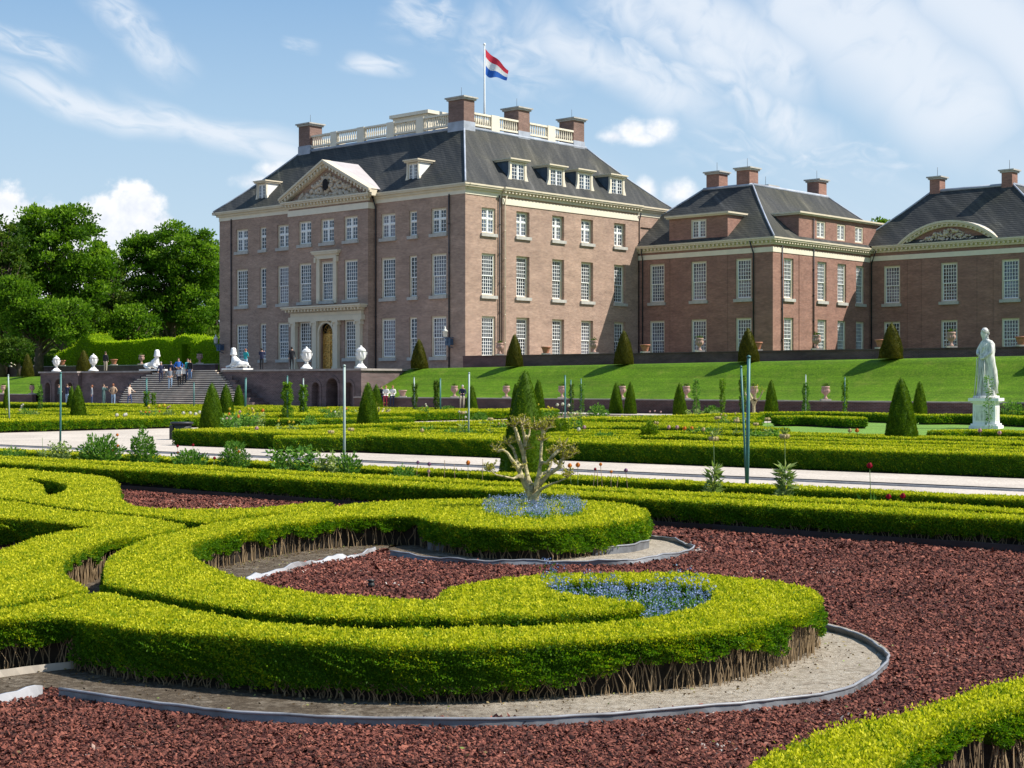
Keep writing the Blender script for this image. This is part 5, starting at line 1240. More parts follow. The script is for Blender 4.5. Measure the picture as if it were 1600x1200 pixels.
for px, ty, wpx, mat, shp, ls, n, lb in [(223, 674, 44, 'herb', 'bush', .055, 900, 'tall leafy green bush in the flower strip, first left of the gravel crossing'), (158, 682, 62, 'herb', 'bush', .07, 900, 'broad peony-like clump in the flower strip left of the tall leafy bush'),
        (94, 690, 30, 'pale_herb', 'spike', .07, 260, 'pale upright leafy stems at the foot of the left pole'), (66, 682, 22, 'pale_herb', 'whorl', .12, 90, 'pale whorled plant left of the left pole'), (20, 700, 50, 'herb', 'bush', .05, 420, 'low green clump at the left edge of the flower strip'),
        (296, 703, 56, 'herb', 'bush', .06, 700, 'low dark clump with dark red flowers, between the two leafy bushes'), (366, 690, 44, 'herb', 'bush', .045, 1200, 'rounded bushy plant in the strip beneath the middle of the steps'),
        (130, 688, 20, 'pale_herb', 'whorl', .12, 90, 'pale whorled plant right of the left pole'), (457, 697, 60, 'herb', 'spike', .09, 420, 'loose leafy clump beneath the terrace wall in the flower strip'), (512, 704, 30, 'pale_herb', 'spike', .08, 260, 'pale leafy stems just left of the tall centre-left pole'),
        (545, 708, 34, 'herb', 'bush', .06, 420, 'green clump at the foot of the tall centre-left pole'), (630, 728, 44, 'herb', 'bush', .05, 360, 'low bushy clump right of the tall centre-left pole'), (905, 738, 60, 'herb', 'blade', .26, 60, 'spreading green blades right of the gnarled shrub'),
        (695, 742, 70, 'herb', 'blade', .2, 70, 'thin blades left of the gnarled shrub'), (1280, 762, 60, 'herb', 'blade', .13, 50, 'low blades right of the second crown imperial')]:
    p = strip_pt(px); h = max(.3, zpx(ty, p[1])); w_ = wpx*p[1]/2446
    herb(p, h, w_, n, ls, mat, lb, 'plant', GF, 'garden_plant', shp, flowers=(('petal_red', [(rnd.uniform(-w_/2, w_/2), rnd.uniform(-.1, .1), h*rnd.uniform(.85, 1.15)) for _ in range(3)], .035) if px in (296,) else ('petal_orange', [(rnd.uniform(-w_/2, w_/2), rnd.uniform(-.1, .1), h*rnd.uniform(.6, 1.05)) for _ in range(3)], .04) if px in (158, 366) else None))
for px, ty, lb in ((1115, 680, 'pale crown imperial standing left of the twin green poles'), (1226, 676, 'pale crown imperial standing right of the twin green poles')):
    p = strip_pt(px, -71.9); h = zpx(ty, p[1]); r_ = herb(p, h, .3, 170, .17, 'pale_herb', lb, 'flower', 'crown imperials', 'crown_imperial', 'whorl')
    for k in range(7): th = k*PI*2/7; bloom(r_, (.045*math.cos(th), .045*math.sin(th), h*.985), .045, 'petal_cream', True)
    V, F = leaf_arrays(np.tile([[0, 0, h*.98]], (26, 1)), np.column_stack([rng.normal(0, .7, (26, 2)), np.ones(26)]), .09, .02, .3); child('tuft', np_mesh('tuft', V, F, ['pale_herb'], None, rng.random(26)), r_)
def tulip(loc, h, s, mat, label, leaves=5, cat='flower', group='single tulips and drumstick flowers in the strip'):
    r_ = herb(loc, max(h, .12), .10, leaves, h*.45+.05, 'herb', label, cat, group, 'flower_stalk', 'blade'); mb = MB(); l1 = rnd.uniform(-.04, .04); mb.tube([(0, 0, 0), (l1, .01, h*.6), (l1*1.8, 0, h)], .0045, 5); mb.build('stalk', 'stem_green' if leaves > 2 else 'dry_stem', r_)
    if mat: bloom(r_, (l1*1.8, 0, h), s, mat)
    return r_
for px, py, s, mat, lv, lb in [(1362, 726, .055, 'petal_red', 7, 'tall dark red tulip against the gravel path'), (1392, 774, .05, 'petal_red', 5, 'low red tulip, left one of a touching pair'), (1402, 773, .05, 'petal_red', 5, 'low red tulip, right one of a touching pair'),
        (648, 719, .04, 'petal_purple', 2, 'mauve flower head left of the shrub, farthest left of three'), (667, 722, .045, 'petal_purple', 2, 'mauve flower head left of the shrub, middle of three'), (672, 733, .04, 'petal_pink', 2, 'pinkish flower head left of the shrub, lowest of three'),
        (731, 720, .05, 'petal_orange', 3, 'orange tulip left of the gnarled shrub'), (894, 725, .05, 'petal_orange', 4, 'orange tulip right of the gnarled shrub, left of a pair'), (903, 724, .05, 'petal_orange', 4, 'orange tulip right of the gnarled shrub, right of a pair'),
        (924, 729, .03, 'petal_red', 1, 'faded drooping flower leaning left over the path'), (943, 722, .035, 'petal_orange', 1, 'faded orange flower on a leaning stalk'), (983, 732, .042, 'petal_purple', 2, 'dark mauve flower head right of the leaning stalks'), (954, 733, .03, 'petal_orange', 1, 'small faded orange flower on a straight stalk'),
        (694, 713, .01, None, 1, 'bare dry stake left of the gnarled shrub, first from the left'), (712, 719, .01, None, 1, 'bare dry stake left of the gnarled shrub, second from the left'), (753, 711, .01, None, 1, 'bare dry stake nearest the gnarled shrub on its left'), (934, 729, .01, None, 1, 'bare dry stake right of the gnarled shrub'), (961, 736, .01, None, 1, 'short dry stake right of the gnarled shrub'),
        (330, 712, .04, 'petal_red', 4, 'dark red flower right of the low dark clump'), (176, 700, .04, 'petal_red', 4, 'dark red flower beside the broad peony-like clump'), (433, 716, .04, 'petal_orange', 4, 'orange flower left of the loose leafy clump')]:
    p = strip_pt(px, SB+rnd.uniform(-.25, .5)); tulip(p, zpx(py+6, p[1]), s, mat, lb, lv)
# far parterre plants
GM = 'plants in the far parterre'
for px, d, ty, wpx, mat, shp, ls, n, lb in [(1015, 42, 660, 34, 'yew', 'bush', .05, 1500, 'fine-leaved dark bush beyond the path, right of centre'), (873, 44, 652, 34, 'yew', 'bush', .05, 1400, 'fine-leaved dark bush just right of the tallest-looking cone'), (945, 41, 678, 36, 'herb', 'bush', .08, 500, 'low glaucous clump between the two dark bushes'),
        (935, 72, 633, 30, 'herb', 'bush', .1, 420, 'round peony bush before the two neighbouring cones'), (370, 56, 645, 60, 'herb', 'spike', .12, 500, 'grey-green clump with pale flowers right of the first cone by the bin'), (1555, 74, 628, 0, 'herb', 'bush', .1, 10, ''), (1583, 90, 627, 34, 'herb', 'bush', .1, 420, 'round bush at the right edge behind the statue'),
        (669, 45, 668, 30, 'herb', 'bush', .07, 420, 'low clump left of the grey pole'), (720, 44, 670, 44, 'herb', 'spike', .09, 420, 'upright leafy clump round the grey pole'), (760, 52, 660, 20, 'pale_herb', 'spike', .1, 200, 'pale upright plant right of the grey pole'), (1095, 44, 668, 40, 'herb', 'spike', .09, 400, 'leafy clump left of the twin poles beyond the path'),
        (1190, 42, 672, 50, 'herb', 'spike', .09, 420, 'leafy clump right of the twin poles beyond the path'), (520, 66, 642, 26, 'herb', 'bush', .09, 300, 'small green clump before the terrace passage'), (750, 70, 645, 22, 'herb', 'bush', .09, 260, 'small green clump behind the grey pole'), (1240, 44, 678, 30, 'herb', 'bush', .08, 260, 'low clump before the lawn'),
        (1113, 84, 634, 26, 'herb', 'bush', .1, 260, 'flat clump before the bank between two climbers'), (700, 85, 634, 20, 'herb', 'bush', .1, 200, 'clump before the seated person'), (30, 62, 655, 14, 'herb', 'bush', .08, 160, 'glaucous clump at far left beyond the gravel'), (620, 46, 676, 40, 'herb', 'spike', .09, 260, 'loose green stems right of the cone by the tall pole'), (215, 64, 655, 40, 'herb', 'bush', .07, 300, 'low green clump left of the black bin'), (490, 46, 690, 50, 'herb', 'bush', .06, 500, 'low clump just behind the clipped hedge, below the terrace wall')]:
    if n < 20: continue
    p = on(px, d); d = p[1]; h = max(.3, zpx(ty, d)); w_ = wpx*d/2446
    herb(p, h, w_, n, ls, mat, lb, 'plant', GM, 'garden_plant', shp, flowers=(('petal_yellow', [(rnd.uniform(-w_/2, w_/2), rnd.uniform(-.1, .1), h*rnd.uniform(.8, 1.15)) for _ in range(6)], .07) if px == 370 else None))
FL = [(185, 655, 'petal_white', 62), (192, 652, 'petal_white', 62), (197, 656, 'petal_white', 63), (284, 647, 'petal_white', 66), (296, 645, 'petal_white', 66), (303, 649, 'petal_white', 64), (311, 643, 'petal_white', 66), (348, 656, 'petal_white', 54), (413, 640, 'petal_orange', 70), (405, 700, 'petal_pink', 44),
      (910, 675, 'petal_pink', 45), (1042, 675, 'petal_pink', 45), (1058, 672, 'petal_pink', 45), (1066, 681, 'petal_orange', 44), (1080, 680, 'petal_orange', 44), (1339, 692, 'petal_orange', 42), (1430, 690, 'petal_orange', 41), (1535, 694, 'petal_pink', 42), (1566, 699, 'petal_pink', 40), (1324, 688, 'petal_cream', 42), (908, 676, 'petal_white', 43), (660, 703, 'petal_cream', 42),
      (540, 640, 'petal_orange', 76), (335, 633, 'petal_yellow', 82), (345, 631, 'petal_yellow', 82), (250, 633, 'petal_yellow', 84), (258, 632, 'petal_yellow', 84), (233, 634, 'petal_yellow', 84), (870, 631, 'petal_white', 84), (877, 630, 'petal_white', 84), (890, 632, 'petal_white', 84), (1100, 684, 'petal_cream', 43), (1150, 657, 'petal_cream', 55), (1120, 652, 'petal_cream', 55)]
PLACE = {'petal_white': 'white', 'petal_orange': 'orange', 'petal_pink': 'pink', 'petal_yellow': 'yellow', 'petal_cream': 'cream'}
CNT = {}
for px, py, m_, d in sorted(FL):
    CNT[m_] = CNT.get(m_, 0)+1
    tulip(on(px, d), max(.45, zpx(py+4, d)), .0012*d+.03, m_, '%s flower on a thin stalk, %s from the left, near %s' % (PLACE[m_], ORD[CNT[m_]-1], mark(px)), 4, 'flower', 'scattered %s flowers in the far parterre' % PLACE[m_])
r3 = random.Random(23)
for i in range(34):
    px = r3.uniform(330, 1180) if i < 26 else r3.uniform(20, 300); d = r3.uniform(44, 74) if px > 330 else r3.uniform(62, 80)
    shp = r3.choice(['bush', 'spike', 'spike', 'blade']); h_ = r3.uniform(.5, .75); w_ = r3.uniform(.4, .9)
    fl_ = (r3.choice(['petal_white', 'petal_pink', 'petal_yellow', 'petal_orange', 'petal_cream']), [(r3.uniform(-w_/2, w_/2), r3.uniform(-.1, .1), h_*r3.uniform(.85, 1.2)) for _ in range(3)], .06) if i % 3 else None
    herb(on(px, d), h_, w_, 120 if shp != 'blade' else 50, .10 if shp != 'blade' else .3, r3.choice(['herb', 'pale_herb']), '%s%s in %s far hedge strip, near %s' % ('taller ' if h_ > .62 else 'short ', {'bush': 'low rounded clump', 'spike': 'loose upright clump', 'blade': 'clump of thin blades'}[shp], ORD[int((d-44)/2)], mark(px)), 'plant', GM, 'garden_plant', shp, flowers=fl_)
# crown imperials gone over, in the far parterre (pale stalks)
for px, d, ty, lb in ((722, 43, 642, 'pale spent stalk left of the grey pole'), (766, 43, 652, 'pale spent stalk right of the grey pole'), (517, 40, 672, 'pale spent stalk left of the tall centre-left pole'), (548, 40, 668, 'pale spent stalk right of the tall centre-left pole'), (1122, 43, 650, 'pale spent stalk farthest left of the twin poles'), (1151, 43, 655, 'pale spent stalk close left of the twin poles'), (1181, 43, 660, 'pale spent stalk close right of the twin poles'), (1199, 43, 652, 'pale spent stalk farther right of the twin poles')):
    p = on(px, d); h = zpx(ty, d); r_ = herb(p, h, .25, 70, .15, 'pale_herb', lb, 'plant', 'spent crown imperials', 'crown_imperial', 'whorl')
    for k in range(5): th = k*PI*2/5; bloom(r_, (.05*math.cos(th), .05*math.sin(th), h*.99), .06, 'petal_cream', True)
# poles
def pole(px0, py0, d, px1, r, mat, label):
    d = min(d, px_b(px1, -17.6)[1]); x, y = at(px1, d); xt, zt = (px0-800)/2446*d-x, zpx(py0, d)
    mb = MB(); mb.tube([(0, 0, -.02), (xt*.5, 0, zt*.5), (xt, 0, zt)], [r, r, r*.95], 8); mb.lathe([(r*1.15, -.01), (r*1.15, .015), (0, .03)], (xt, 0, zt), 8); mb.lathe([(r*1.5, 0), (r*1.5, .05)], (0, 0, -.01), 8)
    return tag(mb.build('garden_pole', mat, loc=(x, y, 0)), label, 'pole', 'steel poles for climbers')
for a in [(1170, 558, 22.4, 1167, .026, 'teal_pole', 'thick green pole, taller of the two crossed at right of centre'), (1158, 574, 24, 1167, .016, 'teal_pole', 'thin leaning pole, shorter of the two crossed at right of centre'), (538, 572, 26.5, 538, .022, 'grey_pole', 'tall grey-green pole before the terrace passage'),
          (95, 583, 37, 94, .024, 'teal_pole', 'tall green pole at left before the left white urn'), (733, 583, 44, 732, .024, 'grey_pole', 'grey pole between the seated person and the tallest-looking cone'), (384, 591, 88, 383, .06, 'teal_pole', 'short green pole right of the small third cone by the steps'),
          (13, 586, 60, 15, .028, 'grey_pole', 'grey pole at the far left before the bank'), (229, 592, 92, 229, .05, 'teal_pole', 'green pole before the middle of the steps'), (303, 598, 92, 303, .035, 'teal_pole', 'thin green pole before the right part of the steps'), (883, 587, 78, 883, .04, 'teal_pole', 'green pole before the bank, nearest right of the tallest-looking cone'),
          (688, 592, 82, 688, .04, 'teal_pole', 'green pole beside the dark climber left of the seated person'), (647, 590, 84, 648, .035, 'grey_pole', 'grey pole at the left end of the bank'), (892, 594, 90, 892, .03, 'teal_pole', 'thin green pole second right of the tallest-looking cone'), (908, 592, 94, 908, .03, 'teal_pole', 'thin green pole third right of the tallest-looking cone'),
          (1259, 586, 84, 1259, .03, 'grey_pole', 'grey pole of the climber above the left end of the lawn'), (1320, 590, 90, 1320, .035, 'teal_pole', 'green pole above the middle of the lawn'), (449, 588, 66, 449, .035, 'teal_pole', 'green pole of the tall bright climber below the terrace wall'), (474, 592, 72, 474, .03, 'grey_pole', 'grey pole of the second climber below the terrace wall')]: pole(*a)
for px, d, ty, wpx, n, mat, lb in [(449, 66, 598, 17, 620, 'tree_leaf', 'tall bright climber on a pole below the terrace wall'), (474, 72, 602, 13, 420, 'tree_leaf', 'narrower climber on a pole second below the terrace wall'), (229, 92, 612, 9, 260, 'tree_leaf', 'thin climber on the pole before the steps'), (240, 94, 614, 6, 160, 'tree_leaf', 'sparse climber beside the pole before the steps'),
        (1088, 80, 592, 11, 300, 'herb', 'gnarled thin climber right of the small lone cone'), (1129, 84, 592, 8, 300, 'tree_leaf', 'narrow bright climber before the bank'), (1160, 80, 588, 9, 380, 'tree_dark', 'dark climber close left of the twin poles'), (1259, 84, 598, 11, 380, 'herb', 'bushy climber above the left end of the lawn'), (1320, 90, 594, 8, 260, 'tree_leaf', 'slim climber above the middle of the lawn'),
        (909, 94, 600, 8, 220, 'herb', 'sparse climber before the bank between pole and cones'), (648, 84, 600, 8, 260, 'tree_dark', 'dark climber on the pole at the left end of the bank'), (682, 86, 595, 8, 420, 'tree_dark', 'dense dark climber left of the seated person'), (893, 90, 600, 7, 200, 'tree_dark', 'small dark climber on the second thin pole'), (63, 84, 602, 6, 160, 'herb', 'sparse climber before the left bank'), (507, 70, 640, 14, 120, 'herb', 'short climber before the terrace niche')]:
    herb(on(px, d), zpx(ty, on(px, d)[1]), wpx*d/2446, n, .10, mat, lb, 'climber', 'climbing plants on poles', 'climbing_plant', 'climber')
q = on(1545, 58); herb(q, zpx(588, 58), .34, 170, .075, 'herb', 'climbing rose growing up in front of the statue', 'climber', None, 'climbing_plant', 'climber')

# ------------------------------------------------------------------ forget-me-nots
def fmn(name, poly, z0, z1, n, label):
    L = smooth_loop([gp(x, y, .33) for x, y in poly], True, 4); mn, mx = L.min(0), L.max(0)
    P = np.column_stack([rng.uniform(mn[0], mx[0], n*3), rng.uniform(mn[1], mx[1], n*3)]); P = P[inside(P, L)]; P = P[rng.random(len(P)) < np.clip(.45+1.2*vnoise(P[:, 0], P[:, 1], 17, 3)+.5*vnoise(P[:, 0], P[:, 1], 43, 7), .10, 1)][:n]; m_ = len(P)
    hv = .80+.28*vnoise(P[:, 0], P[:, 1], 13, 5)+.14*vnoise(P[:, 0], P[:, 1], 37, 1)+rng.exponential(.07, m_); z = z0+(z1-z0)*hv*rng.random(m_)**.6; P3 = np.column_stack([P, z])
    P0_ = np.repeat(P3, 3, 0)+rng.normal(0, .02, (m_*3, 3))*np.array([1, 1, 0])-np.array([0, 0, .02]); P0_[:, 2] *= rng.uniform(.6, 1, m_*3); V1, F1 = leaf_arrays(P0_, np.tile([[0, 0, 1.0]], (m_*3, 1)), .045, .012, .5)
    k = z > z0+(z1-z0)*(.42+.25*rng.random(m_)); C_ = P3[k]+np.array([0, 0, .02]); C_ = np.repeat(C_, 4, 0)+rng.normal(0, .008, (k.sum()*4, 3))
    V2, F2 = leaf_arrays(C_, np.tile([[0, -.2, .6]], (len(C_), 1)), .013, .012, .9)
    V, F, mi, ti = merge([(V1, F1, 0, rng.uniform(.2, .8, len(F1))), (V2, F2, 1, rng.random(len(F2)))])
    o = bpy.data.objects.new(name, np_mesh(name, V, F, ['herb', 'blue_flower'], mi, ti)); COL.objects.link(o); tag(o, label, 'flowers', kind='stuff'); return o
fmn('forget_me_nots', [(848, 898), (856, 925), (900, 936), (960, 940), (1004, 952), (1006, 965), (1045, 964), (1085, 952), (1116, 934), (1110, 908), (1060, 906), (1000, 912), (940, 908), (890, 899)], .08, .375, 2900, 'carpet of blue forget-me-nots inside the nearer scroll hedge')
fmn('forget_me_nots', [(752, 797), (770, 810), (820, 814), (870, 812), (908, 806), (918, 795), (890, 786), (830, 782), (770, 786)], .26, .42, 3000, 'blue forget-me-nots round the foot of the gnarled shrub')

# ------------------------------------------------------------------ gnarled pollarded shrub
def skin(name, V, E_, Rr, mat, parent=None, loc=(0, 0, 0), sub=1, smooth=True, rz=0.0, root=0):
    me = bpy.data.meshes.new('tmp'); me.from_pydata(V, E_, []); o = bpy.data.objects.new('tmp', me); COL.objects.link(o)
    sm_ = o.modifiers.new('s', 'SKIN'); sm_.use_smooth_shade = True
    if sub: ss = o.modifiers.new('u', 'SUBSURF'); ss.levels = sub; ss.render_levels = sub
    for i, r in enumerate(Rr):
        r = (r, r) if not hasattr(r, '__len__') else r; me.skin_vertices[0].data[i].radius = r; me.skin_vertices[0].data[i].use_root = (i == root)
    dg = bpy.context.evaluated_depsgraph_get(); nm = bpy.data.meshes.new_from_object(o.evaluated_get(dg)); nm.name = name
    bpy.data.objects.remove(o); bpy.data.meshes.remove(me)
    nm.materials.clear()
    for m_ in (mat if isinstance(mat, (list, tuple)) else [mat]): nm.materials.append(M[m_])
    if smooth: nm.polygons.foreach_set('use_smooth', [True]*len(nm.polygons))
    if parent is None:
        ob = bpy.data.objects.new(name, nm); COL.objects.link(ob); ob.location = loc; ob.rotation_euler = (0, 0, rz); return ob
    return child(name, nm, parent, loc, rz)
flat('gnarled_bark', (.42, .36, .20), .95, .6, 16, bump=1.0, bscale=38)
sx, sy = gp(833, 797, .30); SC = sy/2446     # metres per photo pixel at the shrub
shrub = tag(empty('gnarled_shrub', (sx, sy, .0)), 'knobbly pollarded shrub with bare pale limbs and tiny yellow-green buds', 'shrub')
V = [(0, 0, .22)]; E_ = []; Rr = [.060]; tips = []
def sp(px, py, dy=0.0): return ((px-833)*SC*.88, dy, 1.75+(600-py)*(sy+dy)/2446)
def limb(start, pts, radii):
    prev = start
    for p, r in zip(pts, radii): V.append(p); Rr.append(r); E_.append((prev, len(V)-1)); prev = len(V)-1
    return prev
b0 = limb(0, [sp(832, 782), sp(829, 768, .02)], [.055, .062])
l1 = limb(b0, [sp(819, 758, .0), sp(812, 742, -.03), sp(806, 731, -.05)], [.045, .036, .036])
e = limb(l1, [sp(796, 720, -.1), sp(788, 708, -.12), sp(779, 703, -.12), sp(768, 706, -.1)], [.028, .022, .022, .026]); tips.append(e)
e = limb(l1, [sp(802, 712, .06), sp(797, 700, .1), sp(789, 694, .12)], [.022, .018, .020]); tips.append(e)
e = limb(l1, [sp(818, 727, .02), sp(816, 712, .04), sp(812, 698, .02), sp(806, 685, 0), sp(803, 674, -.02), sp(799, 667, -.02)], [.030, .028, .030, .032, .024, .026]); tips.append(e)
m_ = limb(b0, [sp(823, 745, .06), sp(818, 722, .08), sp(817, 703, .10), sp(820, 688, .1), sp(815, 672, .08), sp(813, 664, .05)], [.034, .026, .025, .028, .02, .024]); tips.append(m_)
e = limb(m_-2, [sp(826, 680, .12), sp(828, 670, .14)], [.016, .015]); tips.append(e)
r1 = limb(b0, [sp(838, 758, -.06), sp(843, 742, -.08), sp(846, 722, -.06), sp(847, 706, -.04), sp(848, 690, -.02), sp(850, 678, 0), sp(851, 672, 0)], [.036, .030, .026, .026, .024, .026, .032]); tips.append(r1)
e = limb(r1-1, [sp(858, 670, .03), sp(864, 664, .05)], [.014, .011]); tips.append(e)
e = limb(r1, [sp(844, 668, 0), sp(838, 672, 0)], [.013, .010]); tips.append(e)
r2 = limb(r1-4, [sp(856, 724, -.12), sp(868, 712, -.15), sp(875, 706, -.15), sp(884, 700, -.12)], [.026, .028, .024, .018]); tips.append(r2)
r3 = limb(b0, [sp(845, 757, .03), sp(857, 744, .02), sp(868, 737, 0), sp(881, 729, -.02), sp(882, 720, -.02), sp(889, 716, 0)], [.036, .032, .030, .032, .026, .024]); tips.append(r3)
e = limb(r3, [sp(898, 715, .02), sp(903, 711, .02)], [.013, .010]); tips.append(e)
e = limb(b0-1, [sp(846, 765, -.1), sp(862, 757, -.2), sp(878, 752, -.25), sp(892, 746, -.25)], [.022, .017, .013, .009]); tips.append(e)
e = limb(l1-1, [sp(798, 748, -.12), sp(784, 745, -.2), sp(768, 742, -.22), sp(757, 735, -.2)], [.018, .014, .011, .008]); tips.append(e)
e = limb(r1-5, [sp(858, 738, .12), sp(866, 726, .18), sp(868, 710, .2)], [.020, .016, .012]); tips.append(e)
Rr = [r_*(.80 if i_ > 2 else .9)*rnd.uniform(.88, 1.12) for i_, r_ in enumerate(Rr)]
skin('branches', V, E_, Rr, 'gnarled_bark', shrub, sub=2)
tw_ = MB(); bp_ = []
for t in tips+[l1, r1-2, m_-3, r3-2]:
    c = Vector(V[t])
    for k in range(20 if t in tips else 9):
        d = Vector((rnd.gauss(0, 1), rnd.gauss(0, .8), abs(rnd.gauss(.6, .7)))).normalized(); ln = rnd.uniform(.03, .13); mid = c+d*ln*.5+Vector((rnd.uniform(-.015, .015), 0, rnd.uniform(0, .02)))
        tw_.tube([c, mid, c+d*ln+Vector((0, 0, .015))], [.009, .0065, .004], 4, False)
        for f_ in (.45, .7, .9, 1, 1, 1.03): bp_.append(c+d*ln*f_+Vector((rnd.gauss(0, .008), rnd.gauss(0, .008), rnd.gauss(.01, .008))))
tag(tw_.build('twigs', 'gnarled_bark', shrub), kind='stuff')
# buds along the limbs too
for (i, j) in E_[3:]:
    a, b = Vector(V[i]), Vector(V[j])
    for k in range(5):
        if rnd.random() < .6: bp_.append(a.lerp(b, rnd.random())+Vector((rnd.gauss(0, 1), rnd.gauss(0, 1), rnd.gauss(0, 1))).normalized()*.03)
bp_ = np.array([tuple(p) for p in bp_]); bp_ = np.repeat(bp_, 2, 0); V_, F_ = leaf_arrays(bp_, np.tile([[0, 0, .8]], (len(bp_), 1)), .026, .013, .8)
tag(child('buds', np_mesh('buds', V_, F_, ['bud_leaf'], None, rng.random(len(F_))), shrub), kind='stuff')
# two smaller pollarded shrubs far away
for px, d, ty, lb in ((592, 72, 636, 'small bare pollarded shrub beside the cone right of the tall pole'), (1178, 90, 603, 'small pale pollarded shrub before the bank, right of the twin poles')):
    c = on(px, d); h = zpx(ty, d); V = [(0, 0, 0), (0, 0, h*.45)]; E_ = [(0, 1)]; Rr = [.09, .08]; tp = []
    for k in range(7):
        th = k*PI*2/7+.3; V += [(.35*math.cos(th), .35*math.sin(th), h*(.6+.07*(k % 3))), (.55*math.cos(th), .55*math.sin(th), h*(.85+.07*(k % 3)))]; E_ += [(1, len(V)-2), (len(V)-2, len(V)-1)]; Rr += [.045, .035]; tp.append(V[-1])
    o = tag(empty('gnarled_shrub', c), lb, 'shrub'); skin('branches', V, E_, Rr, 'gnarled_bark', o, sub=1)
    P = np.repeat(np.array(tp), 26, 0)+rng.normal(0, .09, (26*len(tp), 3)); V_, F_ = leaf_arrays(P, np.tile([[0, 0, 1.0]], (len(P), 1)), .07, .035, .8); tag(child('buds', np_mesh('buds', V_, F_, ['bud_leaf'], None, rng.random(len(F_))), o), kind='stuff')

# ------------------------------------------------------------------ urns, pots, sphinxes, statue
URN = [(0, 0), (.50, 0), (.50, .12), (.38, .17), (.20, .40), (.12, .50), (.16, .55), (.12, .60), (.16, .66), (.30, .76), (.36, .90), (.36, 1.38), (.40, 1.41), (.40, 1.48), (.36, 1.50), (.28, 1.58), (.22, 1.66), (.10, 1.68), (.13, 1.74), (.05, 1.80), (0, 1.88)]
def white_urn(loc, h, label):
    r = tag(empty('garden_urn', loc), label, 'urn', 'white lidded urns on the terrace wall'); k = h/1.88
    b = MB(); b.lathe([(x*k*.86, z*k) for x, z in URN[:5]], n=4, sq=True); b.build('foot', 'white_marble', r)
    c = MB(); c.lathe([(x*k, z*k) for x, z in [(.0, .379)]+URN[4:16]], n=20); 
    for i in range(8):
        th = i*PI/4; c.lathe([(0, .86*k), (.05*k, .92*k), (.07*k, 1.1*k), (.05*k, 1.28*k), (0, 1.34*k)], (.345*k*math.cos(th), .345*k*math.sin(th), 0), 6)
    c.build('bowl', 'white_marble', r)
    for s_ in (-1, 1): hd = MB(); hd.tube([(s_*.36*k, 0, 1.05*k), (s_*.45*k, 0, 1.12*k), (s_*.46*k, 0, 1.28*k), (s_*.36*k, 0, 1.34*k)], .03*k, 6); hd.build('handle', 'white_marble', r)
    d = MB(); d.lathe([(0, 1.528*k)]+[(x*k*1.01, z*k+.001) for x, z in URN[14:]], n=16); d.build('lid', 'white_marble', r); return r
for px, ty, lb in ((88, 555, 'white lidded urn on the left terrace wall, leftmost of four'), (146, 552, 'white lidded urn on the left terrace wall, next to the olive cone'), (479, 541, 'white lidded urn just left of the golden door'), (564, 539, 'white lidded urn just right of the golden door')):
    x, y = px_b(px, -15.55); z = 2.84; white_urn((x, y, z), 1.75+(600-ty)*y/2446-z, lb)
def pot(loc, kind, label, group, mat='terracotta'):
    r = tag(empty('terracotta_pot', loc), label, 'pot', group)
    p = MB(); p.box(-.34, .34, -.22, .22, -.004, .10); p.build('plinth', 'plinth_stone', r)
    if kind == 'low':
        b = MB(); b.lathe([(0, .101), (.20, .101), (.22, .16), (.30, .42), (.34, .50), (.38, .52), (.38, .60), (.33, .60), (.31, .54), (0, .54)], n=16); b.build('bowl', mat, r)
    else:
        b = MB(); b.lathe([(0, .101), (.16, .101), (.16, .16), (.09, .22), (.08, .34), (.14, .42), (.24, .52), (.27, .70), (.24, .84), (.28, .88), (.28, .96), (.22, .96), (.2, .9), (0, .9)], n=16); 
        for i in range(6): th = i*PI/3; b.lathe([(0, .5), (.05, .56), (.06, .7), (0, .8)], (.25*math.cos(th), .25*math.sin(th), 0), 5)
        b.build('bowl', mat, r)
        n = 90; P = rng.normal(0, .1, (n, 3))*np.array([1, 1, .6])+np.array([0, 0, 1.0]); V, F = leaf_arrays(P, np.column_stack([rng.normal(0, .6, (n, 2)), np.ones(n)]), .11, .05, .5); child('plant', np_mesh('plant', V, F, ['tree_dark'], None, rng.random(n)), r)
    return r
WHERE = {781: 'by the downpipe of the sunlit side', 853: 'below the third sunlit window', 928: 'near the fourth sunlit window', 1008: 'where palace and wing meet', 1093: 'before the second wing window', 1183: 'behind the cone right of the wing corner pipe', 1276: 'before the lit side of the wing', 1376: 'left of the pavilion cone', 1486: 'under the curved pediment', 1596: 'at the right edge'}
for i, px in enumerate((781, 853, 928, 1008, 1093, 1183, 1276, 1376, 1486, 1596)):
    x, y = px_b(px, -.235); k = 'low' if i % 2 else 'tall'
    pot((x, y, 4.0), k, ('low wide terracotta pot' if k == 'low' else 'tall terracotta urn with plants')+' on the parapet, '+WHERE[px], 'terracotta pots on the parapet wall', 'terracotta' if k == 'low' else 'terracotta_pale')
for px, k, lb in ((57, 'tall', 'tall pale urn with plants on the left parapet, beside the leftmost olive cone'), (97, 'low', 'low terracotta pot half hidden behind the leftmost white urn'), (178, 'low', 'low terracotta pot on the left parapet before the clipped hedge'), (221, 'tall', 'dark tall urn on the left parapet above the steps'), (312, 'tall', 'dark tall urn on the left parapet nearest the palace')):
    x, y = px_b(px, -.235); pot((x, y, 3.66), k, lb, 'terracotta pots on the parapet wall', 'terracotta' if k == 'low' else 'terracotta_pale')
x, y = px_b(12, -.235); pb = tag(empty('planter_box', (x, y, 3.66), ROT), 'pale box planter on the far left parapet', 'planter')
b = MB(); b.box(-1.5, -.15, -.3, .3, 0, .62); b.box(-1.6, -.05, -.36, .36, .62, .72); b.box(.0, 1.2, -.3, .3, 0, .62); b.box(-.05+.002, 1.3, -.36, .36, .621, .721); b.build('box', 'cream_light', pb)
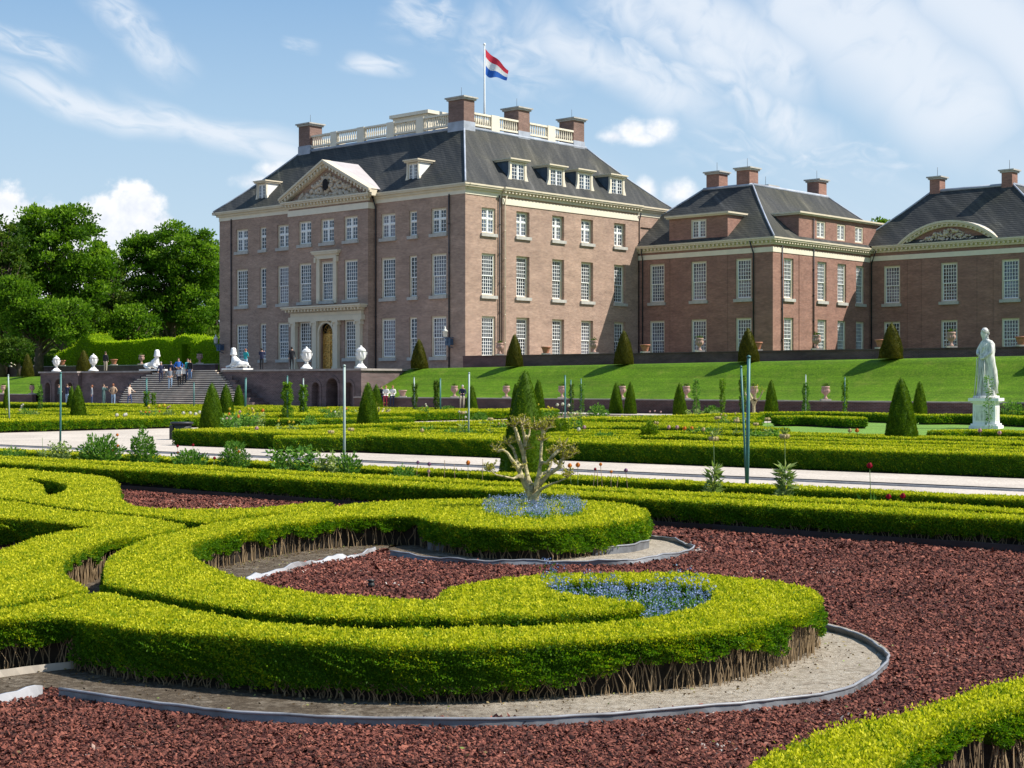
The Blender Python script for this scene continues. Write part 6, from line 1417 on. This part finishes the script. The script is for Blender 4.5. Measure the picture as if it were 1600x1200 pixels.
LW = {5: 'at the left edge', 50: 'on the left beside the sparse climber', 629: 'right of the two seated people', 710: 'left of the seated person in dark', 791: 'close left of the tallest-looking cone', 878: 'behind the nearest green pole', 972: 'between the two neighbouring small cones', 1072: 'beside the lone small cone', 1178: 'behind the small pale shrub', 1290: 'above the middle of the lawn'}
for px in LW:
    x, y = px_b(px, -16.4); pu = pot((x, y, .86), 'low' if px == 629 else 'tall', 'weathered pink urn on the low wall, '+LW[px], 'weathered urns on the low wall', 'terracotta_pale'); pu.scale = (.8, .8, .8)
m, g, p = newmat('statue_stone'); tc = g.n('ShaderNodeTexCoord'); s_ = g.n('ShaderNodeSeparateXYZ'); g.put(s_.inputs[0], tc.outputs['Object'])
f = g.noise(g.vec(g.m('MULTIPLY', s_.outputs[0], 9), g.m('MULTIPLY', s_.outputs[1], 9), g.m('MULTIPLY', s_.outputs[2], 1.6)), 1.0, 6, .65); f2 = g.noise(tc.outputs['Object'], 6, 6, .7)
c = g.mix(g.sstep(f, .42, .64), (.70, .69, .63), (.36, .37, .33)); c = g.mix(g.m('MULTIPLY', g.sstep(f2, .58, .72), .5), c, (.22, .23, .17)); g.put(p.inputs['Base Color'], c); p.inputs['Roughness'].default_value = .75; p.inputs['Specular IOR Level'].default_value = .2
def sphinx(loc, face, label):
    r = tag(empty('sphinx_statue', loc, ROT), label, 'statue', 'white sphinxes beside the steps'); f = face
    V = [(-.85*f, 0, .45), (-.35*f, 0, .42), (.2*f, 0, .52), (.42*f, 0, .80), (.50*f, 0, 1.08), (.55*f, 0, 1.28), (.57*f, 0, 1.42)]; E_ = [(0, 1), (1, 2), (2, 3), (3, 4), (4, 5), (5, 6)]; Rr = [(.27, .25), (.24, .22), (.27, .28), (.25, .24), (.11, .11), (.155, .17), (.12, .14)]
    for s_ in (-1, 1):
        i = len(V); V += [(.35*f, s_*.24, .36), (.55*f, s_*.26, .2), (.85*f, s_*.24, .17), (1.15*f, s_*.22, .13), (-.75*f, s_*.34, .34), (-.5*f, s_*.4, .2), (-.2*f, s_*.42, .12)]
        E_ += [(2, i), (i, i+1), (i+1, i+2), (i+2, i+3), (0, i+4), (i+4, i+5), (i+5, i+6)]; Rr += [.13, .11, .085, .09, .2, .13, .09]
    i = len(V); V += [(-1.15*f, .05, .3), (-1.3*f, .2, .16), (-1.0*f, .42, .1)]; E_ += [(0, i), (i, i+1), (i+1, i+2)]; Rr += [.06, .04, .06]
    skin('figure', V, E_, Rr, 'white_marble', r, sub=1, loc=(0, 0, .10))
    hc = MB(); hc.lathe([(0, 1.66), (.15, 1.62), (.20, 1.5), (.21, 1.35), (.26, 1.15), (.27, 1.08), (.2, 1.05)], (.49*f, 0, .08), 14, 1, 1.0); hc.build('headdress', 'white_marble', r)
    nz = MB(); nz.lathe([(0, .05), (.03, 0), (0, -.05)], (.745*f, 0, 1.42), 6); nz.build('nose', 'white_marble', r)
    p = MB(); p.box(-1.35, 1.3, -.5, .5, 0, .12); p.build('plinth', 'white_marble', r); return r
x, y = px_b(371, -15.2); sphinx((x, y, 2.84), -1, 'white sphinx right of the steps, facing left')
x, y = px_b(240, -15.2); sphinx((x, y, 2.84), 1, 'white sphinx left of the steps, partly hidden by the group of visitors')
D_ = 61.5; x, y = at(1541, D_); zt = zpx(622, D_)
pd = tag(empty('pedestal', (x, y, 0), math.radians(-28)), 'white stone pedestal under the marble garden statue', 'pedestal')
b = MB(); b.box(-.56, .56, -.56, .56, -.01, .12); b.box(-.5, .5, -.5, .5, .121, .2); b.build('base', 'white_marble', pd); b = MB(); b.box(-.43, .43, -.43, .43, .201, zt-.2); b.build('die', 'white_marble', pd)
b = MB()
for s_ in (-1, 1): b.box(-.32, .32, s_*.436, s_*.445, .32, zt-.32); b.box(s_*.436, s_*.445, -.32, .32, .32, zt-.32)
b.build('panel', 'statue_stone', pd); b = MB(); b.box(-.5, .5, -.5, .5, zt-.199, zt-.12); b.box(-.58, .58, -.58, .58, zt-.119, zt); b.build('cap', 'white_marble', pd)
stt = tag(empty('garden_statue', (x, y, zt), math.radians(-58)), 'weathered white marble statue of a robed figure standing on a pedestal, looking left', 'statue')
HS = zpx(513, D_)-zt; k = HS/1.78
V = [(0, 0, .95), (0, -.01, 1.15), (.01, -.02, 1.36), (-.01, -.03, 1.50), (-.03, -.05, 1.63), (-.035, -.05, 1.72), (-.11, 0, 1.41), (-.20, -.08, 1.20), (-.10, -.20, 1.10), (.14, .0, 1.41), (.22, -.06, 1.16), (.10, -.20, 1.02), (.0, -.24, 1.0)]
E_ = [(0, 1), (1, 2), (2, 3), (3, 4), (4, 5), (2, 6), (6, 7), (7, 8), (2, 9), (9, 10), (10, 11), (11, 12)]
Rr = [.15, .13, (.16, .12), .055, (.085, .10), (.07, .085), .07, .05, .035, .075, .055, .04, .03]
skin('figure', [(a*k, b_*k, c*k) for a, b_, c in V], E_, [tuple(np.array(r_)*k) if hasattr(r_, '__len__') else r_*k for r_ in Rr], 'statue_stone', stt, sub=2)
hm = MB()
for kk in range(16):
    t = kk/16*2*PI; hm.lathe([(0, -.03), (.032, 0), (0, .03)], ((-.02+.085*math.cos(t))*k, (-.03+.09*math.sin(t))*k, (1.70+.03*math.sin(3*t))*k), 6)
for kk in range(7): hm.lathe([(0, -.035), (.036, 0), (0, .035)], ((.075+.01*math.sin(kk*2))*k, (-.01+.02*math.cos(kk))*k, (1.67-.035*kk)*k), 6)
hm.lathe([(0, 1.60), (.088, 1.66), (.09, 1.73), (.05, 1.79), (0, 1.80)], (0, 0, 0), 12); hm.v = [(v[0]*(k if i >= len(hm.v)-5*12 else 1)-(.02*k if i >= len(hm.v)-5*12 else 0), v[1]*(k if i >= len(hm.v)-5*12 else 1)-(.03*k if i >= len(hm.v)-5*12 else 0), v[2]*(k if i >= len(hm.v)-5*12 else 1)) for i, v in enumerate(hm.v)]
hm.build('hair', 'statue_stone', stt)
def drape(name, prof, folds, tw, amp, off=(0, 0), n=64, mat='statue_stone'):
    mb = MB(); rings = []
    for (z, rx, ry, cx, cy) in prof:
        ring = []
        for j in range(n):
            t = 2*PI*j/n; f_ = 1+amp*(1.5-z)*(.6*math.sin(folds*t+tw*z)+.4*math.sin(folds*1.7*t-tw*1.4*z+1))
            ring.append(((cx+rx*math.cos(t)*f_)*k, (cy+ry*math.sin(t)*f_)*k, z*k))
        rings.append(ring)
    mb.loft(rings); return mb.build(name, mat, stt)
drape('robe', [(.0, .25, .22, .01, 0), (.05, .24, .21, .01, 0), (.3, .205, .19, .0, 0), (.6, .20, .185, -.01, -.01), (.85, .20, .18, 0, 0), (1.0, .175, .155, 0, 0), (1.12, .15, .125, 0, -.01), (1.3, .175, .13, 0, -.01), (1.42, .16, .105, 0, -.01), (1.49, .07, .06, 0, -.02)], 9, 5, .10)
drape('cloak', [(.12, .17, .12, .10, .09), (.4, .18, .13, .09, .08), (.7, .18, .15, .08, .05), (.95, .20, .16, .04, .0), (1.1, .22, .17, .01, -.02), (1.2, .17, .14, .06, .02), (1.38, .13, .11, .10, .02), (1.47, .07, .08, .08, .01)], 6, 9, .13)
mb = MB()
for q in range(7):
    z0 = 1.42-.03*q; mb.tube([((.13-.02*q)*k, -.06*k, z0*k), ((.02-.015*q)*k, (-.15)*k, (z0-.14)*k), ((-.12)*k, (-.13)*k, (z0-.26)*k), ((-.17)*k, (-.02)*k, (z0-.30)*k)], .017*k, 6)
for q in range(6): mb.tube([((-.15+.05*q)*k, -.18*k, 1.02*k), ((-.13+.05*q)*k, (-.215)*k, .7*k), ((-.19+.05*q+.02*math.sin(q*2.2))*k, (-.185-.012*math.cos(q*3))*k, .3*k), ((-.20+.055*q)*k, -.205*k, .02*k)], [.009*k, .011*k, .013*k, .014*k], 6)
tag(mb.build('folds', 'statue_stone', stt), kind='stuff')
b = MB(); b.lathe([(0, 0), (.33*k, 0), (.32*k, .06*k), (0, .061*k)], n=10); b.build('plinth', 'statue_stone', stt)

# ------------------------------------------------------------------ people
flat('skin_tone', (.50, .30, .21), .6, .05); flat('hair_brown', (.09, .05, .03), .7, .2); flat('hair_grey', (.35, .33, .30), .7, .2); flat('hair_dark', (.02, .015, .012), .6, .2); flat('hair_red', (.28, .10, .04), .7, .2); flat('shoe_dark', (.03, .025, .02), .6)
CL = dict(navy=(.02, .025, .06), black=(.015, .015, .018), grey=(.22, .24, .27), blue=(.02, .12, .45), white=(.70, .68, .64), jeans=(.10, .17, .30), light_jeans=(.24, .34, .46), teal=(.02, .28, .30), tan=(.48, .32, .20), khaki=(.42, .36, .26), green=(.05, .10, .10), red=(.45, .04, .07), beige=(.55, .44, .36), dark_jeans=(.04, .06, .13))
for n_, c_ in CL.items(): flat('cloth_'+n_, c_, .85, .15, 9)
def person(loc, h, rz, top, legs, hair, label, pose='stand', hem=.93, group=None, seat=.45):
    r = tag(empty('person', loc, rz), label, 'person', group); q = h/1.76; sit = pose == 'sit'; dz = (seat+.09-.93) if sit else 0
    V = [(0, 0, .95), (0, .01, 1.18), (0, -.0, 1.38), (0, -.0, 1.49), (0, -.015, 1.60), (0, -.01, 1.69)]; E_ = [(0, 1), (1, 2), (2, 3), (3, 4), (4, 5)]; Rr = [(.15, .11), (.135, .10), (.16, .11), (.055, .055), (.075, .09), (.07, .085)]; arm = {}
    if sit: V = [(a, b_-(c-.95)*.18, c+dz) for a, b_, c in V]
    for s_ in (-1, 1):
        i = len(V)
        if sit: V += [(s_*.10, -.06, .93+dz), (s_*.11, -.44, .95+dz), (s_*.11, -.46, .5+dz), (s_*.11, -.44, .10+max(0, dz+.0)), (s_*.12, -.60, .05+max(0, dz+.0))]
        else:
            st_ = .10*s_ if pose in ('walk', 'point') else .0
            V += [(s_*.09, 0, .88), (s_*.10, st_*-1.0-.01, .50), (s_*.10, st_*-1.1+.02, .09), (s_*.105, st_*-1.1-.13, .04)]
            V.insert(i+1, (s_*.095, st_*-.5, .7))
        E_ += [(0, i), (i, i+1), (i+1, i+2), (i+2, i+3), (i+3, i+4)]; Rr += ([.095, .085, .062, .045, .035] if sit else [.095, .085, .062, .045, (.035, .03)])
        j = len(V); sh = 1.42+dz; fy = -.09 if sit else 0
        if pose == 'camera': V += [(s_*.18, fy, sh), (s_*.27, -.12, 1.20), (s_*.12, -.26, 1.46), (s_*.06, -.28, 1.54)]
        elif pose == 'fold' or sit: V += [(s_*.18, fy, sh), (s_*.25, fy-.03, sh-.26), (s_*.12, fy-.24, sh-.32), (s_*.04, fy-.28, sh-.30)]
        elif pose == 'point' and s_ > 0: V += [(s_*.18, fy, sh), (s_*.36, -.08, 1.25), (s_*.52, -.2, 1.12), (s_*.58, -.24, 1.09)]
        elif pose == 'hips': V += [(s_*.18, fy, sh), (s_*.34, .06, 1.18), (s_*.18, -.04, 1.02), (s_*.12, -.08, 1.0)]
        else: V += [(s_*.18, fy, sh), (s_*.235, .01, 1.16), (s_*.245, -.05, .93), (s_*.24, -.07, .83)]
        E_ += [(2, j), (j, j+1), (j+1, j+2), (j+2, j+3)]; Rr += [.065, .05, .038, (.03, .042)]; arm[s_] = V[-1]
    V = [(a*q, b_*q, c*q) for a, b_, c in V]; Rr = [tuple(np.array(x_)*q) if hasattr(x_, '__len__') else x_*q for x_ in Rr]
    o = skin('body', V, E_, Rr, ['skin_tone', 'cloth_'+top, 'cloth_'+legs, 'shoe_dark'], r, sub=1)
    hem_ = (hem+dz)*q; neck = (1.47+dz)*q
    for p in o.data.polygons:
        c = p.center; hand = min((c-Vector(arm[s_])*q).length for s_ in (-1, 1)) < .11*q
        if sit: p.material_index = 0 if c.z > neck else 0 if hand else 3 if c.z < (.12+max(0, dz))*q and c.y < -.3*q else 2 if (c.z < hem_+.02*q and (c.y < -.12*q or c.z < hem_)) and abs(c.x) < .2*q else 1
        else: p.material_index = 0 if (c.z > neck and abs(c.x) < .11*q and c.z > 1.475*q) or hand else 3 if c.z < .085*q else 2 if c.z < hem_ and abs(c.x) < .20*q else 1
    hb = MB(); hz = (1.655+dz)*q; hy = (-.0-(.71*.18 if sit else 0))*q
    hb.lathe([(0, -.09*q), (.07*q, -.07*q), (.092*q, 0), (.082*q, .06*q), (.04*q, .10*q), (0, .108*q)], (0, hy+.025*q, hz), 10, 1, 1.05); hb.build('hair', hair, r)
    nb = MB(); nb.lathe([(0, -.02*q), (.014*q, -.01*q), (0, .02*q)], (0, hy-.105*q, hz-.03*q), 5); nb.build('nose', 'skin_tone', r)
    return r
GP = 'visitors'
def on_steps(px, ty, h):
    z = zpx(ty, 113)-h; kk = max(0, min(NS-1, round(z/rise)-1)); hw, bf, _ = step_shape(kk); x, y = px_b(px, bf+.12 if kk < NS-1 else bf+.3); return (x, y, rise*(kk+1))
for px, ty, h, rz, top, legs, hair, pose, lb in [
    (251.5, 562, 1.72, .3, 'navy', 'navy', 'hair_grey', 'stand', 'person with grey hair all in navy, leftmost of the group on the steps'), (266, 570, 1.74, .1, 'grey', 'light_jeans', 'hair_brown', 'hips', 'person in grey jumper and light jeans, lowest of the group on the steps'),
    (267, 561, 1.74, 2.9, 'navy', 'black', 'hair_brown', 'stand', 'person in navy behind the one in the grey jumper'), (279, 554, 1.82, .2, 'blue', 'dark_jeans', 'hair_brown', 'hips', 'tall person in bright blue jacket on the steps'), (280, 572, 1.62, -.2, 'white', 'black', 'hair_dark', 'fold', 'person in white top and black trousers before the blue jacket'),
    (288, 565, 1.65, .4, 'white', 'black', 'hair_red', 'walk', 'person in white blouse right of the blue jacket'), (297, 559, 1.72, -.4, 'black', 'jeans', 'hair_dark', 'stand', 'person in dark jacket and jeans, rightmost of the group on the steps'), (293.5, 556, 1.76, .6, 'teal', 'dark_jeans', 'hair_brown', 'stand', 'person in pale blue-green top, half hidden at the back of the group')]:
    person(on_steps(px, ty, h), h, rz, top, legs, hair, lb, pose, group=GP)
for px, b, z, h, rz, top, legs, hair, pose, lb in [
    (384, -13.9, 2.83, 1.68, 2.6, 'teal', 'light_jeans', 'hair_red', 'fold', 'person in turquoise jacket standing behind the right sphinx'), (409, -13.5, 2.83, 1.72, 2.9, 'navy', 'black', 'hair_dark', 'camera', 'person in dark clothes with raised arms, right of the sphinx'), (456, -13.5, 2.83, 1.76, 3.1, 'black', 'black', 'hair_dark', 'stand', 'person all in black near the left pilaster of the door'),
    (165, -13.5, 2.83, 1.74, 2.8, 'black', 'khaki', 'hair_brown', 'stand', 'person in black top and khaki trousers on the left terrace'), (92, -18.2, 0, 1.72, 2.0, 'green', 'black', 'hair_brown', 'fold', 'person in dark green partly hidden by the left green pole'), (105, -18.6, 0, 1.76, 2.6, 'navy', 'light_jeans', 'hair_brown', 'camera', 'person in navy shirt and light jeans before the arched passage'),
    (143.5, -18.6, 0, 1.66, -1.2, 'grey', 'dark_jeans', 'hair_red', 'stand', 'person in pale grey top below the second white urn'), (162, -18.9, 0, 1.76, 1.2, 'green', 'green', 'hair_brown', 'camera', 'person in long dark green coat photographing'), (177, -19.2, 0, 1.78, 3.0, 'tan', 'light_jeans', 'hair_red', 'hips', 'person in tan jacket and light jeans seen from behind'), (202.5, -18.9, 0, 1.77, 1.4, 'beige', 'dark_jeans', 'hair_dark', 'point', 'person in beige top reaching forward at the foot of the steps')]:
    x, y = px_b(px, b); person((x, y, z+(.012 if z == 0 else 0)), h, rz, top, legs, hair, lb, pose, .60 if legs == 'green' else .93, GP)
for px, top, legs, hair, h, lb in ((603.5, 'white', 'red', 'hair_red', 1.5, 'seated person in white top and red trousers, left of two in white'), (614, 'white', 'navy', 'hair_red', 1.5, 'seated person in white top and dark trousers, right of two in white'), (596.5, 'black', 'navy', 'hair_brown', 1.5, 'seated person in black, left of the two in white'), (723, 'navy', 'khaki', 'hair_grey', 1.6, 'seated person in dark jacket and pale trousers before the bank')):
    x, y = px_b(px, -16.62); person((x, y, 0), h, .3+ROT*.5, top, legs, hair, lb, 'sit', .93, GP, seat=.86/(h/1.76))

# ------------------------------------------------------------------ black bin by the hedge corner
x, y = on(284, 49)[:2]; bn = tag(empty('litter_bin', (x, y, 0), .1), 'black tub-like bin standing at the left corner of the far hedge', 'bin')
b = MB(); b.lathe([(0, 0), (.20, 0), (.24, .25), (.27, .52), (.25, .52), (.22, .46), (0, .46)], n=18, sx=1.15); b.build('tub', 'plastic_black', bn); b = MB(); b.lathe([(.26, .50), (.31, .50), (.31, .56), (.26, .56)], n=18, sx=1.15); b.build('rim', 'black_iron', bn)
b = MB(); b.box(-.36, -.25, -.2, .2, 0, .46); b.build('stand', 'plastic_black', bn)

# ------------------------------------------------------------------ clipped beech hedge with an arch
def leafy_wall(label, b0, depth, prof, mat, arch=None, name='beech_hedge'):
    """prof: list of (a, top z) along the wall; leaves over the front and the top"""
    r = tag(empty(name, (CX, CY, 0), ROT), label, 'hedge'); A = np.array([p[0] for p in prof]); Z = np.array([p[1] for p in prof])
    aa = np.arange(A[0], A[-1]+.01, .5); zz = np.interp(aa, A, Z); mb = MB(); ac, aw, az = arch if arch else (-999, 0, 0)
    for i in range(len(aa)-1):
        m_ = (aa[i]+aa[i+1])/2; zlo = az if abs(m_-ac) < aw else 2.6
        mb.box(aa[i], aa[i+1], b0, b0+depth, zlo, (zz[i]+zz[i+1])/2-.05)
    if arch: mb.quad((ac-aw-.5, b0+depth-.1, 2.6), (ac+aw+.5, b0+depth-.1, 2.6), (ac+aw+.5, b0+depth-.1, az+.1), (ac-aw-.5, b0+depth-.1, az+.1))
    me = mb.mesh('inner_growth', [mat]); at_ = me.attributes.new('tint', 'FLOAT', 'FACE'); at_.data.foreach_set('value', [.25]*len(me.polygons)); child('inner_growth', me, r)
    n = int((A[-1]-A[0])*3.6*55); u = rng.uniform(A[0], A[-1], n); zt_ = np.interp(u, A, Z); z = 2.6+(zt_-2.6)*rng.random(n)
    k_ = ~((np.abs(u-ac) < aw) & (z < az-.25*((u-ac)/max(aw, .1))**2)); u, z, zt_ = u[k_], z[k_], zt_[k_]
    bul = .12*vnoise(u, z, 1.3, 3)+.06*vnoise(u, z, 4.1, 5); P = np.column_stack([u, b0-.05-bul+rng.exponential(.05, len(u)), z])
    V1, F1 = leaf_arrays(P, np.column_stack([rng.normal(.2, .3, len(u)), -np.ones(len(u))*.7, np.ones(len(u))*.6]), .19, .11, .45)
    n2 = n//2; u2 = rng.uniform(A[0], A[-1], n2); P2 = np.column_stack([u2, rng.uniform(b0-.1, b0+depth, n2), np.interp(u2, A, Z)+rng.normal(0, .06, n2)]); V2, F2 = leaf_arrays(P2, np.tile([[0, 0, 1.0]], (n2, 1)), .19, .11, .6)
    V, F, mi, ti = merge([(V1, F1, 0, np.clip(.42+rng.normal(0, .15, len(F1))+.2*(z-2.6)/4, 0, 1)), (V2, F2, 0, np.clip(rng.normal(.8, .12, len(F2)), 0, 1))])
    child('foliage', np_mesh('foliage', V, F, [mat], None, ti), r); return r
def a_on(px, b): x, y = px_b(px, b); return toab(x, y)[0]
def z_on(px, py, b): x, y = px_b(px, b); return 1.75+(600-py)*y/2446
hb_ = 6.0
leafy_wall('long clipped bright green beech hedge with a dark arched doorway, left of the palace', hb_, 3.0, [(a_on(px, hb_), z_on(px, py, hb_)) for px, py in ((84, 556), (100, 548), (118, 540), (128, 524), (134, 521), (146, 534), (175, 535), (205, 533), (228, 531), (240, 529), (262, 530), (272, 534), (274, 527), (288, 524), (302, 528), (306, 535), (320, 530), (350, 529))], 'beech_hedge', (a_on(289, hb_), .75, z_on(289, 538, hb_)))
leafy_wall('dark clipped hedge behind the left parapet, below the big trees', 14.0, 4.0, [(a_on(-90, 14), z_on(-90, 548, 14)), (a_on(0, 14), z_on(0, 552, 14)), (a_on(60, 14), z_on(60, 556, 14)), (a_on(110, 14), z_on(110, 553, 14))], 'tree_dark', None, 'yew_hedge')

# ------------------------------------------------------------------ trees
flat('tree_bark', (.075, .055, .04), .95, .4, 2.5)
def tree(px, d, base_z, blobs, mat, label, n_clump, ls=.34, per=90, group='trees behind the garden', trunk=.55, shell=.45, spread=1.05):
    """blobs: (px, py, rx px, ry px) outline ellipses at the tree's distance; each gets leaf clumps through its volume"""
    x, y = at(px, d); r = tag(empty('tree', (x, y, base_z)), label, 'tree', group); k = d/2446; n_clump = int(n_clump*.85)
    B = [((bx-px)*k, 0.0, zpx(by, d)-base_z, rx*k, max(rx, ry)*k*.85, ry*k) for bx, by, rx, ry in blobs]
    vol = np.array([b[3]*b[5] for b in B])**1.0; cs = []
    for _ in range(n_clump):
        b = B[rng.choice(len(B), p=vol/vol.sum())]; u = rng.normal(0, 1, 3); u /= np.linalg.norm(u); rr = (shell+(1-shell)*rng.random())**.7*rng.uniform(.86, 1.06); 
        cs.append((b[0]+u[0]*b[3]*rr, b[1]+u[1]*b[4]*rr, b[2]+u[2]*b[5]*rr))
    cs = np.array(cs); cr = rng.uniform(.55, 1.25, n_clump)*spread; ctint = rng.normal(.5, .14, n_clump)
    i = np.repeat(np.arange(n_clump), per); n = len(i); u = unit(rng.normal(0, 1, (n, 3))); P = cs[i]+u*(cr[i]*rng.random(n)**.45)[:, None]*np.array([1.15, 1.15, .62])
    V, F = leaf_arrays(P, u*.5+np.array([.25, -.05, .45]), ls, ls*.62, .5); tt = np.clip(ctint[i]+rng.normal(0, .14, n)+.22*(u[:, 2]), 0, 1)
    child('crown', np_mesh('crown', V, F, [mat], None, tt), r)
    mb = MB(); top = np.array([B[0][0]*.4, 0, B[0][2]+B[0][5]*.3]); H = top[2]
    pts = [(0, 0, -.3), (.1, 0, H*.25), (top[0]*.5+.2, 0, H*.6), tuple(top)]; mb.tube(pts, [trunk, trunk*.8, trunk*.5, trunk*.15], 9)
    for j in rng.choice(n_clump, min(n_clump, 46), replace=False):
        c = cs[j]; z0 = min(c[2]*.8, H*.9)*rng.uniform(.45, .85); s0 = Vector((top[0]*.5*z0/H, 0, z0)); mid = s0.lerp(Vector(c), .5)+Vector((0, 0, .35)); mb.tube([s0, mid, Vector(c)], [trunk*.28, trunk*.16, .03], 5)
    mb.build('trunk', 'tree_bark', r); return r
tree(98, 186, 2.7, [(95, 400, 78, 62), (70, 352, 46, 36), (115, 350, 34, 28), (55, 450, 60, 60), (130, 440, 44, 60), (40, 378, 34, 34)], 'tree_leaf', 'large broad-crowned tree left of the beech hedge, tallest on the left', 430, .40, 110)
tree(268, 200, 2.7, [(275, 395, 62, 44), (230, 400, 42, 38), (300, 410, 42, 50), (255, 450, 60, 55), (300, 480, 44, 46), (232, 470, 30, 46)], 'tree_leaf', 'rounded bright green tree close left of the palace', 400, .40, 110)
tree(178, 196, 2.7, [(160, 420, 22, 40), (178, 450, 28, 46), (165, 500, 40, 40), (186, 500, 30, 36)], 'tree_dark', 'dark pine-like tree between the two largest trees', 170, .40, 90)
tree(5, 172, 2.7, [(-5, 380, 40, 40), (0, 440, 44, 60), (-60, 400, 70, 90), (10, 500, 50, 50)], 'tree_dark', 'dark brownish-green tree at the left edge', 260, .38, 100)
tree(60, 165, 2.7, [(40, 490, 44, 36), (95, 500, 44, 34), (20, 460, 30, 30)], 'tree_leaf', 'lower spreading tree in front, under the largest left tree', 210, .34, 100)
tree(205, 188, 2.7, [(205, 505, 34, 30), (180, 520, 36, 22), (150, 515, 30, 26)], 'tree_leaf', 'low leafy tree filling the gap above the beech hedge', 150, .36, 90)
tree(335, 220, 2.7, [(330, 420, 30, 32), (340, 480, 34, 50), (318, 520, 30, 26)], 'tree_leaf', 'narrow tree partly hidden behind the palace corner', 170, .42, 90)
tree(260, 214, 2.7, [(250, 520, 50, 24), (300, 525, 44, 22)], 'tree_dark', 'dark undergrowth tree behind the beech hedge', 120, .42, 90)
tree(-60, 200, 2.7, [(-80, 420, 80, 90), (-40, 500, 80, 60)], 'tree_leaf', 'tree beyond the left edge of the view', 160, .45, 80)
tree(28, 158, 2.7, [(25, 548, 22, 22), (0, 550, 24, 20)], 'tree_dark', 'dark shrubby conifer behind the leftmost olive cone', 70, .26, 90, trunk=.2, spread=.7)
tree(1378, 178, 2.7, [(1377, 352, 6, 7), (1382, 366, 14, 14)], 'tree_leaf', 'treetop peeping out between the wing and the right pavilion', 40, .34, 80, spread=.6)
mb = MB(); m_ = 90
for i in range(m_):
    px = -400+ i*14; x, y = at(px, 330); mb.v += [(x, y, 0), (x, y, 11+3*math.sin(i*.7)+2*math.sin(i*2.3)+rnd.uniform(-1, 1))]
for i in range(m_-1): pass
P = []; 
for i in range(9000):
    px = rnd.uniform(-500, 420); d = rnd.uniform(290, 380); x, y = at(px, d); P.append((x, y, rnd.random()**.7*(15+4*math.sin(px*.05))))
P = np.array(P); V, F = leaf_arrays(P, np.tile([[.2, -.4, .6]], (len(P), 1)), 2.4, 1.7, .6)
o = bpy.data.objects.new('far_wood', np_mesh('far_wood', V, F, ['tree_dark'], None, np.clip(rng.normal(.5, .2, len(P)), 0, 1))); COL.objects.link(o); tag(o, 'distant dark belt of woodland behind the park trees', 'wood', kind='stuff')

# fallen leaves and clippings on the bare soil and a few on the chips
Ls_ = [L for L in SAND[:2]]; P = np.concatenate([np.column_stack([rng.uniform(L[:, 0].min(), L[:, 0].max(), 5200), rng.uniform(L[:, 1].min(), L[:, 1].max(), 5200)]) for L in Ls_])
P = P[inside(P, Ls_[0]) | inside(P, Ls_[1])]; dd_ = np.minimum(dist_to(P, LOOPS[0]), dist_to(P, LOOPS[1])); P = P[rng.random(len(P)) < np.exp(-dd_/.10)+.12]
Pc = np.column_stack([rng.uniform(-3.5, 3.5, 420), rng.uniform(6.2, 13, 420)]); Pc = Pc[~(inside(Pc, LOOPS[0]) | inside(Pc, LOOPS[1]) | inside(Pc, LOOPS[2]) | inside(Pc, LOOPS[4]))]
PP = np.concatenate([np.column_stack([P, np.full(len(P), .022)]), np.column_stack([Pc, np.full(len(Pc), .034)])])
V, F = leaf_arrays(PP, np.column_stack([rng.normal(0, 1, (len(PP), 2)), rng.uniform(.05, .3, len(PP))]), .022, .011, .1)
leafmat('dry_leaf', [(0, (.05, .03, .015)), (.5, (.16, .10, .05)), (.85, (.34, .26, .12)), (1, (.25, .34, .08))], .2)
o = bpy.data.objects.new('leaf_litter', np_mesh('leaf_litter', V, F, ['dry_leaf'], None, rng.random(len(F)))); COL.objects.link(o); tag(o, 'dry fallen leaves and hedge clippings on the soil round the scroll hedges', 'leaf litter', kind='stuff')
